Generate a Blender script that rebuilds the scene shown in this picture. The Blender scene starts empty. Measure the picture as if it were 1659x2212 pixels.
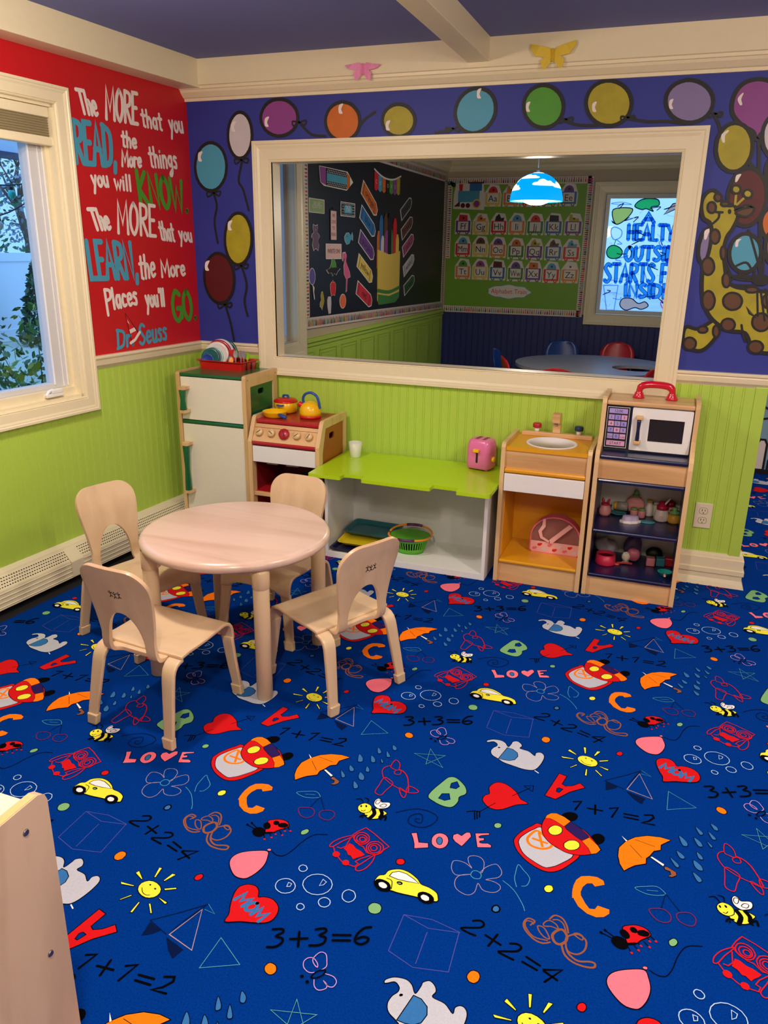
import bpy, bmesh, math, random
from mathutils import Vector, Matrix
from mathutils.geometry import tessellate_polygon
random.seed(7)
PI = math.pi
SC = bpy.context.scene
COL = SC.collection
# ---------------------------------------------------------------- camera
cam = bpy.data.cameras.new('camera'); camo = bpy.data.objects.new('camera', cam); COL.objects.link(camo); SC.camera = camo
CAMP = dict(f=1679.7979, x=2.350384, y=-3.584862, z=1.419887, yaw=-0.349038, pitch=-0.325231, roll=0.015787)
def cam_matrix():
    ya, pi_, ro = CAMP['yaw'], CAMP['pitch'], CAMP['roll']
    f = Vector((math.sin(ya)*math.cos(pi_), math.cos(ya)*math.cos(pi_), math.sin(pi_)))
    r = Vector((math.cos(ya), -math.sin(ya), 0)); u = r.cross(f)
    r2 = math.cos(ro)*r+math.sin(ro)*u; u2 = -math.sin(ro)*r+math.cos(ro)*u
    M = Matrix((r2, u2, -f)).transposed().to_4x4(); M.translation = (CAMP['x'], CAMP['y'], CAMP['z']); return M
camo.matrix_world = cam_matrix()
cam.sensor_fit = 'VERTICAL'; cam.sensor_height = 36.0; cam.lens = 36.0*CAMP['f']/2212.0; cam.clip_start = 0.02; cam.clip_end = 200
# ---------------------------------------------------------------- world, lights, exposure
SC.view_settings.view_transform = 'Standard'; SC.view_settings.look = 'None'; SC.view_settings.exposure = 0.42; SC.view_settings.gamma = 1.0; SC.view_settings.use_curve_mapping = False
W = bpy.data.worlds.new('sky'); SC.world = W; W.use_nodes = True
nt = W.node_tree; nt.nodes.clear()
wo = nt.nodes.new('ShaderNodeOutputWorld'); bg = nt.nodes.new('ShaderNodeBackground'); tc = nt.nodes.new('ShaderNodeTexCoord'); sx = nt.nodes.new('ShaderNodeSeparateXYZ'); rp = nt.nodes.new('ShaderNodeValToRGB')
nt.links.new(tc.outputs['Generated'], sx.inputs[0]); nt.links.new(sx.outputs['Z'], rp.inputs[0]); nt.links.new(rp.outputs[0], bg.inputs[0]); nt.links.new(bg.outputs[0], wo.inputs[0])
rp.color_ramp.elements[0].color = (0.16, 0.33, 0.62, 1); rp.color_ramp.elements[1].color = (0.30, 0.55, 1.0, 1); rp.color_ramp.elements[0].position = 0.0
bg.inputs[1].default_value = 1.9
def area_light(name, loc, power, size, color, rot=(0, 0, 0), spread=180):
    l = bpy.data.lights.new(name, 'AREA'); l.shape = 'DISK'; l.size = size; l.energy = power; l.color = color; l.spread = math.radians(spread)
    o = bpy.data.objects.new(name, l); o.location = loc; o.rotation_euler = rot; COL.objects.link(o); return o
WARM = (1.0, 0.84, 0.66)
def fill_light(loc, power, r=.07):
    l = bpy.data.lights.new('wall_fill_light', 'POINT'); l.energy = power; l.color = WARM; l.shadow_soft_size = r; o = bpy.data.objects.new('wall_fill_light', l); o.location = loc; COL.objects.link(o)  # unseen point light added under each ceiling light to brighten walls and beam
for x_, y_, pa, pg in ((.72, -1.75, 15, 15), (3.15, -1.75, 16, 17), (1.95, -3.3, 22, 20), (4.0, -3.6, 14, 14), (4.0, .9, 16, 14)):
    area_light('ceiling_light', (x_, y_, 2.23), pa*.75, .14, WARM, spread=170); fill_light((x_, y_, 2.0), pg*1.2)
# ---------------------------------------------------------------- materials
def lin(c):
    return tuple(((x/255.0)/12.92 if x/255.0 <= 0.04045 else ((x/255.0+0.055)/1.055)**2.4) for x in c)+(1.0,)
MATS = {}
def mat(name, rgb, rough=0.5, metal=0.0, noise=0.0, nscale=60.0, bump=0.0, coat=0.0, emit=None, estr=1.0, alpha=None, spec=0.5):
    if name in MATS: return MATS[name]
    m = bpy.data.materials.new(name); m.use_nodes = True; n = m.node_tree; b = n.nodes['Principled BSDF']
    c = lin(rgb); b.inputs['Base Color'].default_value = c; b.inputs['Roughness'].default_value = rough; b.inputs['Metallic'].default_value = metal
    b.inputs['Specular IOR Level'].default_value = spec
    if coat: b.inputs['Coat Weight'].default_value = coat; b.inputs['Coat Roughness'].default_value = 0.15
    if emit: b.inputs['Emission Color'].default_value = lin(emit); b.inputs['Emission Strength'].default_value = estr
    t = n.nodes.new('ShaderNodeTexCoord'); nz = n.nodes.new('ShaderNodeTexNoise'); nz.inputs['Scale'].default_value = nscale; nz.inputs['Detail'].default_value = 4
    n.links.new(t.outputs['Object'], nz.inputs['Vector'])
    nn = noise if noise else 0.03
    mr = n.nodes.new('ShaderNodeMapRange'); mr.inputs['To Min'].default_value = 1-nn; mr.inputs['To Max'].default_value = 1+nn
    n.links.new(nz.outputs['Fac'], mr.inputs['Value'])
    mx = n.nodes.new('ShaderNodeVectorMath'); mx.operation = 'SCALE'; mx.inputs[0].default_value = c[:3]; n.links.new(mr.outputs[0], mx.inputs['Scale']); n.links.new(mx.outputs[0], b.inputs['Base Color'])
    if bump:
        bp = n.nodes.new('ShaderNodeBump'); bp.inputs['Strength'].default_value = bump; bp.inputs['Distance'].default_value = 0.004; n.links.new(nz.outputs['Fac'], bp.inputs['Height']); n.links.new(bp.outputs[0], b.inputs['Normal'])
    MATS[name] = m; return m
def wood(name, c1, c2, axis='Z', scale=9.0, rough=0.38, stretch=0.08, bands=6.0, coat=0.25):
    if name in MATS: return MATS[name]
    m = bpy.data.materials.new(name); m.use_nodes = True; n = m.node_tree; b = n.nodes['Principled BSDF']
    t = n.nodes.new('ShaderNodeTexCoord'); mp = n.nodes.new('ShaderNodeMapping'); s = [1, 1, 1]; s['XYZ'.index(axis)] = stretch; mp.inputs['Scale'].default_value = s
    n.links.new(t.outputs['Object'], mp.inputs[0])
    nz = n.nodes.new('ShaderNodeTexNoise'); nz.inputs['Scale'].default_value = scale; nz.inputs['Detail'].default_value = 5; nz.inputs['Distortion'].default_value = 0.6; n.links.new(mp.outputs[0], nz.inputs['Vector'])
    ml = n.nodes.new('ShaderNodeMath'); ml.operation = 'MULTIPLY'; ml.inputs[1].default_value = bands; n.links.new(nz.outputs['Fac'], ml.inputs[0])
    fr = n.nodes.new('ShaderNodeMath'); fr.operation = 'PINGPONG'; fr.inputs[1].default_value = 1.0; n.links.new(ml.outputs[0], fr.inputs[0])
    n2 = n.nodes.new('ShaderNodeTexNoise'); n2.inputs['Scale'].default_value = scale*22; n2.inputs['Detail'].default_value = 2; n.links.new(mp.outputs[0], n2.inputs['Vector'])
    ad = n.nodes.new('ShaderNodeMath'); ad.operation = 'MULTIPLY_ADD'; ad.inputs[1].default_value = 0.35; n.links.new(n2.outputs['Fac'], ad.inputs[0]); n.links.new(fr.outputs[0], ad.inputs[2])
    r = n.nodes.new('ShaderNodeValToRGB'); r.color_ramp.elements[0].color = lin(c1); r.color_ramp.elements[1].color = lin(c2); r.color_ramp.elements[0].position = 0.15; r.color_ramp.elements[1].position = 1.1 if False else 1.0
    n.links.new(ad.outputs[0], r.inputs[0]); n.links.new(r.outputs[0], b.inputs['Base Color']); b.inputs['Roughness'].default_value = rough; b.inputs['Coat Weight'].default_value = coat; b.inputs['Coat Roughness'].default_value = 0.2
    MATS[name] = m; return m
M = dict(
 blue_wall=mat('blue_wall_paint', (40, 52, 150), 0.55, noise=0.04, nscale=30), red_wall=mat('red_wall_paint', (196, 16, 28), 0.45, noise=0.05, nscale=25),
 green=mat('lime_green_paint', (180, 214, 82), 0.42, noise=0.03), cream=mat('cream_trim_paint', (236, 224, 190), 0.38), ceil=mat('blue_grey_ceiling_paint', (110, 118, 178), 0.8),
 cream2=mat('cream_heater_enamel', (226, 216, 182), 0.35), dark=mat('matte_black', (12, 12, 16), 0.8), navywall=mat('navy_wainscot_paint', (30, 40, 110), 0.5), tan=mat('tan_wall_paint', (190, 176, 150), 0.6),
 carpet=mat('blue_carpet', (0, 51, 136), 1.0, noise=0.6, nscale=260, bump=0.5, spec=0.03),
 white=mat('white_laminate', (240, 239, 238), 0.35), offw=mat('off_white_panel', (236, 230, 212), 0.4), black=mat('black_paint', (14, 14, 16), 0.5),
 gwood=wood('birch_cabinet_wood', (206, 164, 110), (226, 190, 138), 'Z', 8), gwoodx=wood('birch_panel_wood', (198, 150, 98), (224, 182, 128), 'X', 8),
 ply=wood('maple_plywood', (200, 168, 130), (216, 188, 152), 'Z', 5, stretch=0.15), plyx=wood('maple_tabletop', (200, 168, 148), (218, 190, 174), 'X', 5, stretch=0.14, rough=0.3), plyedge=wood('plywood_edge', (200, 160, 120), (226, 194, 156), 'X', 3, stretch=1.0, bands=3),
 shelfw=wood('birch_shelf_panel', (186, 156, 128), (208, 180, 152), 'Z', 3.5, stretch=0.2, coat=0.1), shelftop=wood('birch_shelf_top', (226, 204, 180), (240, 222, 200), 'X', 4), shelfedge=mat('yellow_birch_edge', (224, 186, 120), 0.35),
 dgreen=mat('dark_green_paint', (14, 98, 54), 0.3, coat=0.3), dred=mat('dark_red_paint', (176, 22, 38), 0.35, coat=0.2), orangep=mat('orange_brown_panel', (166, 82, 34), 0.4), mustard=mat('mustard_paint', (232, 164, 22), 0.35, coat=0.2), navy=mat('navy_paint', (14, 24, 70), 0.3, coat=0.3),
 lime=mat('lime_tabletop', (184, 226, 22), 0.28, coat=0.3), greyp=mat('light_grey_panel', (222, 226, 224), 0.5), yellow=mat('yellow_plastic', (250, 196, 14), 0.25, coat=0.2), redp=mat('red_plastic', (206, 24, 24), 0.28, coat=0.2), bluep=mat('blue_plastic', (22, 76, 170), 0.3, coat=0.2),
 pink=mat('pink_plastic', (232, 120, 178), 0.25, coat=0.2), tealp=mat('teal_plastic', (20, 112, 128), 0.35), boot=mat('tan_rubber_boot', (214, 186, 148), 0.5), steel=mat('steel', (150, 150, 155), 0.3, metal=1.0), vinyl=mat('white_window_vinyl', (206, 208, 214), 0.35))
def glass_mat():
    m = bpy.data.materials.new('window_glass'); m.use_nodes = True; n = m.node_tree; n.nodes.clear()
    o = n.nodes.new('ShaderNodeOutputMaterial'); t = n.nodes.new('ShaderNodeBsdfTransparent'); g = n.nodes.new('ShaderNodeBsdfGlossy'); g.inputs['Roughness'].default_value = 0.02; x = n.nodes.new('ShaderNodeMixShader'); f0 = n.nodes.new('ShaderNodeFresnel'); f0.inputs[0].default_value = 1.45; gm = n.nodes.new('ShaderNodeNewGeometry'); iv = n.nodes.new('ShaderNodeMath'); iv.operation = 'SUBTRACT'; iv.inputs[0].default_value = 1.0; n.links.new(gm.outputs['Backfacing'], iv.inputs[1]); f = n.nodes.new('ShaderNodeMath'); f.operation = 'MULTIPLY'; n.links.new(f0.outputs[0], f.inputs[0]); n.links.new(iv.outputs[0], f.inputs[1])
    t.inputs[0].default_value = (0.93, 0.97, 1, 1)
    n.links.new(f.outputs[0], x.inputs[0]); n.links.new(t.outputs[0], x.inputs[1]); n.links.new(g.outputs[0], x.inputs[2]); n.links.new(x.outputs[0], o.inputs[0]); return m
GLASS = glass_mat()
# ---------------------------------------------------------------- mesh helpers
class MB:
    def __init__(s): s.v = []; s.f = []; s.mi = []; s.sm = []; s.mats = []
    def m(s, mt):
        if mt not in s.mats: s.mats.append(mt)
        return s.mats.index(mt)
    def add(s, vs, fs, mt, smooth=False):
        b = len(s.v); s.v += [tuple(v) for v in vs]; i = s.m(mt)
        for f in fs: s.f.append(tuple(b+k for k in f)); s.mi.append(i); s.sm.append(smooth)
    def box(s, x0, x1, y0, y1, z0, z1, mt, T=None):
        vs = [Vector((x, y, z)) for z in (z0, z1) for y in (y0, y1) for x in (x0, x1)]
        if T: vs = [T @ v for v in vs]
        s.add(vs, [(0, 2, 3, 1), (4, 5, 7, 6), (0, 1, 5, 4), (2, 6, 7, 3), (0, 4, 6, 2), (1, 3, 7, 5)], mt)
    def lathe(s, prof, mt, c=(0, 0, 0), n=28, T=None, smooth=True, sx=1, sy=1):
        vs = []
        for r, z in prof:
            for k in range(n): a = 2*PI*k/n; vs.append(Vector((c[0]+r*sx*math.cos(a), c[1]+r*sy*math.sin(a), c[2]+z)))
        if T: vs = [T @ v for v in vs]
        fs = []
        for i in range(len(prof)-1):
            for k in range(n): k2 = (k+1) % n; fs.append((i*n+k, i*n+k2, (i+1)*n+k2, (i+1)*n+k))
        if prof[0][0] > 1e-6: fs.append(tuple(range(n-1, -1, -1)))
        if prof[-1][0] > 1e-6: fs.append(tuple((len(prof)-1)*n+k for k in range(n)))
        s.add(vs, fs, mt, smooth)
    def tube(s, pts, r, mt, n=8, closed=False, sm=True, T=None):
        P = [Vector(p) for p in pts]; N = len(P); rs = r if isinstance(r, (list, tuple)) else [r]*N; vs = []
        up = Vector((0, 0, 1)); prev = None
        for i in range(N):
            a = P[(i-1) % N] if (closed or i > 0) else P[i]; b = P[(i+1) % N] if (closed or i < N-1) else P[i]
            t = (b-a).normalized()
            if prev is None: x = t.cross(up) if abs(t.dot(up)) < 0.95 else t.cross(Vector((1, 0, 0)))
            else: x = prev-t*prev.dot(t)
            x.normalize(); prev = x; y = t.cross(x)
            for k in range(n): q = 2*PI*k/n; vs.append(P[i]+rs[i]*(math.cos(q)*x+math.sin(q)*y))
        if T: vs = [T @ v for v in vs]
        fs = []
        for i in range(N if closed else N-1):
            j = (i+1) % N
            for k in range(n): k2 = (k+1) % n; fs.append((i*n+k, i*n+k2, j*n+k2, j*n+k))
        if not closed: fs += [tuple(range(n-1, -1, -1)), tuple((N-1)*n+k for k in range(n))]
        s.add(vs, fs, mt, sm)
    def prism(s, polys, fn, t, mt, rim=None):
        """polys: outline (+holes) in 2-D; fn(u,v,d) -> 3-D; thickness t"""
        if isinstance(polys[0][0], (int, float)): polys = [polys]
        flat = [p for q in polys for p in q]; tri = tessellate_polygon([[Vector((p[0], p[1], 0)) for p in q] for q in polys]); n = len(flat)
        s.add([fn(u, v, 0) for u, v in flat]+[fn(u, v, t) for u, v in flat], [tuple(x) for x in tri]+[tuple(n+k for k in reversed(x)) for x in tri], mt)
        o = 0
        for q in polys:
            m = len(q); vs = [fn(u, v, 0) for u, v in q]+[fn(u, v, t) for u, v in q]
            s.add(vs, [(k, (k+1) % m, m+(k+1) % m, m+k) for k in range(m)], rim or mt)
    def flat(s, poly, fn, d, mt):
        tri = tessellate_polygon([[Vector((p[0], p[1], 0)) for p in poly]]); s.add([fn(u, v, d) for u, v in poly], [tuple(x) for x in tri], mt)
    def ribbon(s, pts, w, fn, d, mt, closed=False):
        P = [Vector((p[0], p[1])) for p in pts]; Q = [P[0]]
        for p in P[1:]:
            if (p-Q[-1]).length > 1e-5: Q.append(p)
        if closed and len(Q) > 2 and (Q[0]-Q[-1]).length < 1e-5: Q.pop()
        P = Q; N = len(P)
        if N < 2: return
        L = []; R = []
        for i in range(N):
            a = P[(i-1) % N] if (closed or i > 0) else P[i]; b = P[(i+1) % N] if (closed or i < N-1) else P[i]
            t1 = (P[i]-a); t2 = (b-P[i])
            t = (t1.normalized() if t1.length else Vector((0, 0)))+(t2.normalized() if t2.length else Vector((0, 0)))
            if t.length < 1e-6: t = t2 if t2.length else t1
            t.normalize(); nn = Vector((-t.y, t.x)); k = 1.0
            if t2.length > 0: k = min(1.6, 1/max(0.4, abs(t.dot(t2.normalized()))))
            L.append(P[i]+nn*w/2*k); R.append(P[i]-nn*w/2*k)
        vs = [fn(p.x, p.y, d) for p in L+R]; s.add(vs, [(i, (i+1) % N, N+(i+1) % N, N+i) for i in range(N if closed else N-1)], mt)
        if not closed and w > 0.004:
            for e in (P[0], P[-1]): s.flat([(e.x+w/2*math.cos(a*PI/6), e.y+w/2*math.sin(a*PI/6)) for a in range(12)], fn, d+.000004, mt)
    def grid(s, rows, mt, smooth=True, loop=False):
        n = len(rows[0]); vs = [p for r in rows for p in r]
        s.add(vs, [(i*n+k, i*n+(k+1) % n, (i+1)*n+(k+1) % n, (i+1)*n+k) for i in range(len(rows)-1) for k in range(n if loop else n-1)], mt, smooth)
def smooth_line(p, closed=False, seg=5):
    n = len(p)
    if n < 3: return p
    out = []
    for i in range(n if closed else n-1):
        if closed: a, b, c, d = p[(i-1) % n], p[i], p[(i+1) % n], p[(i+2) % n]
        else: a, b, c, d = p[max(i-1, 0)], p[i], p[i+1], p[min(i+2, n-1)]
        for k in range(seg):
            t = k/seg; t2 = t*t; t3 = t2*t
            out.append(tuple(0.5*((2*b[j])+(-a[j]+c[j])*t+(2*a[j]-5*b[j]+4*c[j]-d[j])*t2+(-a[j]+3*b[j]-3*c[j]+d[j])*t3) for j in range(len(b))))
    if not closed: out.append(tuple(p[-1]))
    return out
def build(name, mb, parent=None, bevel=0.0, loc=None, kind=None, label=None, cat=None, group=None, solid=None, fix=False, sub=0, seg=2):
    me = bpy.data.meshes.new(name); me.from_pydata([tuple(v) for v in mb.v], [], mb.f)
    for m_ in mb.mats: me.materials.append(m_)
    me.polygons.foreach_set('material_index', mb.mi); me.polygons.foreach_set('use_smooth', mb.sm)
    if fix:
        b = bmesh.new(); b.from_mesh(me); bmesh.ops.remove_doubles(b, verts=b.verts, dist=1e-5); bmesh.ops.recalc_face_normals(b, faces=b.faces); b.to_mesh(me); b.free()
    me.update(); o = bpy.data.objects.new(name, me); COL.objects.link(o)
    if loc: o.location = loc
    if parent: o.parent = parent
    if solid:
        s = o.modifiers.new('thickness', 'SOLIDIFY'); s.thickness = solid[0]; s.offset = solid[1] if len(solid) > 1 else 0
        if len(mb.mats) > 1: s.material_offset_rim = 1
    if bevel:
        b = o.modifiers.new('bevel', 'BEVEL'); b.width = bevel; b.segments = seg; b.limit_method = 'ANGLE'; b.angle_limit = math.radians(40)
    if sub: q = o.modifiers.new('sub', 'SUBSURF'); q.levels = sub; q.render_levels = sub
    tag(o, label, cat, group, kind); return o
def tag(o, label=None, cat=None, group=None, kind=None):
    if label: o['label'] = label
    if cat: o['category'] = cat
    if group: o['group'] = group
    if kind: o['kind'] = kind
    return o
def thing(name, label, cat, loc=(0, 0, 0), rotz=0.0, group=None):
    o = bpy.data.objects.new(name, None); COL.objects.link(o); o.location = loc; o.rotation_euler = (0, 0, rotz); o.empty_display_size = 0.05; return tag(o, label, cat, group)
def copy_tree(o, parent=None):
    c = o.copy(); COL.objects.link(c); c.parent = parent
    for ch in list(o.children): copy_tree(ch, c)
    return c
def rrect(x0, x1, y0, y1, r, n=4):
    out = []
    for cx, cy, a0 in ((x1-r, y1-r, 0), (x0+r, y1-r, 90), (x0+r, y0+r, 180), (x1-r, y0+r, 270)):
        for k in range(n+1): a = math.radians(a0+90*k/n); out.append((cx+r*math.cos(a), cy+r*math.sin(a)))
    return out
def ell(cx, cy, rx, ry, n=20): return [(cx+rx*math.cos(2*PI*k/n), cy+ry*math.sin(2*PI*k/n)) for k in range(n)]
TH = -0.083740
sT, cT = math.sin(TH), math.cos(TH)
def LW(s, z, off=0.0): return (s*sT+off*cT, -s*cT+off*sT, z)          # left wall: distance along it, height, distance into the room
LT = Matrix(((cT, sT, 0, 0), (sT, -cT, 0, 0), (0, 0, 1, 0), (0, 0, 0, 1)))   # (into room, along wall, up) -> world
def BW(u, z, off=0.0): return (u, -off, z)
# flat artwork drawn on a surface
def draw(mb, text, fn, cols, base=0.0003, step=0.00001, ink='k', inkw=0.0, off=(0, 0), dmin=0):
    k = dmin
    for line in text.strip().split('\n'):
        if not line or line[0] == '#': continue
        h, p = line.split('|'); kind, c = h[0], h[1]; sm = h.endswith('~'); w = float(h[2:].rstrip('~'))/1000
        pts = [tuple(float(q)/1000 for q in t.split(',')) for t in p.split()]
        pts = [(a+off[0], b+off[1]) for a, b in pts]; k += 1; d = base+step*k*2
        if sm: pts = smooth_line(pts, kind != 'S', 5)
        if kind == 'F':
            mb.flat(pts, fn, d, cols[c])
            if w: mb.ribbon(pts, w, fn, d+step, cols[ink], True)
        else: mb.ribbon(pts, w, fn, d, cols[c], kind == 'C')
    return k
# hand painted lettering: strokes on a 0..1 cap-height grid
GL = {
'T': (.62, '0,1 .62,1;.31,1 .33,0'), 'M': (.8, '.05,0 .08,1 .38,.3 .68,1 .75,0'), 'O': (.62, '~.3,1 .08,.75 .05,.3 .3,0 .55,.3 .54,.75 .3,1'), 'R': (.6, '.08,0 .08,1;~.08,1 .5,.92 .5,.6 .1,.5;.2,.5 .58,0'),
'E': (.52, '.5,1 .08,1 .08,0 .52,0;.08,.52 .42,.52'), 'A': (.62, '0,0 .3,1 .6,0;.12,.38 .5,.38'), 'D': (.62, '.08,0 .08,1;~.02,1 .5,.85 .58,.5 .45,.1 .02,0'), 'K': (.6, '.08,0 .08,1;.55,1 .1,.45 .58,0'), 'N': (.66, '.06,0 .08,1 .58,0 .6,1'),
'W': (.85, '.02,1 .2,0 .42,.75 .62,0 .82,1'), 'L': (.5, '.08,1 .08,0 .5,0'), 'G': (.66, '~.58,.88 .3,1 .06,.6 .12,.15 .38,0 .6,.25;.36,.42 .62,.42 .6,.1'), 'S': (.52, '~.48,.88 .25,1 .06,.78 .25,.52 .48,.25 .25,0 .02,.12'), 'P': (.55, '.08,-.25 .08,1;~.08,1 .5,.9 .48,.55 .1,.45'),
'H': (.62, '.08,0 .08,1;.55,0 .55,1;.08,.5 .55,.5'), 'Y': (.58, '.02,1 .3,.5 .56,1;.3,.5 .28,0'), 'U': (.6, '~.06,1 .07,.3 .3,0 .52,.3 .54,1'), 'I': (.2, '.1,0 .1,1'), 'F': (.5, '.08,0 .08,1 .5,1;.08,.52 .42,.52'),
'h': (.46, '.06,0 .06,1;~.06,.35 .22,.6 .38,.45 .38,0'), 'e': (.46, '~.08,.32 .4,.36 .34,.58 .14,.56 .06,.28 .2,.02 .42,.1'), 't': (.38, '.18,.95 .18,.05 .3,0;.02,.66 .36,.66'), 'a': (.46, '~.38,.55 .16,.6 .05,.3 .18,.02 .36,.2;.38,.6 .4,0'), 'y': (.46, '.05,.6 .24,.12;.42,.62 .14,-.42'),
'o': (.44, '~.22,.6 .05,.4 .08,.1 .24,0 .4,.2 .36,.5 .22,.6'), 'u': (.46, '~.06,.6 .08,.15 .22,0 .38,.2;.38,.6 .4,0'), 'r': (.36, '.06,0 .06,.6;~.06,.4 .18,.58 .34,.55'), 'n': (.46, '.06,0 .06,.6;~.06,.4 .22,.6 .38,.45 .38,0'), 'i': (.18, '.08,0 .08,.58;.08,.8 .09,.82'), 'g': (.46, '~.38,.5 .2,.6 .05,.35 .18,.1 .36,.25;~.38,.6 .38,-.1 .24,-.4 .08,-.35 .2,-.2 .4,-.05'),
's': (.38, '~.34,.55 .16,.6 .08,.45 .28,.28 .26,.03 .04,.06'), 'w': (.56, '.02,.6 .14,0 .28,.45 .4,0 .54,.6'), 'l': (.18, '.08,0 .08,1'), 'p': (.46, '.06,-.45 .06,.6;~.06,.5 .3,.62 .42,.35 .28,.05 .06,.08'), 'c': (.4, '~.36,.52 .18,.6 .06,.35 .14,.05 .36,.08'), 'm': (.62, '.06,0 .06,.6;~.06,.4 .2,.6 .32,.4 .32,0;~.32,.4 .44,.6 .56,.4 .56,0'),
',': (.16, '.1,.08 .04,-.15'), '.': (.14, '.05,.02 .07,.04'), "'": (.14, '.08,1 .07,.82'), ' ': (.3, ''), '!': (.16, '.08,1 .08,.35;.08,.05 .09,.07')}
def letters(mb, text, O, U, V, w, fn, d, mt, ink=None, inkw=0):
    adv = sum(GL[c][0]+.1 for c in text)-.1; x = 0.0; O, U, V = Vector(O), Vector(U), Vector(V)
    for c in text:
        a, g = GL[c]
        for st in (g.split(';') if g else []):
            sm = st[0] == '~'; p = [tuple(float(q) for q in t.split(',')) for t in st.lstrip('~').split()]
            if sm: p = smooth_line(p, False, 4)
            q = [O+(U-O)*((x+px)/adv)+(V-O)*py for px, py in p]
            d += .00001
            if ink:
                for sg in (-1, 1):
                    e = []
                    for i in range(len(q)):
                        t = (q[min(i+1, len(q)-1)]-q[max(i-1, 0)]); t = t.normalized() if t.length > 1e-9 else Vector((1, 0)); e.append(q[i]+Vector((-t.y, t.x))*sg*w*.5)
                    mb.ribbon(e, inkw, fn, d+.0004, ink)
            mb.ribbon(q, w, fn, d+0.0002, mt)
        x += a+.1
# printed lettering with the built-in font
def text_mesh(mb, s, fn, x, y, h, mt, d, align='CENTER', maxw=None):
    cu = bpy.data.curves.new('t', 'FONT'); cu.body = s; cu.size = 1.0; cu.align_x = align; cu.resolution_u = 2
    o = bpy.data.objects.new('t', cu); COL.objects.link(o); dg = bpy.context.evaluated_depsgraph_get(); dg.update()
    me = bpy.data.meshes.new_from_object(o.evaluated_get(dg)); k = h/0.72
    xs = [v.co.x for v in me.vertices] or [0]; w = (max(xs)-min(xs))*k; kx = k*(maxw/w if maxw and w > maxw else 1)
    mb.add([fn(x+v.co.x*kx, y+v.co.y*k, d) for v in me.vertices], [tuple(p.vertices) for p in me.polygons], mt)
    bpy.data.objects.remove(o); bpy.data.meshes.remove(me); bpy.data.curves.remove(cu)
def sweep(mb, path, prof, mt, closed=False, smooth=False):
    """path: list of (origin, a-axis, b-axis) ; prof: list of (a, b)"""
    rows = [[Vector(o)+Vector(A)*p+Vector(B)*q for p, q in prof] for o, A, B in path]
    if closed: rows.append(rows[0])
    mb.grid(rows, mt, smooth)
    if not closed:
        n = len(prof); mb.add(rows[0], [tuple(range(n))], mt); mb.add(rows[-1], [tuple(range(n-1, -1, -1))], mt)
def casing(mb, fn, u0, u1, z0, z1, w, mt, t=0.024):
    """mitred moulding round the inner rectangle; fn(u, z, off)"""
    prof = [(0, 0), (0, .45), (.05, .55), (.10, .45), (.13, .62), (.62, .72), (.74, .86), (.80, .86), (.86, 1), (1, 1), (1, 0)]
    cs = [(u0, z0, -1, -1), (u1, z0, 1, -1), (u1, z1, 1, 1), (u0, z1, -1, 1)]
    rows = [[fn(a+s*p*w, b+r*p*w, q*t) for p, q in prof] for a, b, s, r in cs]; rows.append(rows[0]); mb.grid(rows, mt, False)
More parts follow.
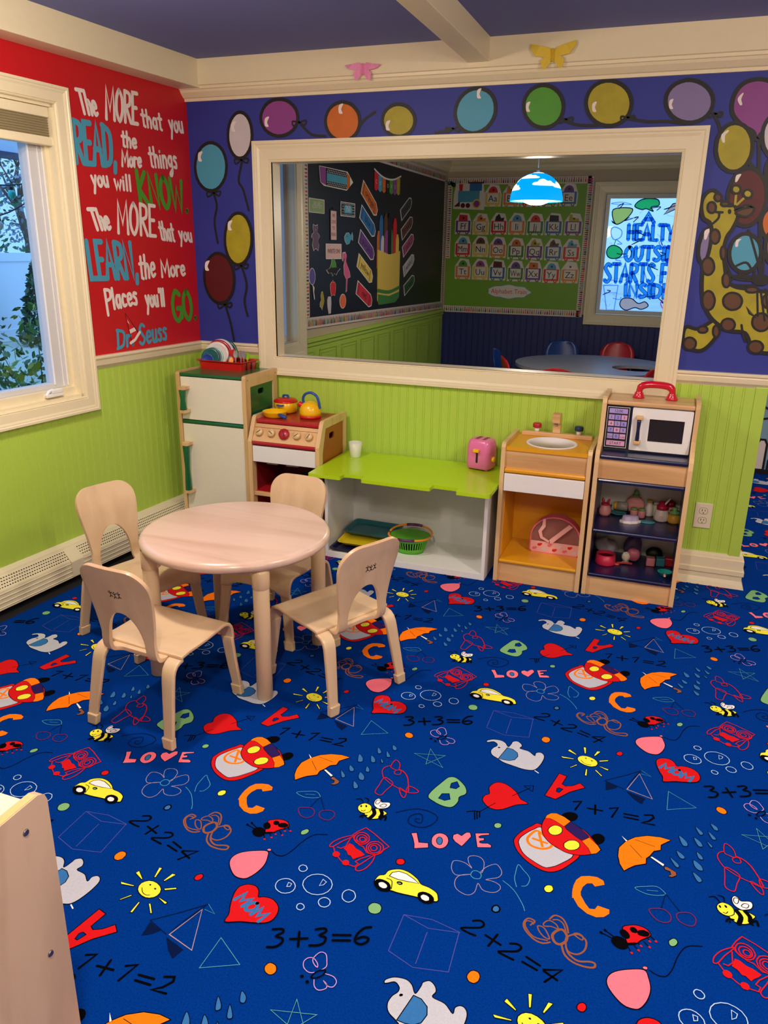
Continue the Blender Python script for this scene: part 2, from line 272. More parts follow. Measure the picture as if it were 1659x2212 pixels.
# artwork outlines, in millimetres on their own surfaces
CARPET = """Fp1.6|103,661 117,668 132,637 155,643 160,628 127,612 123,626 113,646
Fp1.6|201,669 202,658 200,648 195,640 188,635 180,634 171,637 164,643 160,653 158,664 160,674 165,683 173,688 181,689 190,686 197,679
Fb1.6|186,664 187,659 187,654 186,650 183,648 180,648 177,650 174,654 172,658 171,664 172,669 173,672 175,674 178,674 182,672 184,669
Fp1.6|227,699 215,703 206,694 208,681 217,672 237,662 245,685 251,705 245,718 236,716 231,708
Fp1.6|257,720 291,734 293,728 274,718 269,711 273,708 283,712 285,704 275,697 276,692 283,692 296,697 306,693 307,685 274,673
Fr1.6|121,562 121,558 120,553 117,550 114,548 109,547 105,548 102,550 100,554 99,558 100,562 103,566 107,568 111,569 115,568 118,565
Fn1.6|315,773 315,769 314,765 311,762 308,760 304,759 300,760 298,762 296,766 296,770 297,774 300,777 303,779 307,780 311,779 314,777
Fb3|369,503 369,499 368,495 365,492 362,490 359,490 356,491 353,493 352,497 352,501 353,505 355,508 358,510 361,511 365,509 367,507
Fy1.6|474,607 474,603 472,598 469,594 465,592 461,591 458,592 455,595 453,599 453,604 455,609 458,613 462,615 466,616 470,615 472,612
Fn1.6|751,554 750,549 748,545 745,541 742,539 738,538 735,539 733,542 732,546 732,551 735,555 738,559 741,561 745,562 748,560 750,558
Fo1.6|368,316 368,310 367,304 363,299 359,296 354,296 349,297 345,301 342,306 342,312 344,318 347,323 352,326 357,326 362,325 366,321
Fr1.6|582,325 582,321 580,316 578,313 574,311 571,311 568,312 565,314 564,318 564,322 566,327 569,330 572,332 575,333 579,331 581,329
Fo1.6|862,166 864,161 863,156 861,152 857,149 852,148 846,150 841,153 838,157 836,162 837,167 839,172 843,175 848,175 854,174 859,171
Fn1.6|1011,392 1012,385 1011,379 1007,374 1002,371 996,370 990,371 985,375 982,380 980,386 982,393 985,398 990,401 997,402 1003,401 1008,397
Sh1.6~|279,600 260,611 240,612 230,605 232,584 242,569 254,567 280,580
Sh1.6~|278,602 268,614 262,632 272,642 289,643 302,630 306,602 303,593
Sh1.6~|301,595 311,617 329,634 341,628 350,612 346,596 332,586 319,577 335,578 352,573 357,562 349,548 332,542 317,545 304,559 303,531 290,516 268,520 255,532 251,552 259,569 280,580
Cc1.8~|281,582 284,593 295,596 305,588 304,575 293,571 284,575
Sc1.6~|357,589 375,579 392,565 407,546 417,531 423,518
Sc1.6~|392,581 383,603 381,623 382,653 397,640 411,627 417,614 413,594 402,588
Sk5.5~|320,449 336,455 345,448 338,436 301,421 316,414 334,412
Sk5.5|355,421 391,408
Sk5.5|379,432 367,396
Sk5.5~|410,419 425,423 434,417 426,404 391,390 409,384 424,381
Sk5.5|449,398 479,387
Sk5.5|443,383 475,374
Sk5.5|518,365 489,377 489,380 525,393 495,352
Cv1.8|170,409 234,419 299,408 304,303 231,287 170,307
Sv1.8|170,409 232,393 301,407
Sv1.8|233,383 234,297
St4~|446,487 449,498 434,500 427,483 434,466 455,449 475,445 491,454
St3~|442,482 445,493 431,491 433,475 454,455 485,456
Ct3~|458,487 471,487 483,472 487,461 475,463 463,474
Ct3~|469,499 479,511 495,506 501,495 486,496 472,492
St4~|479,514 489,530 507,527 519,509 524,491
St3~|486,515 498,520 511,512 519,492
Ct6~|492,473 500,490 511,496 522,484 522,469 512,456 500,457
Ct4~|523,481 545,496 563,485 563,460 549,443 530,444 523,460
Ct3~|536,493 544,499 555,494 554,484
St4.5~|515,454 524,433 543,420 568,418 586,423 587,433 576,434 553,427 533,437 524,454
Fr1.6~|412,814 388,799 367,769 356,741 357,723 371,697 397,673 428,658 451,655 472,664 493,688 519,736 495,745
Fg1.6~|416,802 396,789 378,764 368,742 370,722 387,694 415,677 442,667 456,672 476,690 504,734 456,747
Co7~|404,787 391,766 387,747 395,732 411,726 430,728 446,740 447,755 424,776
So7|400,755 436,751
So7|411,780 427,736
Fk1|497,879 496,872 493,864 487,858 479,854 471,852 464,853 459,857 456,863 457,871 460,878 467,885 474,889 482,891 489,890 495,886
Fk1|572,820 571,812 568,804 563,798 557,794 551,793 545,795 541,800 539,807 539,815 542,823 547,829 553,833 560,834 565,832 570,827
Fr1.6~|417,842 413,824 414,803 422,778 439,758 460,746 487,736 515,738 546,753 565,775 565,781 542,810 520,832 481,851 451,861 428,852
Fo1|417,842 419,855 428,867 442,872 463,866 482,854 468,828 442,842 429,846
Fu1|482,853 502,843 531,818 533,811 516,793 500,802 475,820 469,830
Fo1|518,791 534,811 557,791 566,777 558,761 545,753 536,772
Fy1.6|466,813 466,805 463,798 458,792 452,788 445,786 439,788 434,793 431,799 432,807 435,814 440,821 446,825 453,826 459,824 464,820
Fy1.6|515,774 515,767 511,759 505,753 498,749 491,747 484,749 479,753 477,759 477,767 481,774 486,781 494,785 501,787 508,785 513,781
Sk5.5|479,936 499,945 487,905
Sk5.5|518,923 556,927
Sk5.5|536,944 539,907
Sk5.5|574,944 595,955 582,911
Sk5.5|605,52 640,55
Sk5.5|606,39 641,41
Sk5.5|657,67 676,74 680,64 668,46 650,33 682,36
Fo0|586,663 582,675 567,681 549,678 531,670 521,654 517,634 517,612 519,595 536,602 535,619 538,637 546,652 558,657 565,649
Fo0|516,624 534,630 537,610 549,590 560,577 572,580 577,593 603,591 604,579 593,565 577,558 557,561 535,575 521,597
Fr1.6|417,160 440,154 432,115 442,109 460,118 479,138 495,123 457,88 424,43 394,49
FB1.6|426,96 437,93 429,75 422,76 421,90
Fr1.6~|250,1 243,25 252,49 267,58 288,55 318,34 335,9 357,-2 328,-19 300,-47 280,-57 260,-55 242,-39 237,-26 240,-11
Sk2|310,13 352,67
Sk2|333,68 358,78 360,52 333,68
Sk2|274,-31 242,-81
Sk3|209,-94 228,-83 242,-81
Sk3|229,-86 237,-116
Sk3|235,-84 242,-111
Sk3|242,-80 247,-103
Fn1.6~|981,-967 1003,-895 1016,-871 1037,-870 1067,-896 1077,-924 1063,-944 1065,-964 1056,-990 1035,-996 1004,-988
FB1.6|1027,-896 1040,-883 1052,-902 1045,-915 1029,-916
FB1.6|1015,-948 1033,-941 1042,-963 1029,-973 1011,-970
Fg1.6~|189,231 188,239 203,251 227,255 243,247 255,231 261,252 262,261 274,269 287,262 293,250 290,236 317,231 337,216 338,230 348,238 359,234 365,220 363,192 355,162 343,146 318,141 291,145 258,151 237,163 218,174 210,191 213,209 221,222 220,233 208,241 196,234
Fb1.6|253,226 270,224 286,212 291,195 285,175 271,165 255,163 239,164
Fk0|233,219 233,217 231,215 229,214 227,214 226,216 226,218 227,220 230,221 232,221
Sw3|349,147 362,139
Fy1.6|513,258 517,248 516,239 512,232 503,226 493,224 481,226 470,231 462,238 458,247 458,256 463,264 471,270 482,272 494,270 505,265
Fk0|483,261 484,259 483,258 482,258 480,258 479,259 478,260 479,261 480,262 482,262
Fk0|502,255 502,254 501,252 500,252 498,252 496,253 496,254 497,256 498,256 500,256
Sk1.8~|468,246 478,235 490,231 499,234
Fy1.2|426,278 430,287 453,269 452,266
Fy1.2|468,313 476,314 479,284 475,282
Fy1.2|509,308 519,308 505,280 502,283
Fy1.2|543,275 546,271 522,258 518,262
Fy1.2|522,236 550,230 547,224 522,234
Fy1.2|511,213 516,214 535,193 532,190
Fy1.2|487,209 491,208 493,178 487,177
Fy1.2|459,220 462,218 444,197 442,199
Fy1.2|411,243 448,245 449,242 416,237
FD0|603,157 612,194 634,242 638,261 623,229 607,184
Ch2.6|605,158 634,242 673,141
SD2|639,260 595,219 543,175 599,156
Sc1.2|639,260 667,241 639,244
FD0|546,171 581,161 570,147 550,134
FD0|603,150 655,136 647,109 625,124
Cc1.8|714,191 786,147 712,110
Fr1.6~|645,517 635,549 647,561 665,568 685,565 695,551 687,541 675,529 666,517 651,511
Fk0|650,537 652,532 652,528 650,524 647,522 644,521 639,523 635,526 632,530 630,535 630,539 632,543 635,545 639,546 643,544 647,541
Fk0|666,555 667,552 667,548 665,546 663,544 660,544 656,544 653,546 651,549 650,552 651,555 652,558 655,559 658,560 661,559 664,557
Fk0|692,555 692,551 691,548 688,544 683,542 678,541 673,541 669,542 667,545 666,549 667,552 670,556 675,558 680,560 685,559 689,558
Fk0|648,512 650,506 650,500 646,494 641,491 634,490 627,491 621,495 616,500 614,506 615,513 618,518 624,522 630,523 637,522 644,518
Sk6~|647,508 664,516
Sk2.5|619,518 600,528
Sk2.5|617,512 592,519
Sk2|650,502 658,488
Fr0|661,489 661,487 660,486 659,485 657,486 656,487 655,489 656,491 657,491 659,491
Sk2|661,511 672,500
Fr0|674,501 675,500 674,498 673,497 671,498 669,499 669,501 670,503 671,503 673,503
Sk2|669,520 676,514
Fr0|679,515 679,513 678,512 677,511 675,512 674,513 673,515 674,516 675,517 677,516
Sk2|680,529 694,517
Fr0|696,518 696,516 696,515 694,514 692,515 691,516 691,518 691,520 693,520 695,520
Sk2|689,541 693,533
Fr0|696,534 696,532 695,530 694,530 692,530 691,532 690,534 691,535 693,536 694,535
Sk2|692,550 706,538
Fr0|709,539 709,537 708,535 707,535 705,535 703,537 703,539 704,540 705,541 707,540
Fk0|595,520 596,517 595,516 593,515 591,516 589,517 588,520 589,522 591,522 593,522
Fk0|602,530 603,527 602,526 600,525 598,526 596,527 596,530 597,532 598,532 601,532
Fp1.6~|685,454 695,437 700,411 695,384 684,362 672,354 651,355 630,371 616,390 615,409 627,427 653,443
Fp1|692,462 692,459 691,457 688,456 684,456 682,458 682,460 684,463 687,464 690,464
Sk2~|695,458 713,451 730,456 742,481 751,514 769,548 801,561
Cc1.6~|654,679 677,692 703,701 721,688 718,680 696,671 675,670
Sc1.2|680,681 706,688
SD1.8|722,684 714,637
SD1.8|724,685 754,643
Cm2.8~|688,621 697,630 720,636 734,624 734,607 721,597 703,601
Cm2.8~|747,629 755,640 776,646 788,634 785,614 772,608 754,613
Fo1.6|626,724 614,745 608,771 608,801 623,831 644,854 673,871 705,878 731,876 708,849 708,830 692,820 683,799 675,787 675,768 650,752 637,738
Sk1.5|634,820 665,785
Sk1.5|645,845 694,837
Fw0.8|611,847 628,833 624,829
Fw1|683,795 688,799 718,782 715,774
Ft1|717,774 724,776 745,765 746,755 736,745 726,745 733,753 731,763 719,765
Fb1.2~|750,901 765,890 772,875 767,867 758,870
Fb1.2~|745,843 762,831 764,821 756,818 749,826
Fb1.2~|730,812 749,796 751,786 743,785
Fb1.2~|786,908 802,897 807,882 796,880
Fb1.2~|792,856 804,846 807,834 797,834
Fb1.2~|785,824 802,811 806,795 795,793 786,805
Fb1.2~|782,781 799,769 803,757 793,753
Fb1.2~|821,945 835,931 840,921 830,919
Fb1.2~|828,979 843,971 846,958 836,958
Fb1.2~|790,952 805,939 809,929 800,925
Fb1.2~|817,905 829,894 830,887 825,887
Fy1.6~|-35,685 -25,704 -12,713 4,713 21,706 14,693 5,678 -11,671 -24,673
Sk11~|-18,707 -10,692 -15,671
Sk10~|0,713 9,700 9,685
Fy1.6|-24,710 -23,703 -24,695 -29,689 -35,685 -42,684 -49,686 -55,690 -59,696 -61,704 -59,711 -55,717 -49,722 -42,723 -34,721 -28,717
Fk0|-51,708 -51,706 -51,704 -53,703 -54,704 -56,706 -56,709 -56,711 -54,711 -52,710
Fk0|-38,713 -38,710 -38,709 -40,708 -42,709 -43,711 -44,714 -43,716 -41,716 -40,715
Sk2~|-48,692 -41,691 -37,698
Fw1.6~|-23,724 -27,741 -21,753 -11,749 -7,742 12,748 18,740 14,726 2,718 -9,715
Ck2~|-23,736 -21,746 -12,747 -14,733 -19,730
Ck2~|-7,727 0,737 9,736 6,726 -2,724
Sk2.5~|-53,721 -64,734 -77,728
Sk2.5~|-43,727 -45,740 -57,742
Sk5~|-26,678 -37,676 -41,668
Sk4~|-33,671 -35,666
Sk5~|10,682 22,693 25,680
Sk4~|8,681 16,677
SD2.2~|41,717 67,739 97,754 130,753 151,739 146,712 127,691 101,687 84,696 81,716 94,733 108,735 116,720 115,704 101,704 98,713 109,718
Cr2.4|-11,635 16,623 67,593 46,554 23,554 8,569 -5,572 -26,588 -33,599 -24,617
Cr2.6|11,602 13,594 11,587 7,580 1,576 -7,575 -14,577 -21,582 -25,588 -27,596 -25,604 -21,611 -15,615 -7,616 0,614 7,609
Cr2.6|6,599 7,594 6,588 3,584 -1,581 -6,580 -11,582 -16,585 -19,590 -20,595 -19,600 -16,605 -12,607 -7,608 -2,607 3,604
Cr2.6|3,595 4,592 3,589 1,587 -1,585 -4,585 -7,586 -9,587 -11,590 -11,593 -11,596 -9,598 -7,600 -4,600 -1,600 1,598
Cr2.6|56,584 58,575 56,566 51,559 44,555 36,553 28,555 21,560 16,568 14,577 16,585 21,593 28,597 36,599 45,596 52,591
Cr2.6|50,580 51,574 50,568 46,563 41,559 35,558 30,560 25,564 21,569 20,575 21,582 25,587 30,590 36,591 42,589 47,586
Cr2.6|41,578 42,574 41,571 40,568 37,566 34,565 31,566 28,569 26,572 25,575 26,579 28,582 30,584 33,584 37,583 39,581
Cr2.4~|-30,598 -54,580 -70,557 -72,541 -63,544 -49,568 -35,587
Cr2.4~|45,552 46,529 38,503 24,490 16,500 29,525 40,547
Sr2.4|-34,585 -34,555 -43,544 -53,545
Sr2.4|35,548 16,530 8,516 17,512 12,500
Fr0|-29,568 -19,566 -7,557 6,554 21,545 16,538 5,528 0,521 -10,530 -17,530 -25,540 -36,546
Sr2.4~|-63,544 -51,527 -35,513 -20,503 -5,501 16,500
Fr0|-37,525 -36,521 -37,518 -39,515 -41,513 -45,512 -48,513 -52,515 -54,518 -55,522 -54,526 -52,529 -49,531 -46,531 -42,530 -39,528
Fr0|-5,508 -4,504 -5,501 -6,498 -9,496 -13,496 -16,496 -19,498 -21,501 -22,505 -21,508 -19,511 -16,513 -13,513 -10,513 -7,511
Sr2.2~|-38,898 -50,888 -53,869 -43,847 -36,839 -10,822 20,811 43,803
Cr2.2~|-37,841 -39,807 -40,777 -31,768 -19,769 -13,794 -5,824 -20,838
Cr2.2~|-37,896 -34,929 -16,916 -11,887 -27,888
Sr3~|-11,891 7,885 24,866 39,831 46,808
Cr2.2~|-13,867 -19,877 -13,886 -3,887 0,872
Cr2.4~|39,830 58,829 72,819 64,810 42,806
Cr2.4~|18,815 31,789 43,781 41,803
Fy1.6~|75,470 74,484 78,496 89,503 93,517 105,527 122,533 144,530 167,518 180,506 201,503 220,495 227,485 228,469 186,466 139,462 117,462 96,454
Fw1.6|101,503 104,516 118,525 137,524 159,515 174,506 147,502 123,500
Fk0|113,477 117,470 118,464 115,458 109,455 101,453 93,454 85,458 78,463 74,470 74,476 76,482 82,486 90,487 99,486 107,483
Fw0|105,474 107,471 107,467 106,465 103,463 99,462 95,463 91,464 88,467 86,470 85,473 87,476 90,478 94,479 98,478 102,476
Fk0|219,478 222,472 222,466 219,460 213,457 206,455 198,456 190,459 185,464 182,470 181,477 184,482 190,486 197,487 206,486 213,483
Fw0|209,474 210,470 211,467 209,465 206,463 203,462 199,463 195,464 192,467 190,470 190,473 192,476 194,478 198,478 202,478 206,476
Fk0|138,493 139,491 138,489 137,487 135,486 132,485 129,486 127,487 125,488 124,490 124,492 125,494 127,495 130,496 133,496 136,495
Fn0|135,491 135,490 134,489 131,488 129,488 128,489 127,490 129,491 131,492 133,492
Sk2~|97,494 112,490 119,466
Fr1.6~|700,230 697,252 687,275 678,306 679,329 695,343 715,344 728,333 735,318 747,323 769,324 790,311 798,291 795,270 782,258 759,250 730,242
Sb8.5|688,292 703,318 704,294 725,308 714,281
Sb8.5~|742,301 730,298 723,286 728,275 741,279 747,290 742,301
Sb8.5|744,268 759,293 760,270 780,284 769,257
Cl2|802,438 803,434 802,430 800,427 797,425 793,424 789,425 786,427 783,431 782,435 783,439 785,442 788,444 792,444 796,444 799,441
Cl2|800,378 802,370 801,362 796,355 788,350 779,348 770,350 762,354 756,361 754,370 755,378 760,385 768,390 777,392 786,390 794,385
Cl2|879,413 881,402 878,390 871,380 860,373 846,370 833,372 822,379 814,388 811,400 814,413 821,423 833,430 846,433 860,430 871,424
Cl2|896,363 897,358 896,353 893,349 889,346 883,345 878,346 874,349 870,354 869,359 870,364 873,368 877,371 883,372 888,371 893,368
Cl2|846,330 847,327 846,324 844,321 842,319 838,319 835,319 832,321 830,324 829,328 829,331 831,334 834,336 837,336 841,335 844,333
Cl2|943,401 944,395 943,388 940,383 935,379 929,378 923,380 917,384 914,390 912,397 913,404 916,409 921,413 927,413 934,412 939,407
Cl1.6|782,369 780,382 789,381 789,372
Cl1.6|852,399 852,420 863,415 860,405
Sk5.5~|809,250 827,258 833,251 824,237 839,236 843,226 835,212 819,205
Sk5.5|856,241 890,256
Sk5.5|866,265 880,230
Sk5.5~|897,284 914,293 920,286 911,273 925,272 928,260 920,249 902,241
Sk5.5|938,284 974,297
Sk5.5|943,271 978,284
Sk5.5~|1008,333 995,325 987,306 988,287 1002,283 1013,293 1013,303 1001,303 990,293
CP1.8~|935,182 916,186 908,200 913,212 924,215 937,206 940,198 930,203 923,214 930,233 943,234 952,220 956,203
SP1.8~|962,190 980,190 991,181 989,168 978,166 965,174 974,169 977,160 965,151 953,156 946,170
Ck3~|938,172 943,188 958,198 959,187 949,175
Fk0|923,169 924,167 922,165 920,164 917,165 916,166 915,168 917,170 919,171 922,171
Fk0|939,161 939,159 938,157 936,156 933,157 932,159 931,161 933,163 935,164 937,163
Cs1.8|888,-806 977,-783 935,-843 926,-767 985,-840"""
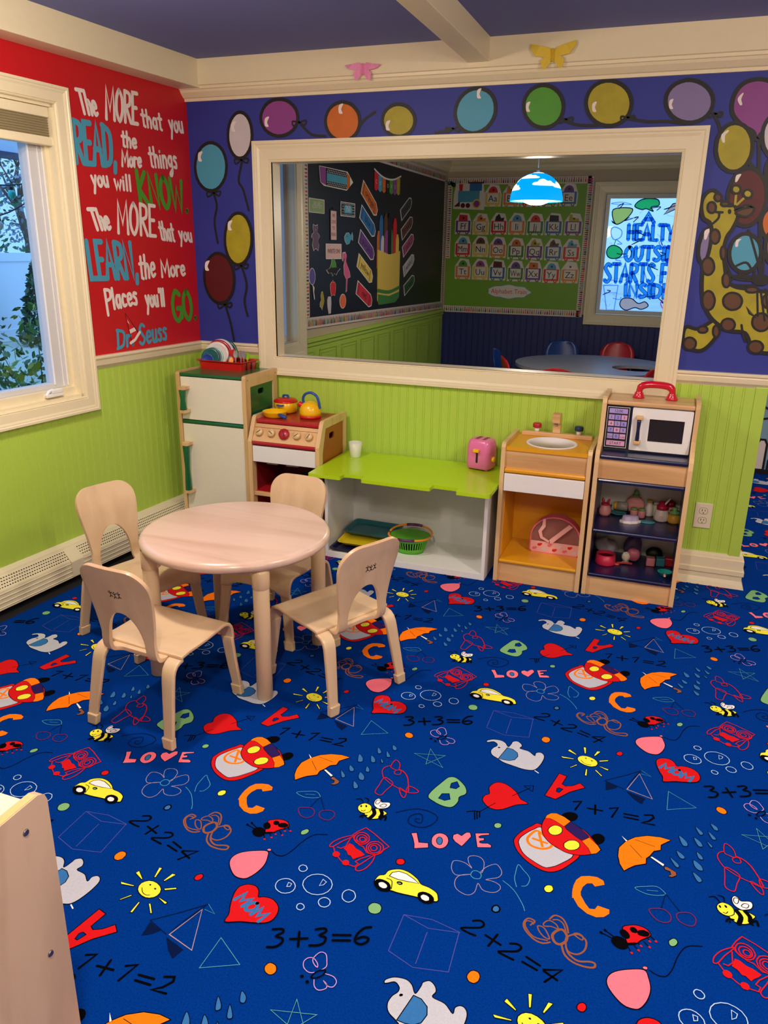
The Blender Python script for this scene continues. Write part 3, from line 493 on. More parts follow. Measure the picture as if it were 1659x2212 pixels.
MURAL = """#light blue balloon hanging lowest at the left, above the dark red one
Sk11~|126,1670 141,1612 123,1537 136,1439
FT15|206,1790 202,1764 194,1740 180,1719 163,1701 144,1689 122,1683 101,1684 80,1690 62,1703 47,1720 36,1742 30,1767 29,1793 34,1819 43,1843 57,1864 74,1881 94,1892 115,1898 136,1897 156,1890 174,1878 189,1861 199,1839 205,1815
Ck8~|127,1672 90,1676 94,1655 127,1672
Ck8~|127,1672 164,1680 157,1659 127,1672
Fw0~|50,1820 52,1853 76,1860 64,1836 70,1817
#white balloon beside the window frame
Sk11~|292,1809 270,1727 293,1685 319,1593
FW15|352,1924 349,1900 343,1878 333,1858 320,1842 306,1831 290,1826 274,1826 259,1832 246,1844 235,1860 227,1881 222,1903 222,1928 225,1951 232,1974 242,1993 255,2008 269,2019 285,2024 300,2023 315,2017 328,2006 339,1990 347,1970 351,1947
Ck8~|289,1817 254,1822 258,1801 289,1817
Ck8~|289,1817 325,1824 319,1804 289,1817
Fw0~|243,1947 245,1979 268,1986 257,1962 263,1942
#purple balloon near the ceiling corner
Sk11~|605,1966 661,1918 731,1909
FM15|594,1990 591,1972 582,1954 569,1940 551,1928 531,1920 508,1916 485,1916 462,1922 442,1931 424,1944 412,1960 404,1978 402,1997 406,2015 415,2032 428,2047 446,2059 467,2067 490,2070 513,2069 535,2064 555,2054 571,2041 584,2026 591,2008
Ck8~|600,1970 567,1975 572,1956 600,1970
Ck8~|600,1970 634,1977 628,1958 600,1970
Fw0~|423,1961 424,1992 446,1999 435,1976 442,1958
#orange balloon half hidden by the frame
Sk11~|908,1952 930,1974 974,1998
FO15|901,1964 899,1945 892,1927 881,1912 866,1900 848,1891 828,1887 808,1888 788,1893 770,1902 754,1916 743,1932 736,1950 733,1970 736,1989 744,2006 755,2021 771,2033 789,2041 808,2045 828,2044 848,2039 865,2030 880,2016 892,2001 899,1983
Fw0~|800,2001 800,2031 821,2038 811,2016 818,1999
#yellow balloon left of the sky blue one
FY15|1161,1958 1160,1943 1154,1929 1144,1916 1130,1906 1114,1900 1097,1896 1078,1897 1060,1901 1044,1909 1030,1920 1019,1933 1012,1948 1010,1964 1012,1979 1018,1993 1029,2006 1042,2015 1058,2022 1076,2025 1094,2024 1111,2020 1128,2012 1141,2001 1152,1988 1159,1974
Fw0~|1028,1926 1028,1956 1047,1962 1039,1940 1046,1923
#sky blue egg shaped balloon tilted to the right
Sk11~|1331,1918 1298,1910 1258,1906
FT15|1510,1952 1499,1934 1484,1919 1465,1908 1445,1901 1424,1899 1403,1903 1384,1911 1367,1924 1355,1940 1347,1959 1343,1980 1346,2001 1353,2021 1364,2038 1380,2053 1398,2064 1419,2070 1440,2071 1460,2067 1479,2059 1495,2047 1507,2031 1515,2012 1518,1992 1517,1972
Ck8~|1335,1920 1306,1924 1311,1906 1335,1920
Ck8~|1335,1920 1364,1926 1360,1908 1335,1920
Fw0~|1437,2035 1436,2063 1453,2069 1446,2049 1453,2033
#green balloon above the pass-through
Sk11~|1813,1932 1869,1916 1943,1912
FG15|1801,1987 1800,1968 1795,1951 1785,1935 1771,1923 1755,1915 1736,1911 1716,1912 1696,1917 1678,1926 1662,1940 1649,1956 1641,1974 1637,1994 1638,2013 1644,2030 1654,2045 1668,2057 1685,2065 1703,2069 1723,2068 1742,2063 1760,2053 1776,2040 1789,2024 1797,2006
Ck8~|1815,1939 1788,1943 1793,1926 1815,1939
Ck8~|1815,1939 1840,1945 1838,1928 1815,1939
Fw0~|1650,1976 1648,2004 1664,2010 1658,1989 1665,1974
#yellow balloon beside the green one
Sk11~|2061,1933 2140,1919 2210,1918 2281,1906
FY15|2069,1988 2068,1968 2063,1950 2053,1934 2038,1922 2020,1913 2000,1909 1978,1910 1957,1915 1937,1925 1919,1939 1905,1956 1896,1975 1891,1995 1892,2015 1898,2033 1908,2049 1923,2061 1941,2069 1962,2073 1983,2072 2004,2066 2024,2056 2041,2043 2055,2026 2064,2007
Ck8~|2060,1937 2035,1941 2040,1924 2060,1937
Ck8~|2060,1937 2084,1942 2083,1926 2060,1937
Fw0~|1920,1965 1917,1992 1933,1999 1928,1979 1935,1963
#lavender balloon above the frame corner
Sk11~|2385,1931 2403,1902 2414,1874
FL15|2372,1982 2372,1964 2367,1948 2357,1933 2343,1922 2326,1914 2306,1910 2285,1911 2264,1916 2244,1925 2226,1938 2212,1954 2203,1971 2198,1989 2198,2007 2204,2024 2214,2038 2228,2049 2246,2056 2265,2060 2286,2059 2307,2053 2326,2044 2343,2032 2357,2017 2367,2000
Ck8~|2386,1938 2362,1942 2368,1925 2386,1938
Ck8~|2386,1938 2409,1943 2408,1927 2386,1938
Fw0~|2215,1964 2212,1990 2226,1996 2222,1977 2229,1962
#yellow balloon left of the white one
Sk11~|270,1325 293,1241 276,1163 291,1091
FY15|331,1461 328,1432 320,1404 309,1380 294,1360 277,1346 259,1339 241,1338 223,1345 207,1359 194,1378 185,1403 180,1430 180,1459 184,1489 192,1516 203,1540 218,1559 235,1573 253,1579 271,1579 288,1573 304,1559 316,1540 325,1517 331,1490
Ck8~|265,1333 229,1337 233,1315 265,1333
Ck8~|265,1333 303,1343 296,1321 265,1333
Fw0~|201,1503 203,1537 227,1546 215,1520 222,1501
#dark red balloon low in the corner
Sk11~|166,1132 189,1052 206,962
FD15|222,1279 221,1250 215,1221 205,1196 190,1175 172,1159 152,1150 131,1148 110,1152 91,1164 74,1182 61,1206 52,1233 49,1262 50,1291 57,1319 68,1344 83,1365 101,1380 121,1389 141,1390 162,1385 181,1374 197,1356 210,1333 219,1307
Ck8~|161,1141 123,1144 127,1121 161,1141
Ck8~|161,1141 200,1152 193,1129 161,1141
Fw0~|57,1309 60,1345 85,1354 72,1327 79,1307
#bunch of balloons held by the giraffe
FM15~|2447,1940 2445,1996 2470,2036 2514,2050 2562,2041 2602,2009 2617,1949 2594,1899 2557,1859 2555,1846 2543,1846 2531,1870 2485,1897
Fw0~|2470,1965 2459,1986 2470,2003 2477,2005 2472,1985 2478,1967
FW15|2669,1848 2671,1830 2669,1812 2665,1797 2657,1785 2648,1776 2636,1772 2624,1772 2611,1777 2598,1786 2587,1799 2577,1814 2570,1832 2566,1851 2564,1870 2566,1887 2571,1902 2578,1914 2588,1922 2599,1926 2612,1926 2624,1921 2637,1912 2648,1899 2657,1884 2665,1866
FG15|2676,1726 2677,1712 2676,1699 2673,1688 2667,1678 2660,1672 2651,1669 2642,1669 2632,1672 2623,1679 2614,1688 2607,1700 2601,1713 2598,1727 2597,1741 2598,1754 2602,1766 2608,1775 2615,1781 2623,1784 2633,1784 2643,1780 2652,1774 2660,1764 2667,1753 2673,1740
Sk12|2556,1838 2574,1722 2642,1326
FY15|2537,1806 2536,1786 2530,1768 2522,1752 2510,1740 2496,1732 2480,1730 2464,1732 2449,1740 2434,1752 2422,1767 2413,1786 2407,1807 2406,1828 2407,1848 2413,1866 2422,1882 2434,1894 2448,1901 2464,1903 2479,1900 2495,1893 2509,1881 2520,1866 2530,1847 2535,1827
Fw0~|2425,1839 2419,1863 2438,1878 2444,1875 2433,1860 2435,1836
Sk12~|2529,1766 2551,1744 2563,1736
FD15|2615,1627 2613,1602 2608,1579 2598,1559 2586,1544 2571,1534 2554,1530 2537,1533 2520,1541 2505,1555 2492,1574 2482,1597 2476,1622 2474,1647 2476,1672 2482,1695 2491,1714 2504,1728 2519,1738 2535,1741 2552,1738 2568,1730 2583,1716 2596,1698 2606,1676 2612,1652
Fw0~|2493,1694 2494,1716 2511,1721 2506,1707 2500,1694
FO15|2704,1539 2705,1524 2704,1510 2699,1497 2692,1487 2683,1480 2673,1476 2661,1476 2649,1479 2638,1486 2628,1496 2619,1509 2613,1523 2609,1538 2608,1553 2610,1568 2615,1580 2622,1590 2631,1597 2641,1601 2653,1601 2664,1597 2676,1590 2686,1580 2694,1568 2701,1554
FT15|2627,1422 2626,1405 2621,1389 2613,1375 2603,1365 2591,1358 2577,1356 2563,1357 2549,1363 2536,1373 2525,1386 2517,1402 2512,1419 2510,1437 2512,1454 2516,1470 2524,1483 2535,1493 2547,1500 2561,1502 2575,1500 2588,1494 2601,1484 2612,1472 2620,1456 2625,1439
Fw0~|2529,1454 2529,1477 2547,1482 2539,1471 2538,1454
FL15|2449,1450 2447,1434 2444,1419 2439,1406 2433,1396 2426,1390 2419,1387 2412,1388 2406,1393 2401,1402 2396,1414 2393,1429 2392,1445 2392,1461 2395,1477 2398,1492 2403,1505 2409,1515 2415,1521 2422,1523 2429,1522 2435,1517 2441,1508 2445,1496 2448,1482 2449,1466
Fw0~|2409,1481 2407,1512 2431,1521 2423,1504 2417,1481
FY15|2691,1451 2693,1436 2693,1422 2691,1410 2688,1400 2684,1393 2678,1389 2672,1389 2666,1393 2659,1399 2653,1409 2647,1421 2643,1435 2640,1450 2638,1465 2638,1478 2640,1491 2643,1500 2648,1507 2653,1511 2659,1511 2666,1507 2672,1500 2678,1491 2684,1479 2688,1465
Sk9~|2497,1408 2541,1334 2642,1326
Sk9~|2536,1375 2577,1393 2603,1365
Sk9~|2523,1311 2562,1346 2642,1326
Sk9~|2616,1494 2642,1326
Sk9~|2569,1516 2621,1393 2642,1326
Sk9~|2633,1489 2647,1326
Sk9~|2613,1371 2608,1336 2541,1340
Sk9~|2667,1338 2623,1308 2535,1305
#yellow spotted giraffe
FY15~|2487,1162 2434,1126 2387,1132 2378,1096 2390,1059 2434,1037 2469,1045 2503,1090 2517,1142 2504,1162
FY15~|2423,1540 2395,1560 2382,1599 2383,1632 2399,1657 2420,1662 2442,1643 2456,1621 2482,1607 2505,1605 2522,1568 2509,1521 2492,1488 2488,1437 2500,1380 2518,1322 2550,1299 2592,1292 2637,1285 2692,1281 2740,1271 2765,1168 2772,1074 2741,1048 2691,1042 2649,1064 2616,1117 2561,1124 2512,1145 2467,1185 2435,1249 2423,1314 2421,1372 2433,1430 2434,1498
FN9|2452,1636 2452,1633 2451,1630 2450,1627 2448,1625 2445,1623 2442,1622 2439,1622 2436,1623 2433,1625 2430,1627 2428,1630 2426,1633 2425,1636 2425,1640 2426,1643 2427,1646 2429,1648 2432,1650 2435,1651 2438,1651 2441,1650 2444,1648 2447,1646 2449,1643 2451,1640
FN9|2483,1613 2483,1610 2482,1608 2480,1607 2478,1605 2475,1604 2471,1604 2467,1604 2464,1604 2460,1605 2457,1607 2455,1609 2453,1611 2453,1613 2453,1615 2454,1617 2456,1619 2458,1620 2461,1621 2465,1621 2469,1621 2472,1621 2476,1620 2479,1618 2481,1617 2483,1615
FN9|2466,1490 2466,1484 2465,1478 2464,1472 2461,1468 2458,1465 2454,1463 2450,1463 2445,1465 2441,1468 2437,1472 2434,1477 2432,1483 2430,1490 2430,1496 2430,1502 2432,1508 2435,1512 2438,1515 2442,1517 2446,1517 2451,1515 2455,1512 2459,1508 2462,1503 2464,1497
FN9|2498,1428 2498,1422 2498,1416 2498,1411 2497,1407 2495,1404 2493,1403 2490,1403 2488,1404 2485,1407 2483,1411 2481,1416 2479,1422 2478,1428 2477,1434 2477,1440 2478,1445 2479,1449 2481,1452 2483,1453 2485,1453 2488,1452 2491,1449 2493,1445 2495,1440 2497,1434
FN9|2461,1376 2462,1368 2461,1360 2458,1354 2455,1348 2450,1344 2445,1342 2439,1342 2433,1344 2428,1347 2423,1353 2419,1359 2416,1367 2414,1375 2413,1383 2414,1391 2417,1397 2420,1403 2425,1407 2430,1409 2436,1409 2442,1407 2447,1403 2452,1398 2456,1391 2459,1384
FN9|2529,1324 2529,1317 2529,1311 2528,1305 2526,1301 2523,1297 2520,1296 2516,1296 2513,1297 2509,1300 2506,1305 2503,1310 2501,1316 2500,1323 2499,1330 2499,1336 2501,1341 2503,1346 2505,1349 2508,1351 2512,1351 2515,1349 2519,1346 2522,1342 2525,1337 2527,1330
FN9|2482,1242 2482,1233 2481,1224 2479,1217 2476,1211 2471,1206 2466,1204 2460,1203 2454,1205 2448,1209 2443,1215 2439,1223 2436,1231 2434,1240 2433,1249 2434,1258 2436,1266 2440,1272 2444,1276 2450,1279 2455,1279 2461,1277 2467,1273 2472,1267 2476,1259 2480,1251
FN9|2585,1243 2585,1235 2583,1227 2580,1220 2574,1214 2567,1210 2559,1208 2550,1207 2541,1209 2533,1213 2526,1218 2520,1224 2516,1232 2514,1240 2513,1248 2515,1256 2519,1263 2525,1269 2532,1273 2540,1275 2549,1275 2558,1273 2566,1270 2573,1265 2579,1258 2583,1251
FN9|2572,1149 2572,1143 2571,1137 2568,1132 2564,1128 2559,1125 2553,1123 2547,1122 2540,1124 2534,1126 2529,1130 2525,1135 2522,1140 2520,1146 2520,1152 2522,1158 2524,1163 2528,1167 2534,1170 2540,1172 2546,1172 2552,1171 2558,1169 2563,1165 2567,1160 2570,1155
FN9|2470,1125 2470,1122 2469,1118 2467,1116 2464,1113 2460,1112 2456,1111 2452,1111 2447,1111 2443,1112 2439,1114 2436,1117 2434,1120 2433,1123 2434,1126 2435,1129 2437,1132 2440,1134 2444,1136 2448,1137 2452,1137 2457,1137 2461,1135 2465,1133 2467,1131 2469,1128
FN9|2517,1120 2518,1114 2517,1108 2516,1104 2514,1100 2512,1097 2509,1095 2506,1095 2503,1096 2500,1099 2497,1103 2495,1107 2493,1113 2492,1118 2492,1124 2492,1130 2493,1135 2495,1139 2497,1141 2500,1143 2503,1143 2506,1142 2509,1139 2512,1135 2514,1131 2516,1125
FN9|2433,1065 2433,1059 2432,1053 2429,1047 2425,1043 2420,1040 2415,1038 2409,1038 2403,1039 2397,1041 2392,1045 2388,1050 2385,1056 2384,1062 2384,1068 2385,1074 2388,1080 2392,1084 2397,1087 2402,1089 2408,1089 2414,1088 2420,1085 2425,1081 2429,1077 2432,1071
FN9|2691,1065 2691,1059 2689,1053 2686,1048 2682,1043 2677,1040 2670,1038 2664,1038 2657,1039 2650,1042 2645,1045 2640,1050 2637,1056 2635,1062 2635,1068 2637,1074 2640,1079 2644,1083 2650,1086 2656,1088 2663,1088 2669,1087 2676,1085 2681,1081 2686,1076 2689,1071
FN9|2638,1290 2637,1287 2636,1284 2633,1282 2629,1280 2625,1279 2619,1278 2614,1278 2608,1278 2603,1279 2599,1281 2595,1283 2593,1286 2592,1288 2592,1291 2593,1294 2596,1296 2600,1298 2605,1300 2610,1300 2616,1301 2621,1300 2626,1299 2631,1297 2634,1295 2637,1293
FN9|2701,1165 2701,1157 2700,1149 2696,1141 2691,1135 2685,1131 2678,1129 2670,1128 2662,1130 2654,1134 2647,1139 2641,1146 2637,1154 2635,1162 2635,1171 2636,1179 2640,1186 2645,1192 2651,1196 2659,1198 2667,1199 2675,1197 2682,1193 2689,1188 2695,1181 2699,1173
FN9|2703,1247 2703,1241 2702,1235 2700,1229 2697,1225 2693,1222 2688,1220 2683,1220 2677,1221 2672,1224 2668,1228 2664,1233 2661,1239 2659,1245 2659,1252 2660,1257 2662,1263 2665,1267 2670,1270 2674,1272 2680,1272 2685,1271 2690,1268 2695,1264 2698,1259 2701,1253
Ck9|2606,1220 2620,1197 2648,1180
Sk9~|2597,1149 2608,1113 2623,1084
Sk8|2635,1285 2652,1187
Sk8|2648,1285 2680,1170
Sk8|2664,1292 2688,1200
Fk0|2674,1329 2674,1324 2672,1319 2668,1314 2663,1310 2656,1307 2649,1306 2641,1306 2633,1307 2626,1309 2619,1313 2614,1317 2611,1322 2609,1328 2609,1333 2611,1338 2615,1343 2620,1347 2627,1349 2634,1351 2642,1351 2650,1350 2657,1348 2664,1344 2669,1340 2672,1335
FN9~|2511,1579 2531,1593 2572,1600 2573,1579 2554,1565 2532,1568
FY9~|2510,1588 2536,1596 2570,1601 2545,1607 2514,1596
FN9|2436,1599 2436,1594 2436,1589 2434,1585 2432,1582 2429,1580 2425,1579 2421,1579 2418,1580 2414,1582 2411,1585 2408,1589 2406,1594 2405,1599 2405,1604 2405,1609 2407,1613 2409,1616 2412,1618 2416,1619 2420,1619 2423,1618 2427,1616 2430,1613 2433,1608 2435,1604
Sk9~|2434,1540 2451,1560 2451,1581
Sk9|2440,1582 2463,1581
Fk0|2495,1584 2495,1582 2495,1580 2494,1578 2493,1576 2492,1575 2491,1575 2489,1575 2488,1575 2486,1576 2485,1578 2483,1580 2483,1582 2482,1584 2482,1586 2482,1588 2483,1590 2484,1592 2485,1593 2486,1593 2488,1593 2490,1593 2491,1592 2493,1590 2494,1588 2495,1586
SY9|2503,1651 2505,1612
SY9|2542,1642 2512,1610
FY9|2517,1665 2517,1662 2516,1658 2515,1655 2512,1653 2509,1651 2505,1650 2501,1650 2497,1651 2494,1653 2490,1655 2488,1658 2486,1662 2485,1665 2485,1669 2486,1673 2487,1676 2490,1678 2493,1680 2497,1680 2501,1680 2505,1679 2508,1678 2512,1675 2514,1672 2516,1669
FY9|2561,1649 2561,1645 2560,1642 2558,1639 2556,1636 2553,1634 2549,1634 2545,1634 2542,1635 2538,1636 2535,1639 2532,1642 2530,1645 2529,1649 2529,1652 2530,1656 2532,1659 2534,1661 2537,1663 2541,1664 2545,1664 2548,1663 2552,1661 2555,1659 2558,1656 2560,1652"""
LWORDS = """w9|The|689,1934 593,1937 707,2018
w10|MORE|551,1932 355,1937 540,2055
w8|that|326,1933 188,1933 332,2001
w8|you|139,1935 37,1942 147,2007
T14|READ,|749,1743 513,1749 746,1899
w8|the|467,1835 374,1836 465,1895
w8|More|478,1754 353,1760 473,1816
w8|things|293,1767 99,1777 302,1850
w8|you|667,1658 569,1663 673,1722
w8|will|533,1656 429,1655 534,1718
G14|KNOW.|384,1607 39,1583 397,1742
w10|The|680,1483 578,1488 706,1564
w10|MORE|540,1474 291,1465 531,1607
w8|that|256,1451 152,1444 270,1532
w8|you|120,1451 20,1444 127,1515
T14|LEARN,|730,1282 434,1279 740,1435
w9|the|419,1272 312,1283 422,1375
w9|More|269,1280 91,1284 274,1354
w9|Places|653,1145 451,1161 660,1233
w9|you'll|396,1147 261,1144 399,1226
G14|GO.|204,1065 24,1066 216,1208
T9|Dr.|609,971 499,978 604,1052
T9|Seuss|459,974 265,982 457,1066"""
FWORDS = """A|1940,1685 2041,1685 1934,1766
HEALTY|1821,1542 2225,1537 1814,1671
OUTSIDE|1816,1358 2325,1367 1814,1477
STARTS FROM|1652,1164 2463,1175 1646,1325
INSIDE|1847,1038 2252,1040 1839,1152"""
FPAINT = """Fy9~|1669,1799 1836,1806 1794,1721 1704,1675
Fg9~|1855,1827 1893,1875 1962,1892 2048,1881 2061,1833 1999,1819 2018,1784 1958,1805 1916,1799
Fe9|2113,1756 2179,1846 2213,1853 2213,1805
Cb9~|1667,1606 1692,1649 1761,1621 1760,1564 1703,1541
Fg9~|1648,1431 1665,1475 1709,1491 1763,1469 1789,1433 1771,1389 1713,1374 1667,1388
Sg9~|1709,1491 1719,1534
Cb9|1651,1134 1783,1138 1770,911 1701,908
Sb6~|1670,1067 1776,1070
Fe9~|1816,974 1841,1020 1916,1022 1981,980 2038,997 2072,960 2016,928 1955,941 1883,915 1835,936
Cm9~|2179,987 2210,1032 2259,990 2222,929
Cb6~|1649,1849 1735,1862 1824,1841"""
CARDS = """Ay,558,1902 Bo,734,1901 Cr,908,1900 Dg,1087,1901 Eb,1266,1905 Fp,279,1653 Gy,454,1649 Hr,630,1652 Io,804,1651 Jg,979,1649 Kb,1151,1650 Lp,1331,1650 Mr,286,1445 Ny,462,1445 Oo,635,1439 Pg,812,1431 Qp,988,1429 Rb,1165,1427 Sr,1332,1424 To,296,1234 Uy,470,1233 Vb,643,1231 Wg,821,1227 Xp,991,1227 Yr,1163,1222 Zo,1336,1224"""
BOARD = """pencil|1250,1922 1825,1796
scientist|1109,1719 1340,1634
read|1430,1669 1539,1473
math|1604,1725 1860,1633
bear|1136,1568 1267,1405
fish|1665,1537 1823,1446
write|1357,1453 1617,1355
frog|1369,1359 1590,1247
flamingo|1628,1398 1776,1133
balloon|1094,1306 1189,1104
pepper|1423,1217 1519,1112
pear|1251,1152 1329,1032
chalk|1368,1115 1450,997
orange|1583,1122 1697,1021
banner|2239,1975 2821,1834
box|2313,1695 2844,1006
--
orange|2009,1837 2282,1693
blue|1984,1671 2245,1544
purple|1962,1504 2224,1377
yellow|1934,1339 2198,1212
red|1919,1150 2190,1036
black|2870,1697 3100,1808
brown|2896,1546 3139,1660
pink|2937,1411 3178,1522
white|2965,1252 3206,1356
green|2992,1096 3228,1180"""
# ================================================================ SETTING
FZ = lambda u, v, d: (u, v, d)
m = MB(); pts = [(0, 0)]; ex = 5.1
m.flat([LW(5.2, 0)[:2], (5.2, LW(5.2, 0)[1]), (5.2, 4.35), (0.0, 4.35), (0.1, 0.05), (0, 0)], FZ, 0.0, M['carpet'])
m.flat([LW(0, 0, .0)[:2], LW(5.2, 0, .0)[:2], LW(5.2, 0, .115)[:2], LW(0, 0, .115)[:2]], FZ, 0.0006, M['dark'])  # black strip along the carpet edge, under and just before the heater
CK = dict(k=mat('carpet_black', (3, 3, 8), .95, spec=.05), r=mat('carpet_red', (206, 24, 30), .95, spec=.05, noise=.15, nscale=300), o=mat('carpet_orange', (255, 124, 18), .95, spec=.05, noise=.12, nscale=300), y=mat('carpet_yellow', (240, 232, 66), .95, spec=.05, noise=.12, nscale=300), w=mat('carpet_white', (236, 236, 240), .95, spec=.05),
 g=mat('carpet_grey', (186, 190, 204), .95, spec=.05, noise=.15, nscale=300), p=mat('carpet_pink', (248, 120, 140), .95, spec=.05, noise=.12, nscale=300), n=mat('carpet_sage', (124, 178, 122), .95, spec=.05, noise=.12, nscale=300), b=mat('carpet_steel_blue', (52, 112, 176), .95, spec=.05, noise=.15, nscale=300), u=mat('carpet_purple', (44, 28, 92), .95, spec=.05),
 l=mat('carpet_pale_blue', (176, 208, 246), .95, spec=.05), t=mat('carpet_brown', (142, 84, 58), .95, spec=.05), v=mat('carpet_violet', (74, 76, 166), .95, spec=.05), c=mat('carpet_aqua', (74, 156, 178), .95, spec=.05), h=mat('carpet_sand', (158, 140, 160), .95, spec=.05), P=mat('carpet_orchid', (196, 152, 210), .95, spec=.05), s=mat('carpet_mint', (98, 178, 150), .95, spec=.05), D=mat('carpet_dusk', (4, 22, 66), .95, spec=.05), m=mat('carpet_maroon', (104, 36, 88), .95, spec=.05), B=M['carpet'])
LAT = (0.894060, -0.015982, 0.007013, 0.884351)
tile = []
for line in CARPET.strip().split('\n'):
    h, p = line.split('|'); kind, c = h[0], h[1]; sm = h.endswith('~'); w = float(h[2:].rstrip('~'))/1000
    q = [tuple(float(a)/1000 for a in t.split(',')) for t in p.split()]
    if sm: q = smooth_line(q, kind != 'S', 4)
    tile.append((kind, c, w, q))
def inside(x, y):
    if y < 0: return x > y*-sT/cT*1.0+.14 - .0 and y > -4.9 and x < 5.0
    return x > 2.76 and x < 5 and y < 2.1
for i in range(-3, 7):
    for j in range(-8, 6):
        ox = i*LAT[0]+j*LAT[2]; oy = i*LAT[1]+j*LAT[3]
        if not (-1.5 < ox < 5 and -5 < oy < 2.6): continue
        for k, (kind, c, w, q) in enumerate(tile):
            cx = sum(a for a, b in q)/len(q)+ox; cy = sum(b for a, b in q)/len(q)+oy
            if not inside(cx, cy): continue
            q2 = [(a+ox, b+oy) for a, b in q]; d = 0.0002+k*0.000012
            if kind == 'F':
                m.flat(q2, FZ, d, CK[c])
                if w: m.ribbon(q2, w*1.3, FZ, d+0.000006, CK['k'], True)
            else: m.ribbon(q2, w, FZ, d, CK[c], kind == 'C')
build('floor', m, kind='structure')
m = MB(); m.box(-1, 5.3, -5.3, 4.5, 2.245, 2.33, M['ceil']); build('ceiling', m, kind='structure')
# ---- back wall with the pass-through and everything painted on it
OX0, OX1, OZ0, OZ1 = .455, 2.283, .898, 1.803
m = MB()
for x0, x1, z0, z1 in ((0, OX0-.01, .885, 2.245), (OX1+.01, 2.730, .885, 2.245), (OX0-.01, OX1+.01, OZ1+.01, 2.245)): m.box(x0, x1, 0, .07, z0, z1, M['blue_wall'])
m.box(0, 2.730, 0, .07, 0, .885, M['green'])
m.box(2.730, 5.2, 0, .07, 2.08, 2.245, M['blue_wall'])
def beads(mb, s0, s1, z0, z1, fn, mt, pitch=.0425, ph=0.0, t=.006):
    prof = []; s = s0
    k = math.floor((s0-ph)/pitch)
    prof.append((s0, t))
    while True:
        k += 1; c = ph+k*pitch
        if c > s1-.008: break
        if c < s0+.008: continue
        for a, b in ((-.0056, t), (-.0042, t-.0019), (-.0028, t), (.0028, t), (.0042, t-.0019), (.0056, t)): prof.append((c+a, b))
    prof.append((s1, t))
    mb.grid([[fn(a, z0, b) for a, b in prof], [fn(a, z1, b) for a, b in prof]], mt, False)
    mb.grid([[fn(a, z1, b) for a, b in prof], [fn(a, z1, 0) for a, b in prof]], mt, False)
beads(m, 0, .40, .14, .925, BW, M['green'], ph=.012); beads(m, .40, 2.33, .14, .83, BW, M['green'], ph=.012); beads(m, 2.33, 2.690, .14, .925, BW, M['green'], ph=.012)
wall_back = build('wall_back', m, kind='structure')
m = MB(); m.box(2.690, 2.733, -.013, 0, .14, .9, M['green']); m.box(2.730, 2.738, -.013, .07, .14, .9, M['green']); build('trim_6', m, bevel=.002, kind='structure')
WK = dict(k=mat('mural_black', (10, 10, 14), .5), w=mat('mural_white', (236, 226, 222), .5), T=mat('mural_teal', (72, 158, 190), .5, noise=.06, nscale=14), W=mat('mural_pale', (206, 200, 206), .5, noise=.08, nscale=14), M=mat('mural_magenta', (142, 62, 142), .5, noise=.16, nscale=16), O=mat('mural_orange', (206, 104, 18), .5, noise=.2, nscale=16),
 Y=mat('mural_yellow', (170, 158, 28), .5, noise=.25, nscale=18), G=mat('mural_green', (74, 154, 40), .5, noise=.15, nscale=16), L=mat('mural_lavender', (132, 118, 168), .5, noise=.05, nscale=14), D=mat('mural_dark_red', (86, 4, 18), .5, noise=.15, nscale=14), N=mat('mural_brown', (92, 56, 32), .5, noise=.08, nscale=20), R=mat('mural_bright_red', (214, 26, 34), .5))
WKb = dict(WK)
base = .001
for blk in MURAL.strip().split('#')[1:]:
    nm, body = blk.split('\n', 1); m = MB()
    kk = draw(m, body, BW, WK, base=base, step=0.00003, inkw=1); base += (kk+1)*.00007
    # keep the paint on the wall: drop what would fall past its end
    for i_, v in enumerate(m.v): m.v[i_] = (min(v[0], 2.7295), v[1], v[2])
    build('painted_giraffe' if 'giraffe' in nm and 'bunch' not in nm else ('painted_balloon_bunch' if 'bunch' in nm else 'painted_balloon'), m, wall_back, label='painted '+nm if not nm.startswith('painted') else nm)
# ---- mouldings
def line_path(fn, a, b, z=0): return [((fn(a, z, 0)), Vector(fn(a, z, 1))-Vector(fn(a, z, 0)), (0, 0, 1)), ((fn(b, z, 0)), Vector(fn(b, z, 1))-Vector(fn(b, z, 0)), (0, 0, 1))]
RAIL = [(0, .895), (.006, .895), (.009, .9), (.02, .912), (.024, .932), (.022, .938), (.03, .942), (.031, .949), (.028, .953), (0, .953)]
def corner_path(pts):
    """horizontal mitred path; pts: xy list, moulding grows to the right-hand side"""
    out = []; P = [Vector(p) for p in pts]
    for i, p in enumerate(P):
        ds = []
        if i > 0: ds.append((P[i]-P[i-1]).normalized())
        if i < len(P)-1: ds.append((P[i+1]-P[i]).normalized())
        ns = [Vector((d.y, -d.x)) for d in ds]; n = sum(ns, Vector((0, 0))); n.normalize(); n = n/n.dot(ns[0]); out.append(((p.x, p.y, 0), (n.x, n.y, 0), (0, 0, 1)))
    return out
lw_pt = lambda s: LW(s, 0)[:2]
m = MB(); sweep(m, corner_path([lw_pt(.775), (0, 0), (.356, 0)]), RAIL, M['cream']); build('trim_1', m, kind='structure')
m = MB(); sweep(m, corner_path([(2.371, 0), (2.733, 0), (2.733, .07)]), RAIL, M['cream']); build('trim_2', m, kind='structure')
m = MB(); CR_ = [(0, 2.078), (.012, 2.078), (.014, 2.09), (.022, 2.093), (.04, 2.112), (.044, 2.122), (.05, 2.124), (.052, 2.135), (.06, 2.138), (.06, 2.25), (0, 2.25)]
sweep(m, [((-.1, 0, 0), (0, -1, 0), (0, 0, 1)), ((5.2, 0, 0), (0, -1, 0), (0, 0, 1))], CR_, M['cream']); build('trim_3', m, kind='structure')
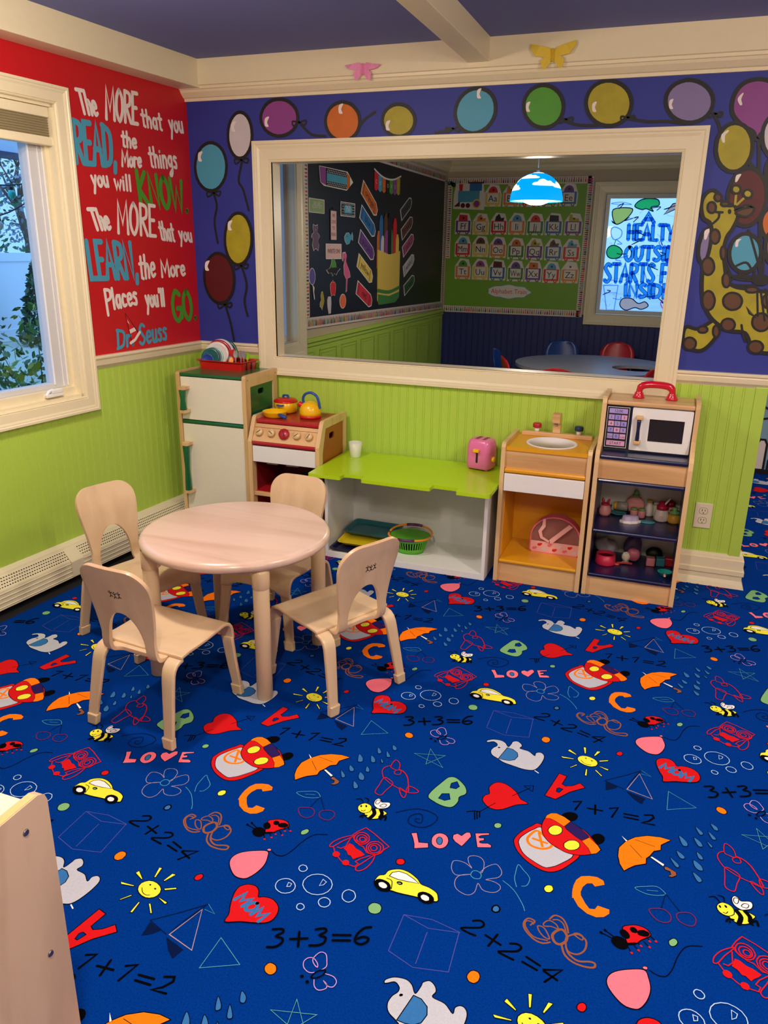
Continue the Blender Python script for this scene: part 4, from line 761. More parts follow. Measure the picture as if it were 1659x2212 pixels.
m = MB(); m.box(0, .115, -.0, 5.2, 2.126, 2.25, M['cream'], T=LT); build('trim_4', m, bevel=.003, kind='structure')
m = MB(); m.box(1.402, 1.494, -5.2, -.055, 2.156, 2.25, M['cream']); build('trim_5', m, bevel=.003, kind='structure')
BASE = [(0, .151), (.012, .151), (.015, .14), (.016, .13), (.022, .128), (.022, .084), (.028, .08), (.028, .06), (.022, .056), (.022, .034), (.03, .016), (.036, .0), (0, 0)]
m = MB(); sweep(m, corner_path([(.09, 0), (2.738, 0), (2.738, .07)]), BASE, M['cream']); build('baseboard_back', m, kind='structure')
# pass-through casing, jambs and sill
m = MB(); casing(m, lambda u, z, o: (u, -o, z), OX0, OX1, OZ0, OZ1, .092, M['cream'], .03)
m.box(OX0-.012, OX0, -.012, .075, OZ0, OZ1, M['cream']); m.box(OX1, OX1+.012, -.012, .075, OZ0, OZ1, M['cream']); m.box(OX0-.012, OX1+.012, -.012, .075, OZ1, OZ1+.012, M['cream']); m.box(OX0-.012, OX1+.012, -.012, .085, OZ0-.012, OZ0, M['cream'])
build('trim_7', m, kind='structure')
# ---- left wall, red above, beadboard below, with the garden window
s0, s1, z0, z1 = .838, 1.66, .787, 1.944
m = MB(); DP = .12
m.box(-DP, 0, -.02, s0, .92, 2.245, M['red_wall'], T=LT); m.box(-DP, 0, s0, s1, z1, 2.245, M['red_wall'], T=LT); m.box(-DP, 0, s1, 5.2, .92, 2.245, M['red_wall'], T=LT)
m.box(-DP, 0, -.02, s0, 0, .92, M['green'], T=LT); m.box(-DP, 0, s0, s1, 0, z0, M['green'], T=LT); m.box(-DP, 0, s1, 5.2, 0, .92, M['green'], T=LT)
beads(m, .006, .80, .12, .925, LW, M['green'], ph=.02); beads(m, .80, 1.74, .12, .74, LW, M['green'], ph=.02); beads(m, 1.74, 3.2, .12, .925, LW, M['green'], ph=.02)
wall_left = build('wall_left', m, kind='structure')
m = MB(); cc = dict(w=WK['w'], T=WK['T'], G=WK['G'])
for line in LWORDS.strip().split('\n'):
    h, t, p = line.split('|'); O, U, V = [tuple(float(a)/1000 for a in q.split(',')) for q in p.split()]
    letters(m, t, O, U, V, float(h[1:])/600, LW, .0015, cc[h[0]])
build('painted_lettering', m, wall_left, label='hand painted white, blue and green lettering')
m = MB(); hat = [(.555, 1.035), (.515, 1.005), (.49, 1.02), (.545, 1.118), (.575, 1.10)]
def hp(x, y): # px of the photo crop -> wall: small striped party hat
    return (.5+(-x)*.001, .98+y*.001)
m.flat([hp(-38, 145), hp(-12, 12), hp(38, 48)], LW, .0016, WK['R']); m.flat([hp(-30, 104), hp(-33, 120), hp(-17, 95), hp(-6, 86)], LW, .0018, WK['w']); m.flat([hp(-20, 50), hp(-24, 68), hp(14, 78), hp(25, 62)], LW, .0018, WK['w'])
m.ribbon([hp(-38, 145), hp(-12, 12), hp(38, 48)], .005, LW, .0020, WK['k'], True); m.ribbon([hp(-20, 8), hp(10, 20), hp(46, 52)], .014, LW, .0021, WK['w'])
build('painted_party_hat', m, wall_left)
# window 1
m = MB(); casing(m, LW, s0, s1, z0, z1, .066, M['cream'], .028)
for a in ((-.10, .0, s0-.0, s0+.012, z0, z1), (-.10, 0, s1-.012, s1, z0, z1), (-.10, 0, s0, s1, z1-.012, z1), (-.10, 0, s0, s1, z0-.0, z0+.012)): m.box(*a, M['cream'], T=LT)
for a in ((-.10, -.035, s0+.012, s0+.03, z0+.012, z1-.012), (-.10, -.035, s1-.03, s1-.012, z0+.012, z1-.012), (-.10, -.025, s0+.012, s1-.012, z0+.012, z0+.045)): m.box(*a, M['cream'], T=LT)
win1 = build('window_1', m, kind='structure')
m = MB()
for a in ((-.10, -.055, s0+.03, s0+.105, z0+.045, z1-.02), (-.10, -.055, s1-.105, s1-.03, z0+.045, z1-.02), (-.10, -.055, s0+.105, s1-.105, z0+.045, z0+.068), (-.10, -.055, s0+.105, s1-.105, z1-.08, z1-.02)): m.box(*a, M['vinyl'], T=LT)
for a in ((-.055, -.05, s0+.052, s0+.056, z0+.05, z1-.03), (-.055, -.048, s0+.03, s0+.034, z0+.05, z1-.03), (-.055, -.048, s0+.099, s0+.105, z0+.06, z1-.03)): m.box(*a, M['white'], T=LT)
build('window_sash', m, win1, bevel=.002)
m = MB(); m.box(-.082, -.078, s0+.10, s1-.10, z0+.06, z1-.05, GLASS, T=LT); build('window_glass', m, win1)
m = MB(); m.box(-.035, -.005, .94, 1.03, z0+.02, z0+.034, M['white'], T=LT); m.box(-.03, -.004, .945, 1.0, z0+.034, z0+.05, M['white'], T=LT); m.tube([LW(.99, z0+.05, -.015), LW(1.015, z0+.044, -.012), LW(1.03, z0+.028, -.012)], .007, M['white'])
build('window_crank', m, win1, bevel=.005)
ws = thing('window_shade', 'raised beige cellular shade at the top of the garden window', 'window shade', LW(1.24, 1.80, -.03))
o_ = Vector(LW(1.24, 1.80, -.03)); IT = Matrix.Translation(-o_) @ LT
shf = mat('beige_shade_fabric', (176, 164, 132), .8); m = MB(); m.box(-.047, -.008, s0+.016, s1-.016, z1-.05, z1-.013, M['cream'], T=IT); build('headrail', m, ws, bevel=.003)
m = MB(); pr = []
for k in range(17): pr.append((-.012-(.010 if k % 2 else 0), z1-.05-k*.0045))
m.grid([[IT @ Vector((a, s, z)) for a, z in pr] for s in (s0+.018, s1-.018)], shf, False); m.grid([[IT @ Vector((-.044, s, z)) for a, z in pr] for s in (s0+.018, s1-.018)], shf, False); build('fabric', m, ws)
m = MB(); m.box(-.047, -.006, s0+.005, s1-.012, 1.792, 1.824, M['cream'], T=IT); build('bottom_rail', m, ws, bevel=.004)
# baseboard heater
o_ = Vector(LW(1.2, 0, 0)); IT = Matrix.Translation(-o_) @ LT; ht = thing('baseboard_heater', 'long cream perforated baseboard heater under the window along the lime wall', 'heater', o_)
m = MB(); hp_ = [(0, .172), (.03, .158), (.034, .152), (.074, .108), (.076, .103)]
for z in (.095, .076, .057, .038): hp_ += [(.077, z+.002), (.0795, z), (.077, z-.002)]
hp_ += [(.078, .028), (.06, .022), (0, .022)]
hb = [(0, .172), (.012, .172)]
m.grid([[IT @ Vector((a, s, z)) for a, z in hp_] for s in (.12, 3.0)], M['cream2'], False); m.add([IT @ Vector((a, 3.0, z)) for a, z in hp_], [tuple(range(len(hp_)))], M['cream2']); build('housing', m, ht)
m = MB(); sl = Vector((.04, -.044)).normalized()
for r_ in range(4):
    for k in range(140):
        s = .16+k*.0125+(r_ % 2)*.006; a = Vector((.034, .152))+sl*(.010+r_*.0125)
        vs = [IT @ Vector((a.x+sl.x*q+.0006, s+p, a.y+sl.y*q+.0006)) for p, q in ((0, 0), (.0065, 0), (.0065, .0042), (0, .0042))]; m.add(vs, [(0, 1, 2, 3)], M['dark'])
build('perforated_grille', m, ht)
m = MB(); m.grid([[IT @ Vector((a+.0025, s, z+.002)) for a, z in ((.034, .152), (.076, .106), (.0805, .1), (.0805, .03))] for s in (1.02, 1.09)], M['cream2'], False); build('joint_cover', m, ht)
# ---- walls out of view that close the room
m = MB(); m.box(5.1, 5.2, -5.2, 4.4, 0, 2.245, mat('warm_wall', (214, 196, 160), .7)); build('wall_right', m, kind='structure')
m = MB(); m.box(-.6, 5.2, -5.2, -5.1, 0, 2.245, MATS['warm_wall']); build('wall_front', m, kind='structure')
# side hall mural wall seen past the end of the wall
m = MB(); m.box(2.64, 5.1, 2.14, 2.2, 0, 2.245, mat('sky_blue_mural', (128, 168, 196), .6)); side = build('wall_hall', m, kind='structure')
m = MB(); hfn = lambda u, z, o: (u, 2.14-o, z)
for k in range(9):
    x = 2.79+k*.085; hgt = .14 if k % 3 != 1 or k == 0 else .14; hgt = (.12, .12, .24, .13, .12, .22, .12, .12, .2)[k]
    pk = [(x, .03), (x+.06, .03), (x+.06, hgt-.03), (x+.045, hgt), (x+.015, hgt), (x, hgt-.03)]; m.flat(pk, hfn, .002, WK['w']); m.ribbon(pk, .014, hfn, .003, WK['k'], True)
m.flat([(2.66, 0), (4.6, 0), (4.6, .035), (2.66, .035)], hfn, .004, M['dark']); m.ribbon(smooth_line([(2.92, .62), (2.94, .5), (3.0, .45), (3.1, .5)]), .014, hfn, .003, WK['k']); m.ribbon(smooth_line([(2.9, .42), (2.95, .38), (3.05, .4)]), .014, hfn, .003, WK['k'])
build('painted_picket_fence', m, side)
# ================================================================ TABLE AND CHAIRS
P_ = lambda *a: Vector(a)
t = thing('round_table', 'low round maple play table with four chairs around it', 'table', (1.01, -1.39, 0))
m = MB(); R_ = .325; prof = [(0, .500), (R_-.022, .500), (R_-.012, .498), (R_-.003, .490), (R_, .481), (R_-.002, .473), (R_-.01, .465), (R_-.03, .461), (0, .461)]
m.lathe(prof[::-1], M['plyx'], n=72); tt = build('tabletop', m, t)
LEGS = [(.205, -.205), (-.213, -.205), (.213, .205), (-.21, .208)]
for lx, ly in LEGS:
    m = MB(); m.lathe([(.0235, 0), (.0265, .004), (.0265, .395), (.0255, .397), (.0265, .399), (.0285, .402), (.029, .455), (.022, .463)], M['ply'], (lx, ly, 0), n=22); build('leg', m, t)
    m = MB(); q = math.atan2(-ly, -lx); T = Matrix.Translation((lx, ly, 0)) @ Matrix.Rotation(q, 4, 'Z')
    m.prism([(.0, .405), (.025, .405), (.09, .452), (.09, .462), (0, .462)], lambda u, v, d: T @ Vector((u, d-.02, v)), .04, M['ply']); build('bracket', m, t, bevel=.002)
def strip(path, widths, yc, mt):
    """thin bent sheet following path (x, z); widths half-width, yc centre per station"""
    m = MB(); n = 5; rows = []
    for (x, z), w, c in zip(path, widths, yc): rows.append([(x, c-w+2*w*k/n, z) for k in range(n+1)])
    m.grid(rows, mt, True); m.m(M['plyedge']); return m
def lerp(a, b, t): return a+(b-a)*t
def resample(pts, n):
    P = [Vector(p) for p in smooth_line(pts, False, 12)]; L = [0]
    for a, b in zip(P, P[1:]): L.append(L[-1]+(b-a).length)
    out = []
    for k in range(n+1):
        s = L[-1]*k/n; i = max(j for j in range(len(L)) if L[j] <= s+1e-9); i = min(i, len(P)-2); u = (s-L[i])/max(1e-9, L[i+1]-L[i]); q = P[i].lerp(P[i+1], u); out.append(tuple(q))
    return out, L[-1]
def make_chair(name, label, cat, group):
    c = thing(name, label, cat, group=group); SEATZ = .262
    # seat: flat panel, front edge rolled down into a skirt
    sp, L_ = resample([(-.098, .259), (-.06, .2585), (.0, .259), (.07, .263), (.112, .267), (.138, .263), (.152, .247), (.157, .225), (.1585, .205)], 26); m = MB(); rows = []
    for k, (x, z) in enumerate(sp):
        row = []; hw = .150 if x < .1 else .150
        if k < 4: hw = lerp(.156, .150, k/4)
        for j in range(17):
            v = -1+2*j/16; y = hw*v; zz = z; xx = x
            if z < .25 and x > .14:
                a = (0.25-z)/.045; low = .205 if abs(y) > .115 else lerp(.228, .205, max(0, (abs(y)-.06)/.055)**2 if abs(y) > .06 else 0); zz = .25-(.25-low)*a
            if x < -.06: zz -= .003*(1-abs(v))
            row.append((xx, y, zz))
        rows.append(row)
    m.grid(rows, M['ply'], True); m.m(M['plyedge']); build('seat', m, c, bevel=.003, solid=(.012, -1))
    # back: springs from the rear of the seat between the leg tabs, arched hand hole
    bp, L_ = resample([(-.098, .256), (-.118, .255), (-.138, .262), (-.147, .285), (-.149, .33), (-.158, .40), (-.176, .48), (-.192, .53), (-.202, .562)], 60); m = MB()
    seg = []; hole0, hole1 = .016, .192
    def hw(s):
        f = s/L_
        w = .100+.0*f if f < .3 else lerp(.100, .124, min(1, (f-.3)/.45))
        if f < .3: w = lerp(.104, .100, f/.3)
        top = L_-s; r = .065
        if top < r: w = w-r+math.sqrt(max(0, r*r-(r-top)**2))+0.0; w -= .0
        return max(w, .02)
    def hi(s):
        if s <= hole0 or s >= hole1: return 0
        if s < hole0+.02: u = (s-hole0)/.02; return (.071)*(.6+.4*math.sqrt(1-(1-u)**2))
        u = (s-hole0-.02)/(hole1-hole0-.02); return .071*max(0, 1-u**2.5)**.5
    S_ = sorted(set([L_*k/60 for k in range(61)]+[hole0, hole1]+[hole1-.0015, hole1-.004, hole1-.008, L_-.001, L_-.004, L_-.009]))
    def pt(s):
        f = s/L_*60; i = min(59, int(f)); a, b = bp[i], bp[i+1]; u = f-i; return lerp(a[0], b[0], u), lerp(a[1], b[1], u)
    for sg in (-1, 1):
        rows = []
        for s in S_:
            x, z = pt(s); w, h = hw(s), hi(s)
            rows.append([(x+.010*((lerp(h, w, k/8))/.12)**2, sg*lerp(h, w, k/8), z) for k in (range(9) if sg > 0 else range(8, -1, -1))])
        m.grid(rows, M['ply'], True)
    m.m(M['plyedge']); build('backrest', m, c, bevel=.003, solid=(.012, 0), fix=True)
    for sg in (-1, 1):
        fp, _ = resample([(.1575, .215), (.159, .19), (.164, .11), (.172, .03), (.1745, .003)], 8); n = 9
        m = strip(fp, [lerp(.021, .0165, k/8) for k in range(n)], [sg*lerp(.129, .152, k/8) for k in range(n)], M['ply']); l = build('leg', m, c, bevel=.003, solid=(.013, 0))
        rp, _ = resample([(-.086, .2535), (-.104, .252), (-.122, .244), (-.134, .225), (-.142, .19), (-.158, .10), (-.172, .02), (-.1745, .003)], 18); n = 19
        m2 = strip(rp, [lerp(.024, .0165, k/18) for k in range(n)], [sg*lerp(.129, .152, (k/18)) for k in range(n)], M['ply']); l2 = build('leg', m2, c, bevel=.003, solid=(.013, 0))
        for l_, bx, by in ((l, .1735, sg*.1505), (l2, -.1725, sg*.1505)):
            m = MB(); dx = -.003 if bx > 0 else .003
            for k, (zz, ww, hh) in enumerate(((0, .017, .0095), (.003, .0185, .011), (.028, .0200, .0115), (.034, .0205, .012), (.036, .0195, .0105))): pass
            rows = []
            for zz, ww, hh in ((.0, .0165, .009), (.003, .0185, .0105), (.028, .0195, .0112), (.033, .0200, .0115), (.0345, .0190, .0100)):
                rows.append([(bx+dx*zz/.034*.6+x, by-sg*.0035*zz/.034+y, zz) for x, y in rrect(-hh, hh, -ww, ww, .004, 2)])
            m.grid(rows, M['boot'], False, loop=True); k = len(rows[0]); m.add(rows[0], [tuple(range(k-1, -1, -1))], M['boot']); m.add(rows[-1], [tuple(range(k))], M['boot']); build('rubber_boot', m, l_, bevel=.001, seg=1)
    # maker's mark: three leaping figures burnt into the rear of the back
    m = MB(); fn = lambda u, v, d: (lerp(-.172, -.166, 0)-.0078-(v-.468)*.235+.010*(u/.12)**2, -u, v)
    for dx in (-.015, 0, .016):
        for pl in (((0, .006), (.001, -.004)), ((0, .003), (-.008, .008)), ((0, .003), (.007, .007)), ((.001, -.004), (-.005, -.011)), ((.001, -.004), (.008, -.008))): m.ribbon([(dx+a, .47+b+abs(dx)*.15) for a, b in pl], .0028, fn, 0, M['black'])
        m.flat(ell(dx, .480+abs(dx)*.15, .0024, .0024, 6), fn, 0, M['black'])
    build('maker_mark', m, c); return c
proto = make_chair('childs_chair', 'bent maple plywood chair at the front left with its back to the camera', 'chair', 'chairs around the round table')
spots = [((.954, -1.764), 84.8, None), ((1.381, -1.399), 153.9, 'bent maple plywood chair right of the table, turned to the left, lit yellow seat'), ((.566, -1.362), -17.0, 'bent maple plywood chair on the left by the heater with its open back in view'), ((1.007, -1.095), -93.5, 'bent maple plywood chair behind the table in front of the stove')]
for i, (p, a, lab) in enumerate(spots):
    o = proto if i == 0 else copy_tree(proto)
    o.location = (p[0], p[1], 0.002); o.rotation_euler.z = math.radians(a)
    if lab: o['label'] = lab
# ================================================================ PLAY KITCHEN
def side_panel(name, parent, x0, x1, outline, bevel=.005, panel=None):
    """outline in (y, z); optional inner painted panel with a hand hole"""
    m = MB(); hole = [panel[0]] if panel else []
    m.prism([outline]+hole, lambda u, v, d: (d, u, v), 0.0, M['gwood']) if False else None
    polys = [outline]+([panel[0][::-1]] if panel else [])
    m.prism(polys, lambda u, v, d: (x0+d*(x1-x0), u, v), 1.0, M['gwood']); o = build(name, m, parent, bevel=bevel)
    if panel:
        m = MB(); m.prism([panel[0], panel[1][::-1]], lambda u, v, d: (lerp(x0, x1, .3+d*.4), u, v), 1.0, panel[2]); build('painted_panel', m, o)
    return o
def local(loc):
    return lambda x0, x1, y0, y1, z0, z1: (x0-loc[0], x1-loc[0], y0-loc[1], y1-loc[1], z0-loc[2], z1-loc[2])
def pbox(name, parent, a, mt, bevel=.003, **kw):
    m = MB(); m.box(*a, mt); return build(name, m, parent, bevel=bevel, **kw)
# -- refrigerator
X0, X1, YF, YB = .075, .463, -.35, -.03
fr = thing('toy_refrigerator', 'tall toy refrigerator with two white doors, green top and green handles in the corner', 'toy refrigerator')
def post_outline(h, yf=YF, yb=YB): return [(yf, 0.0), (yf, h-.012), (yf+.004, h-.003), (yf+.014, h), (yb, h), (yb, 0.0)]
pn = ([(YF+.045, .07), (YB-.045, .07), (YB-.045, h_) , (YF+.045, h_)] for h_ in (.785,)).__next__()
hh = rrect(-.222, -.162, .738, .764, .012, 3)
side_panel('side_panel', fr, X0, X0+.02, post_outline(.842), panel=(pn, hh, M['dgreen'])); side_panel('side_panel', fr, X1-.02, X1, post_outline(.842), panel=(pn, hh, M['dgreen']))
pbox('top', fr, (X0+.02, X1-.02, YF+.004, YB, .822, .836), M['dgreen']); pbox('divider', fr, (X0+.02, X1-.02, YF, YB, .588, .605), M['dgreen'], .006); pbox('base', fr, (X0+.02, X1-.02, YF+.01, YB, .0, .085), M['gwoodx']); pbox('back_panel', fr, (X0+.02, X1-.02, YB-.008, YB, .085, .822), M['offw'], 0)
for z0_, z1_, ha, hb_ in ((.608, .818, .655, .765), (.09, .586, .245, .487)):
    d = pbox('door', fr, (X0+.0225, X1-.0225, YF+.004, YF+.02, z0_, z1_), M['offw'], .002)
    m = MB(); hx = X0+.054
    m.lathe([(.0150, 0), (.0170, .01), (.0125, (hb_-ha)/2), (.0170, hb_-ha-.01), (.0150, hb_-ha)], M['dgreen'], (hx, YF-.030, ha), n=16); h = build('handle', m, d, label='turned green handle')
    for z in (ha-.008, hb_-.004):
        m = MB(); m.prism([(hx-.020, YF+.004), (hx-.020, YF-.036), (hx-.013, YF-.047), (hx+.013, YF-.047), (hx+.020, YF-.036), (hx+.020, YF+.004)], lambda u, v, dd: (u, v, z+dd), .014, M['gwood']); build('handle_bracket', m, h, bevel=.003)
m = MB()
for p in ((X1+.0005, -.33, .82), (X1+.0005, -.05, .82)): m.lathe([(.0035, 0), (.0035, .001), (0, .001)], M['steel'], n=8, T=Matrix.Translation(p) @ Matrix.Rotation(PI/2, 4, 'Y'))
build('screws', m, fr)
# -- stove
X0, X1, YF, YB = .474, .852, -.368, -.04
st = thing('toy_stove', 'wooden toy stove with red cooktop and five knobs beside the refrigerator', 'toy stove')
ol = [(YF, 0.0), (YF, .535), (YF+.003, .543), (-.318, .645), (-.306, .652), (YB, .652), (YB, 0.0)]
pn = [(YF+.04, .07), (YB-.035, .07), (YB-.035, .615), (-.292, .615), (YF+.04, .50)]
hh = rrect(-.240, -.178, .552, .582, .013, 3)
side_panel('side_panel', st, X0, X0+.02, ol, panel=(pn, hh, M['orangep'])); side_panel('side_panel', st, X1-.02, X1, ol, panel=(pn, hh, M['orangep']))
top = pbox('cooktop', st, (X0+.02, X1-.02, -.316, YB, .616, .636), M['dred'], .006)
for bx, by in ((.575, -.235), (.575, -.115), (.745, -.235), (.745, -.115)):
    m = MB()
    for r_ in (.018, .030, .042): m.ribbon(ell(bx, by, r_, r_, 28), .0035, FZ, .6366, mat('burner_ring', (92, 66, 40), .4), True)
    build('burner_ring', m, top)
sy, sz = (-.318+.362), (.616-.538); sl_ = math.hypot(sy, sz); ang = math.atan2(sz, sy)
cp = Matrix.Translation((0, YF+.006, .538)) @ Matrix.Rotation(ang, 4, 'X')
m = MB(); m.box(X0+.02, X1-.02, 0, sl_, -.014, 0, M['gwoodx'], T=cp); con = build('control_panel', m, st, bevel=.001)
pbox('lower_rail', st, (X0+.02, X1-.02, YF, YF+.03, .520, .538), M['dred'], .006)
for k, kx in enumerate((.527, .592, .660, .727, .790)):
    mt = M['dred'] if k == 2 else M['gwood']; r_ = .0265 if k == 2 else .020; kT = cp @ Matrix.Translation((kx, sl_*.5, 0))
    m = MB(); m.lathe([(r_*.92, 0), (r_, .004), (r_, .014), (r_*.93, .018), (0, .018)], mt, n=26, T=kT); kb = build('knob', m, con, label='red round knob' if k == 2 else None)
    m = MB(); aa = (.7, -.6, -1.15, .65, 1.1)[k]; dx, dy = math.cos(aa)*r_*.62, math.sin(aa)*r_*.62
    m.ribbon([(-dx, -dy), (dx, dy)], .0035, lambda u, v, d: kT @ Vector((u, v, .0184+d)), 0, M['black']); build('pointer', m, con)
pbox('drawer_front', st, (X0+.022, X1-.022, YF+.004, YF+.02, .436, .514), M['white'], .002)
for a, b in ((.56, .62), (.665, .73)): pbox('drawer_pull', st, (a, b, YF+.022, YF+.04, .424, .430), M['steel'], .001)
ins = mat('dark_red_interior', (120, 14, 24), .5)
pbox('shelf', st, (X0+.02, X1-.02, -.345, YB, .268, .283), M['dred'], .001); pbox('shelf_edge', st, (X0+.02, X1-.02, -.36, -.345, .262, .283), M['gwoodx'], .003); pbox('base', st, (X0+.02, X1-.02, YF+.01, YB, 0, .085), M['gwoodx']); pbox('back_panel', st, (X0+.02, X1-.02, YB-.008, YB, .085, .616), ins, 0)
for xx in (X0+.02, X1-.022): pbox('inner_lining', st, (xx, xx+.002, YF+.045, YB-.008, .085, .43), ins, 0)
pbox('inner_top', st, (X0+.02, X1-.02, YF+.04, YB-.008, .595, .60), ins, 0)
# -- sink cabinet
X0, X1, YF, YB = 1.705, 2.087, -.35, -.035
sk = thing('toy_sink_cabinet', 'wooden toy sink cabinet with mustard top and round white basin', 'toy sink')
def ol2(h): return [(YF, 0), (YF, .43), (YF+.008, h-.02), (YF+.014, h-.006), (YF+.024, h), (YB, h), (YB, 0)]
side_panel('side_panel', sk, X0, X0+.018, ol2(.642)); side_panel('side_panel', sk, X1-.018, X1, ol2(.642))
A, B = X0+.018, X1-.018
m = MB(); bc = (1.898, -.205); m.prism([[(A, YF+.01), (B, YF+.01), (B, YB), (A, YB)], ell(bc[0], bc[1], .098, .098, 40)[::-1]], lambda u, v, d: (u, v, .610+d), .016, M['mustard']); build('countertop', m, sk, bevel=.005)
m = MB(); m.lathe([(0, -.035), (.045, -.034), (.075, -.026), (.092, -.008), (.097, .001), (.106, .004), (.110, .002), (.111, 0)], M['white'], (bc[0], bc[1], .6265), n=44); build('basin', m, sk)
pbox('front_panel', sk, (A, B, YF+.016, YF+.03, .531, .610), M['gwoodx'], 0); pbox('rail', sk, (A, B, YF+.004, YF+.03, .512, .531), M['mustard'], .006); pbox('drawer_front', sk, (A+.002, B-.002, YF+.003, YF+.018, .430, .508), M['white'], .002)
pbox('floor_shelf', sk, (A, B, YF+.004, YB, .092, .107), M['mustard'], .005); pbox('base', sk, (A, B, YF+.014, YF+.028, 0, .092), M['gwoodx'], 0); pbox('back_panel', sk, (A, B, YB-.008, YB, .107, .61), M['mustard'], 0)
for xx in (A, B-.002): pbox('inner_lining', sk, (xx, xx+.002, YF+.06, YB-.008, .107, .43), M['mustard'], 0)
pbox('splash_board', sk, (1.742, 2.058, -.085, -.055, .626, .645), M['gwoodx'], .003)
m = MB(); T = Matrix.Translation((1.898, -.07, .645)); m.prism([(-.016, 0), (.014, 0), (.014, .06), (.012, .08), (.0, .093), (-.03, .097), (-.052, .096), (-.058, .09), (-.058, .055), (-.03, .048), (-.018, .046)], lambda u, v, d: T @ Vector((-.017+d*.034, u, v)), 1.0, M['gwoodx']); fa = build('faucet', m, sk, bevel=.007)
m = MB(); m.lathe([(.007, 0), (.007, .006), (0, .006)], M['steel'], (1.898, -.112, .690), n=14); build('spout', m, fa)
for kx, mt, nm in ((1.808, M['dred'], 'red tap knob'), (1.995, mat('tap_blue', (18, 52, 92), .3), 'blue tap knob')):
    m = MB(); m.lathe([(.0105, 0), (.0105, .02)], M['white'], (kx, -.07, .645), n=16); k_ = build('tap', m, sk, label=nm)
    m = MB(); m.lathe([(.018, 0), (.020, .003), (.020, .016), (.017, .02), (0, .02)], mt, (kx, -.07, .664), n=24); build('tap_knob', m, k_)
# -- microwave cabinet
X0, X1 = 2.098, 2.480
mw = thing('toy_microwave_cabinet', 'wooden toy microwave cabinet with white door, purple keypad and navy shelves', 'toy microwave')
ol3 = [(YF, 0), (YF, .60), (YF+.006, .63), (YF+.018, .648), (YF+.055, .665), (-.262, .70), (-.248, .83), (-.244, .848), (-.234, .856), (YB, .858), (YB, 0)]
side_panel('side_panel', mw, X0, X0+.018, ol3); side_panel('side_panel', mw, X1-.018, X1, ol3); A, B = X0+.018, X1-.018
pbox('top', mw, (A, B, -.242, YB, .822, .842), M['gwoodx'], .006); pbox('counter', mw, (A, B, YF+.006, YB, .613, .631), M['navy'], .006)
pbox('front_panel', mw, (A, B, YF+.016, YF+.03, .529, .613), M['gwoodx'], 0)
for z in (.512, .290, .088): pbox('shelf', mw, (A, B, YF+.004, YB-.004, z, z+.017), M['navy'], .006)
pbox('base', mw, (A, B, YF+.014, YF+.028, 0, .088), M['gwoodx'], 0); pbox('back_panel', mw, (A, B, YB-.008, YB, .1, .822), M['greyp'], 0)
for xx in (A, B-.002): pbox('inner_lining', mw, (xx, xx+.002, YF+.05, YB-.008, .105, .512), M['navy'], 0)
pbox('oven_body', mw, (A, B, -.228, YB-.01, .631, .822), M['navy'], .0)
mf = lambda u, v, d: (u, -.2445-d, v)
m = MB(); wx0, wx1, wz0, wz1 = 2.292, 2.428, .682, .776
m.prism([rrect(2.222, 2.458, .640, .818, .004, 2), [(wx0, wz0), (wx0, wz1), (wx1, wz1), (wx1, wz0)]], lambda u, v, d: (u, -.229-d*.0155, v), 1.0, M['white']); dr_ = build('door', m, mw, bevel=.002)
pbox('door_window', dr_, (wx0, wx1, -.238, -.231, wz0, wz1), mat('smoked_glass', (40, 38, 36), .12), 0)
m = MB(); m.lathe([(.0075, 0), (.0085, .01), (.0065, .045), (.0085, .08), (.0075, .09)], M['navy'], (2.252, -.268, .685), n=14); h_ = build('handle', m, dr_, label='navy turned handle')
for z in (.672, .775):
    m = MB(); m.box(2.239, 2.266, -.280, -.2445, z, z+.014, M['gwoodx']); build('handle_bracket', m, h_, bevel=.003)
kp = pbox('keypad', mw, (2.120, 2.212, -.2415, -.229, .640, .818), M['black'], .002)
m = MB(); kf = lambda u, v, d: (u, -.2425-d, v); m.ribbon([(2.1225, .645), (2.2095, .645), (2.2095, .815), (2.1225, .815)], .0018, kf, 0, M['white'], True)
KC = [mat('key_%s' % n, c, .4) for n, c in (('lilac', (178, 158, 226)), ('violet', (160, 148, 226)), ('rose', (226, 170, 214)))]
def key(x0, x1, z0, z1, txt, c):
    m.flat([(x0, z0), (x1, z0), (x1, z1), (x0, z1)], kf, .0003, KC[c]); text_mesh(m, txt, kf, (x0+x1)/2, (z0+z1)/2-(z1-z0)*.27, (z1-z0)*(.56 if len(txt) < 4 or txt == '12:00' or txt == 'START' else .32), M['black'], .0006, maxw=(x1-x0)*.86)
key(2.129, 2.203, .789, .809, '12:00', 0)
for r_, row in enumerate((('1', '2', '3'), ('4', '5', '6'), ('7', '8', '9'), ('STOP', '0', 'CLEAR'))):
    for c_, tx in enumerate(row): x = 2.129+c_*.0255; key(x, x+.023, .762-r_*.0268, .762-r_*.0268+.021, tx, (r_*2+c_) % 3)
key(2.129, 2.203, .652, .673, 'START', 2)
build('buttons', m, kp)
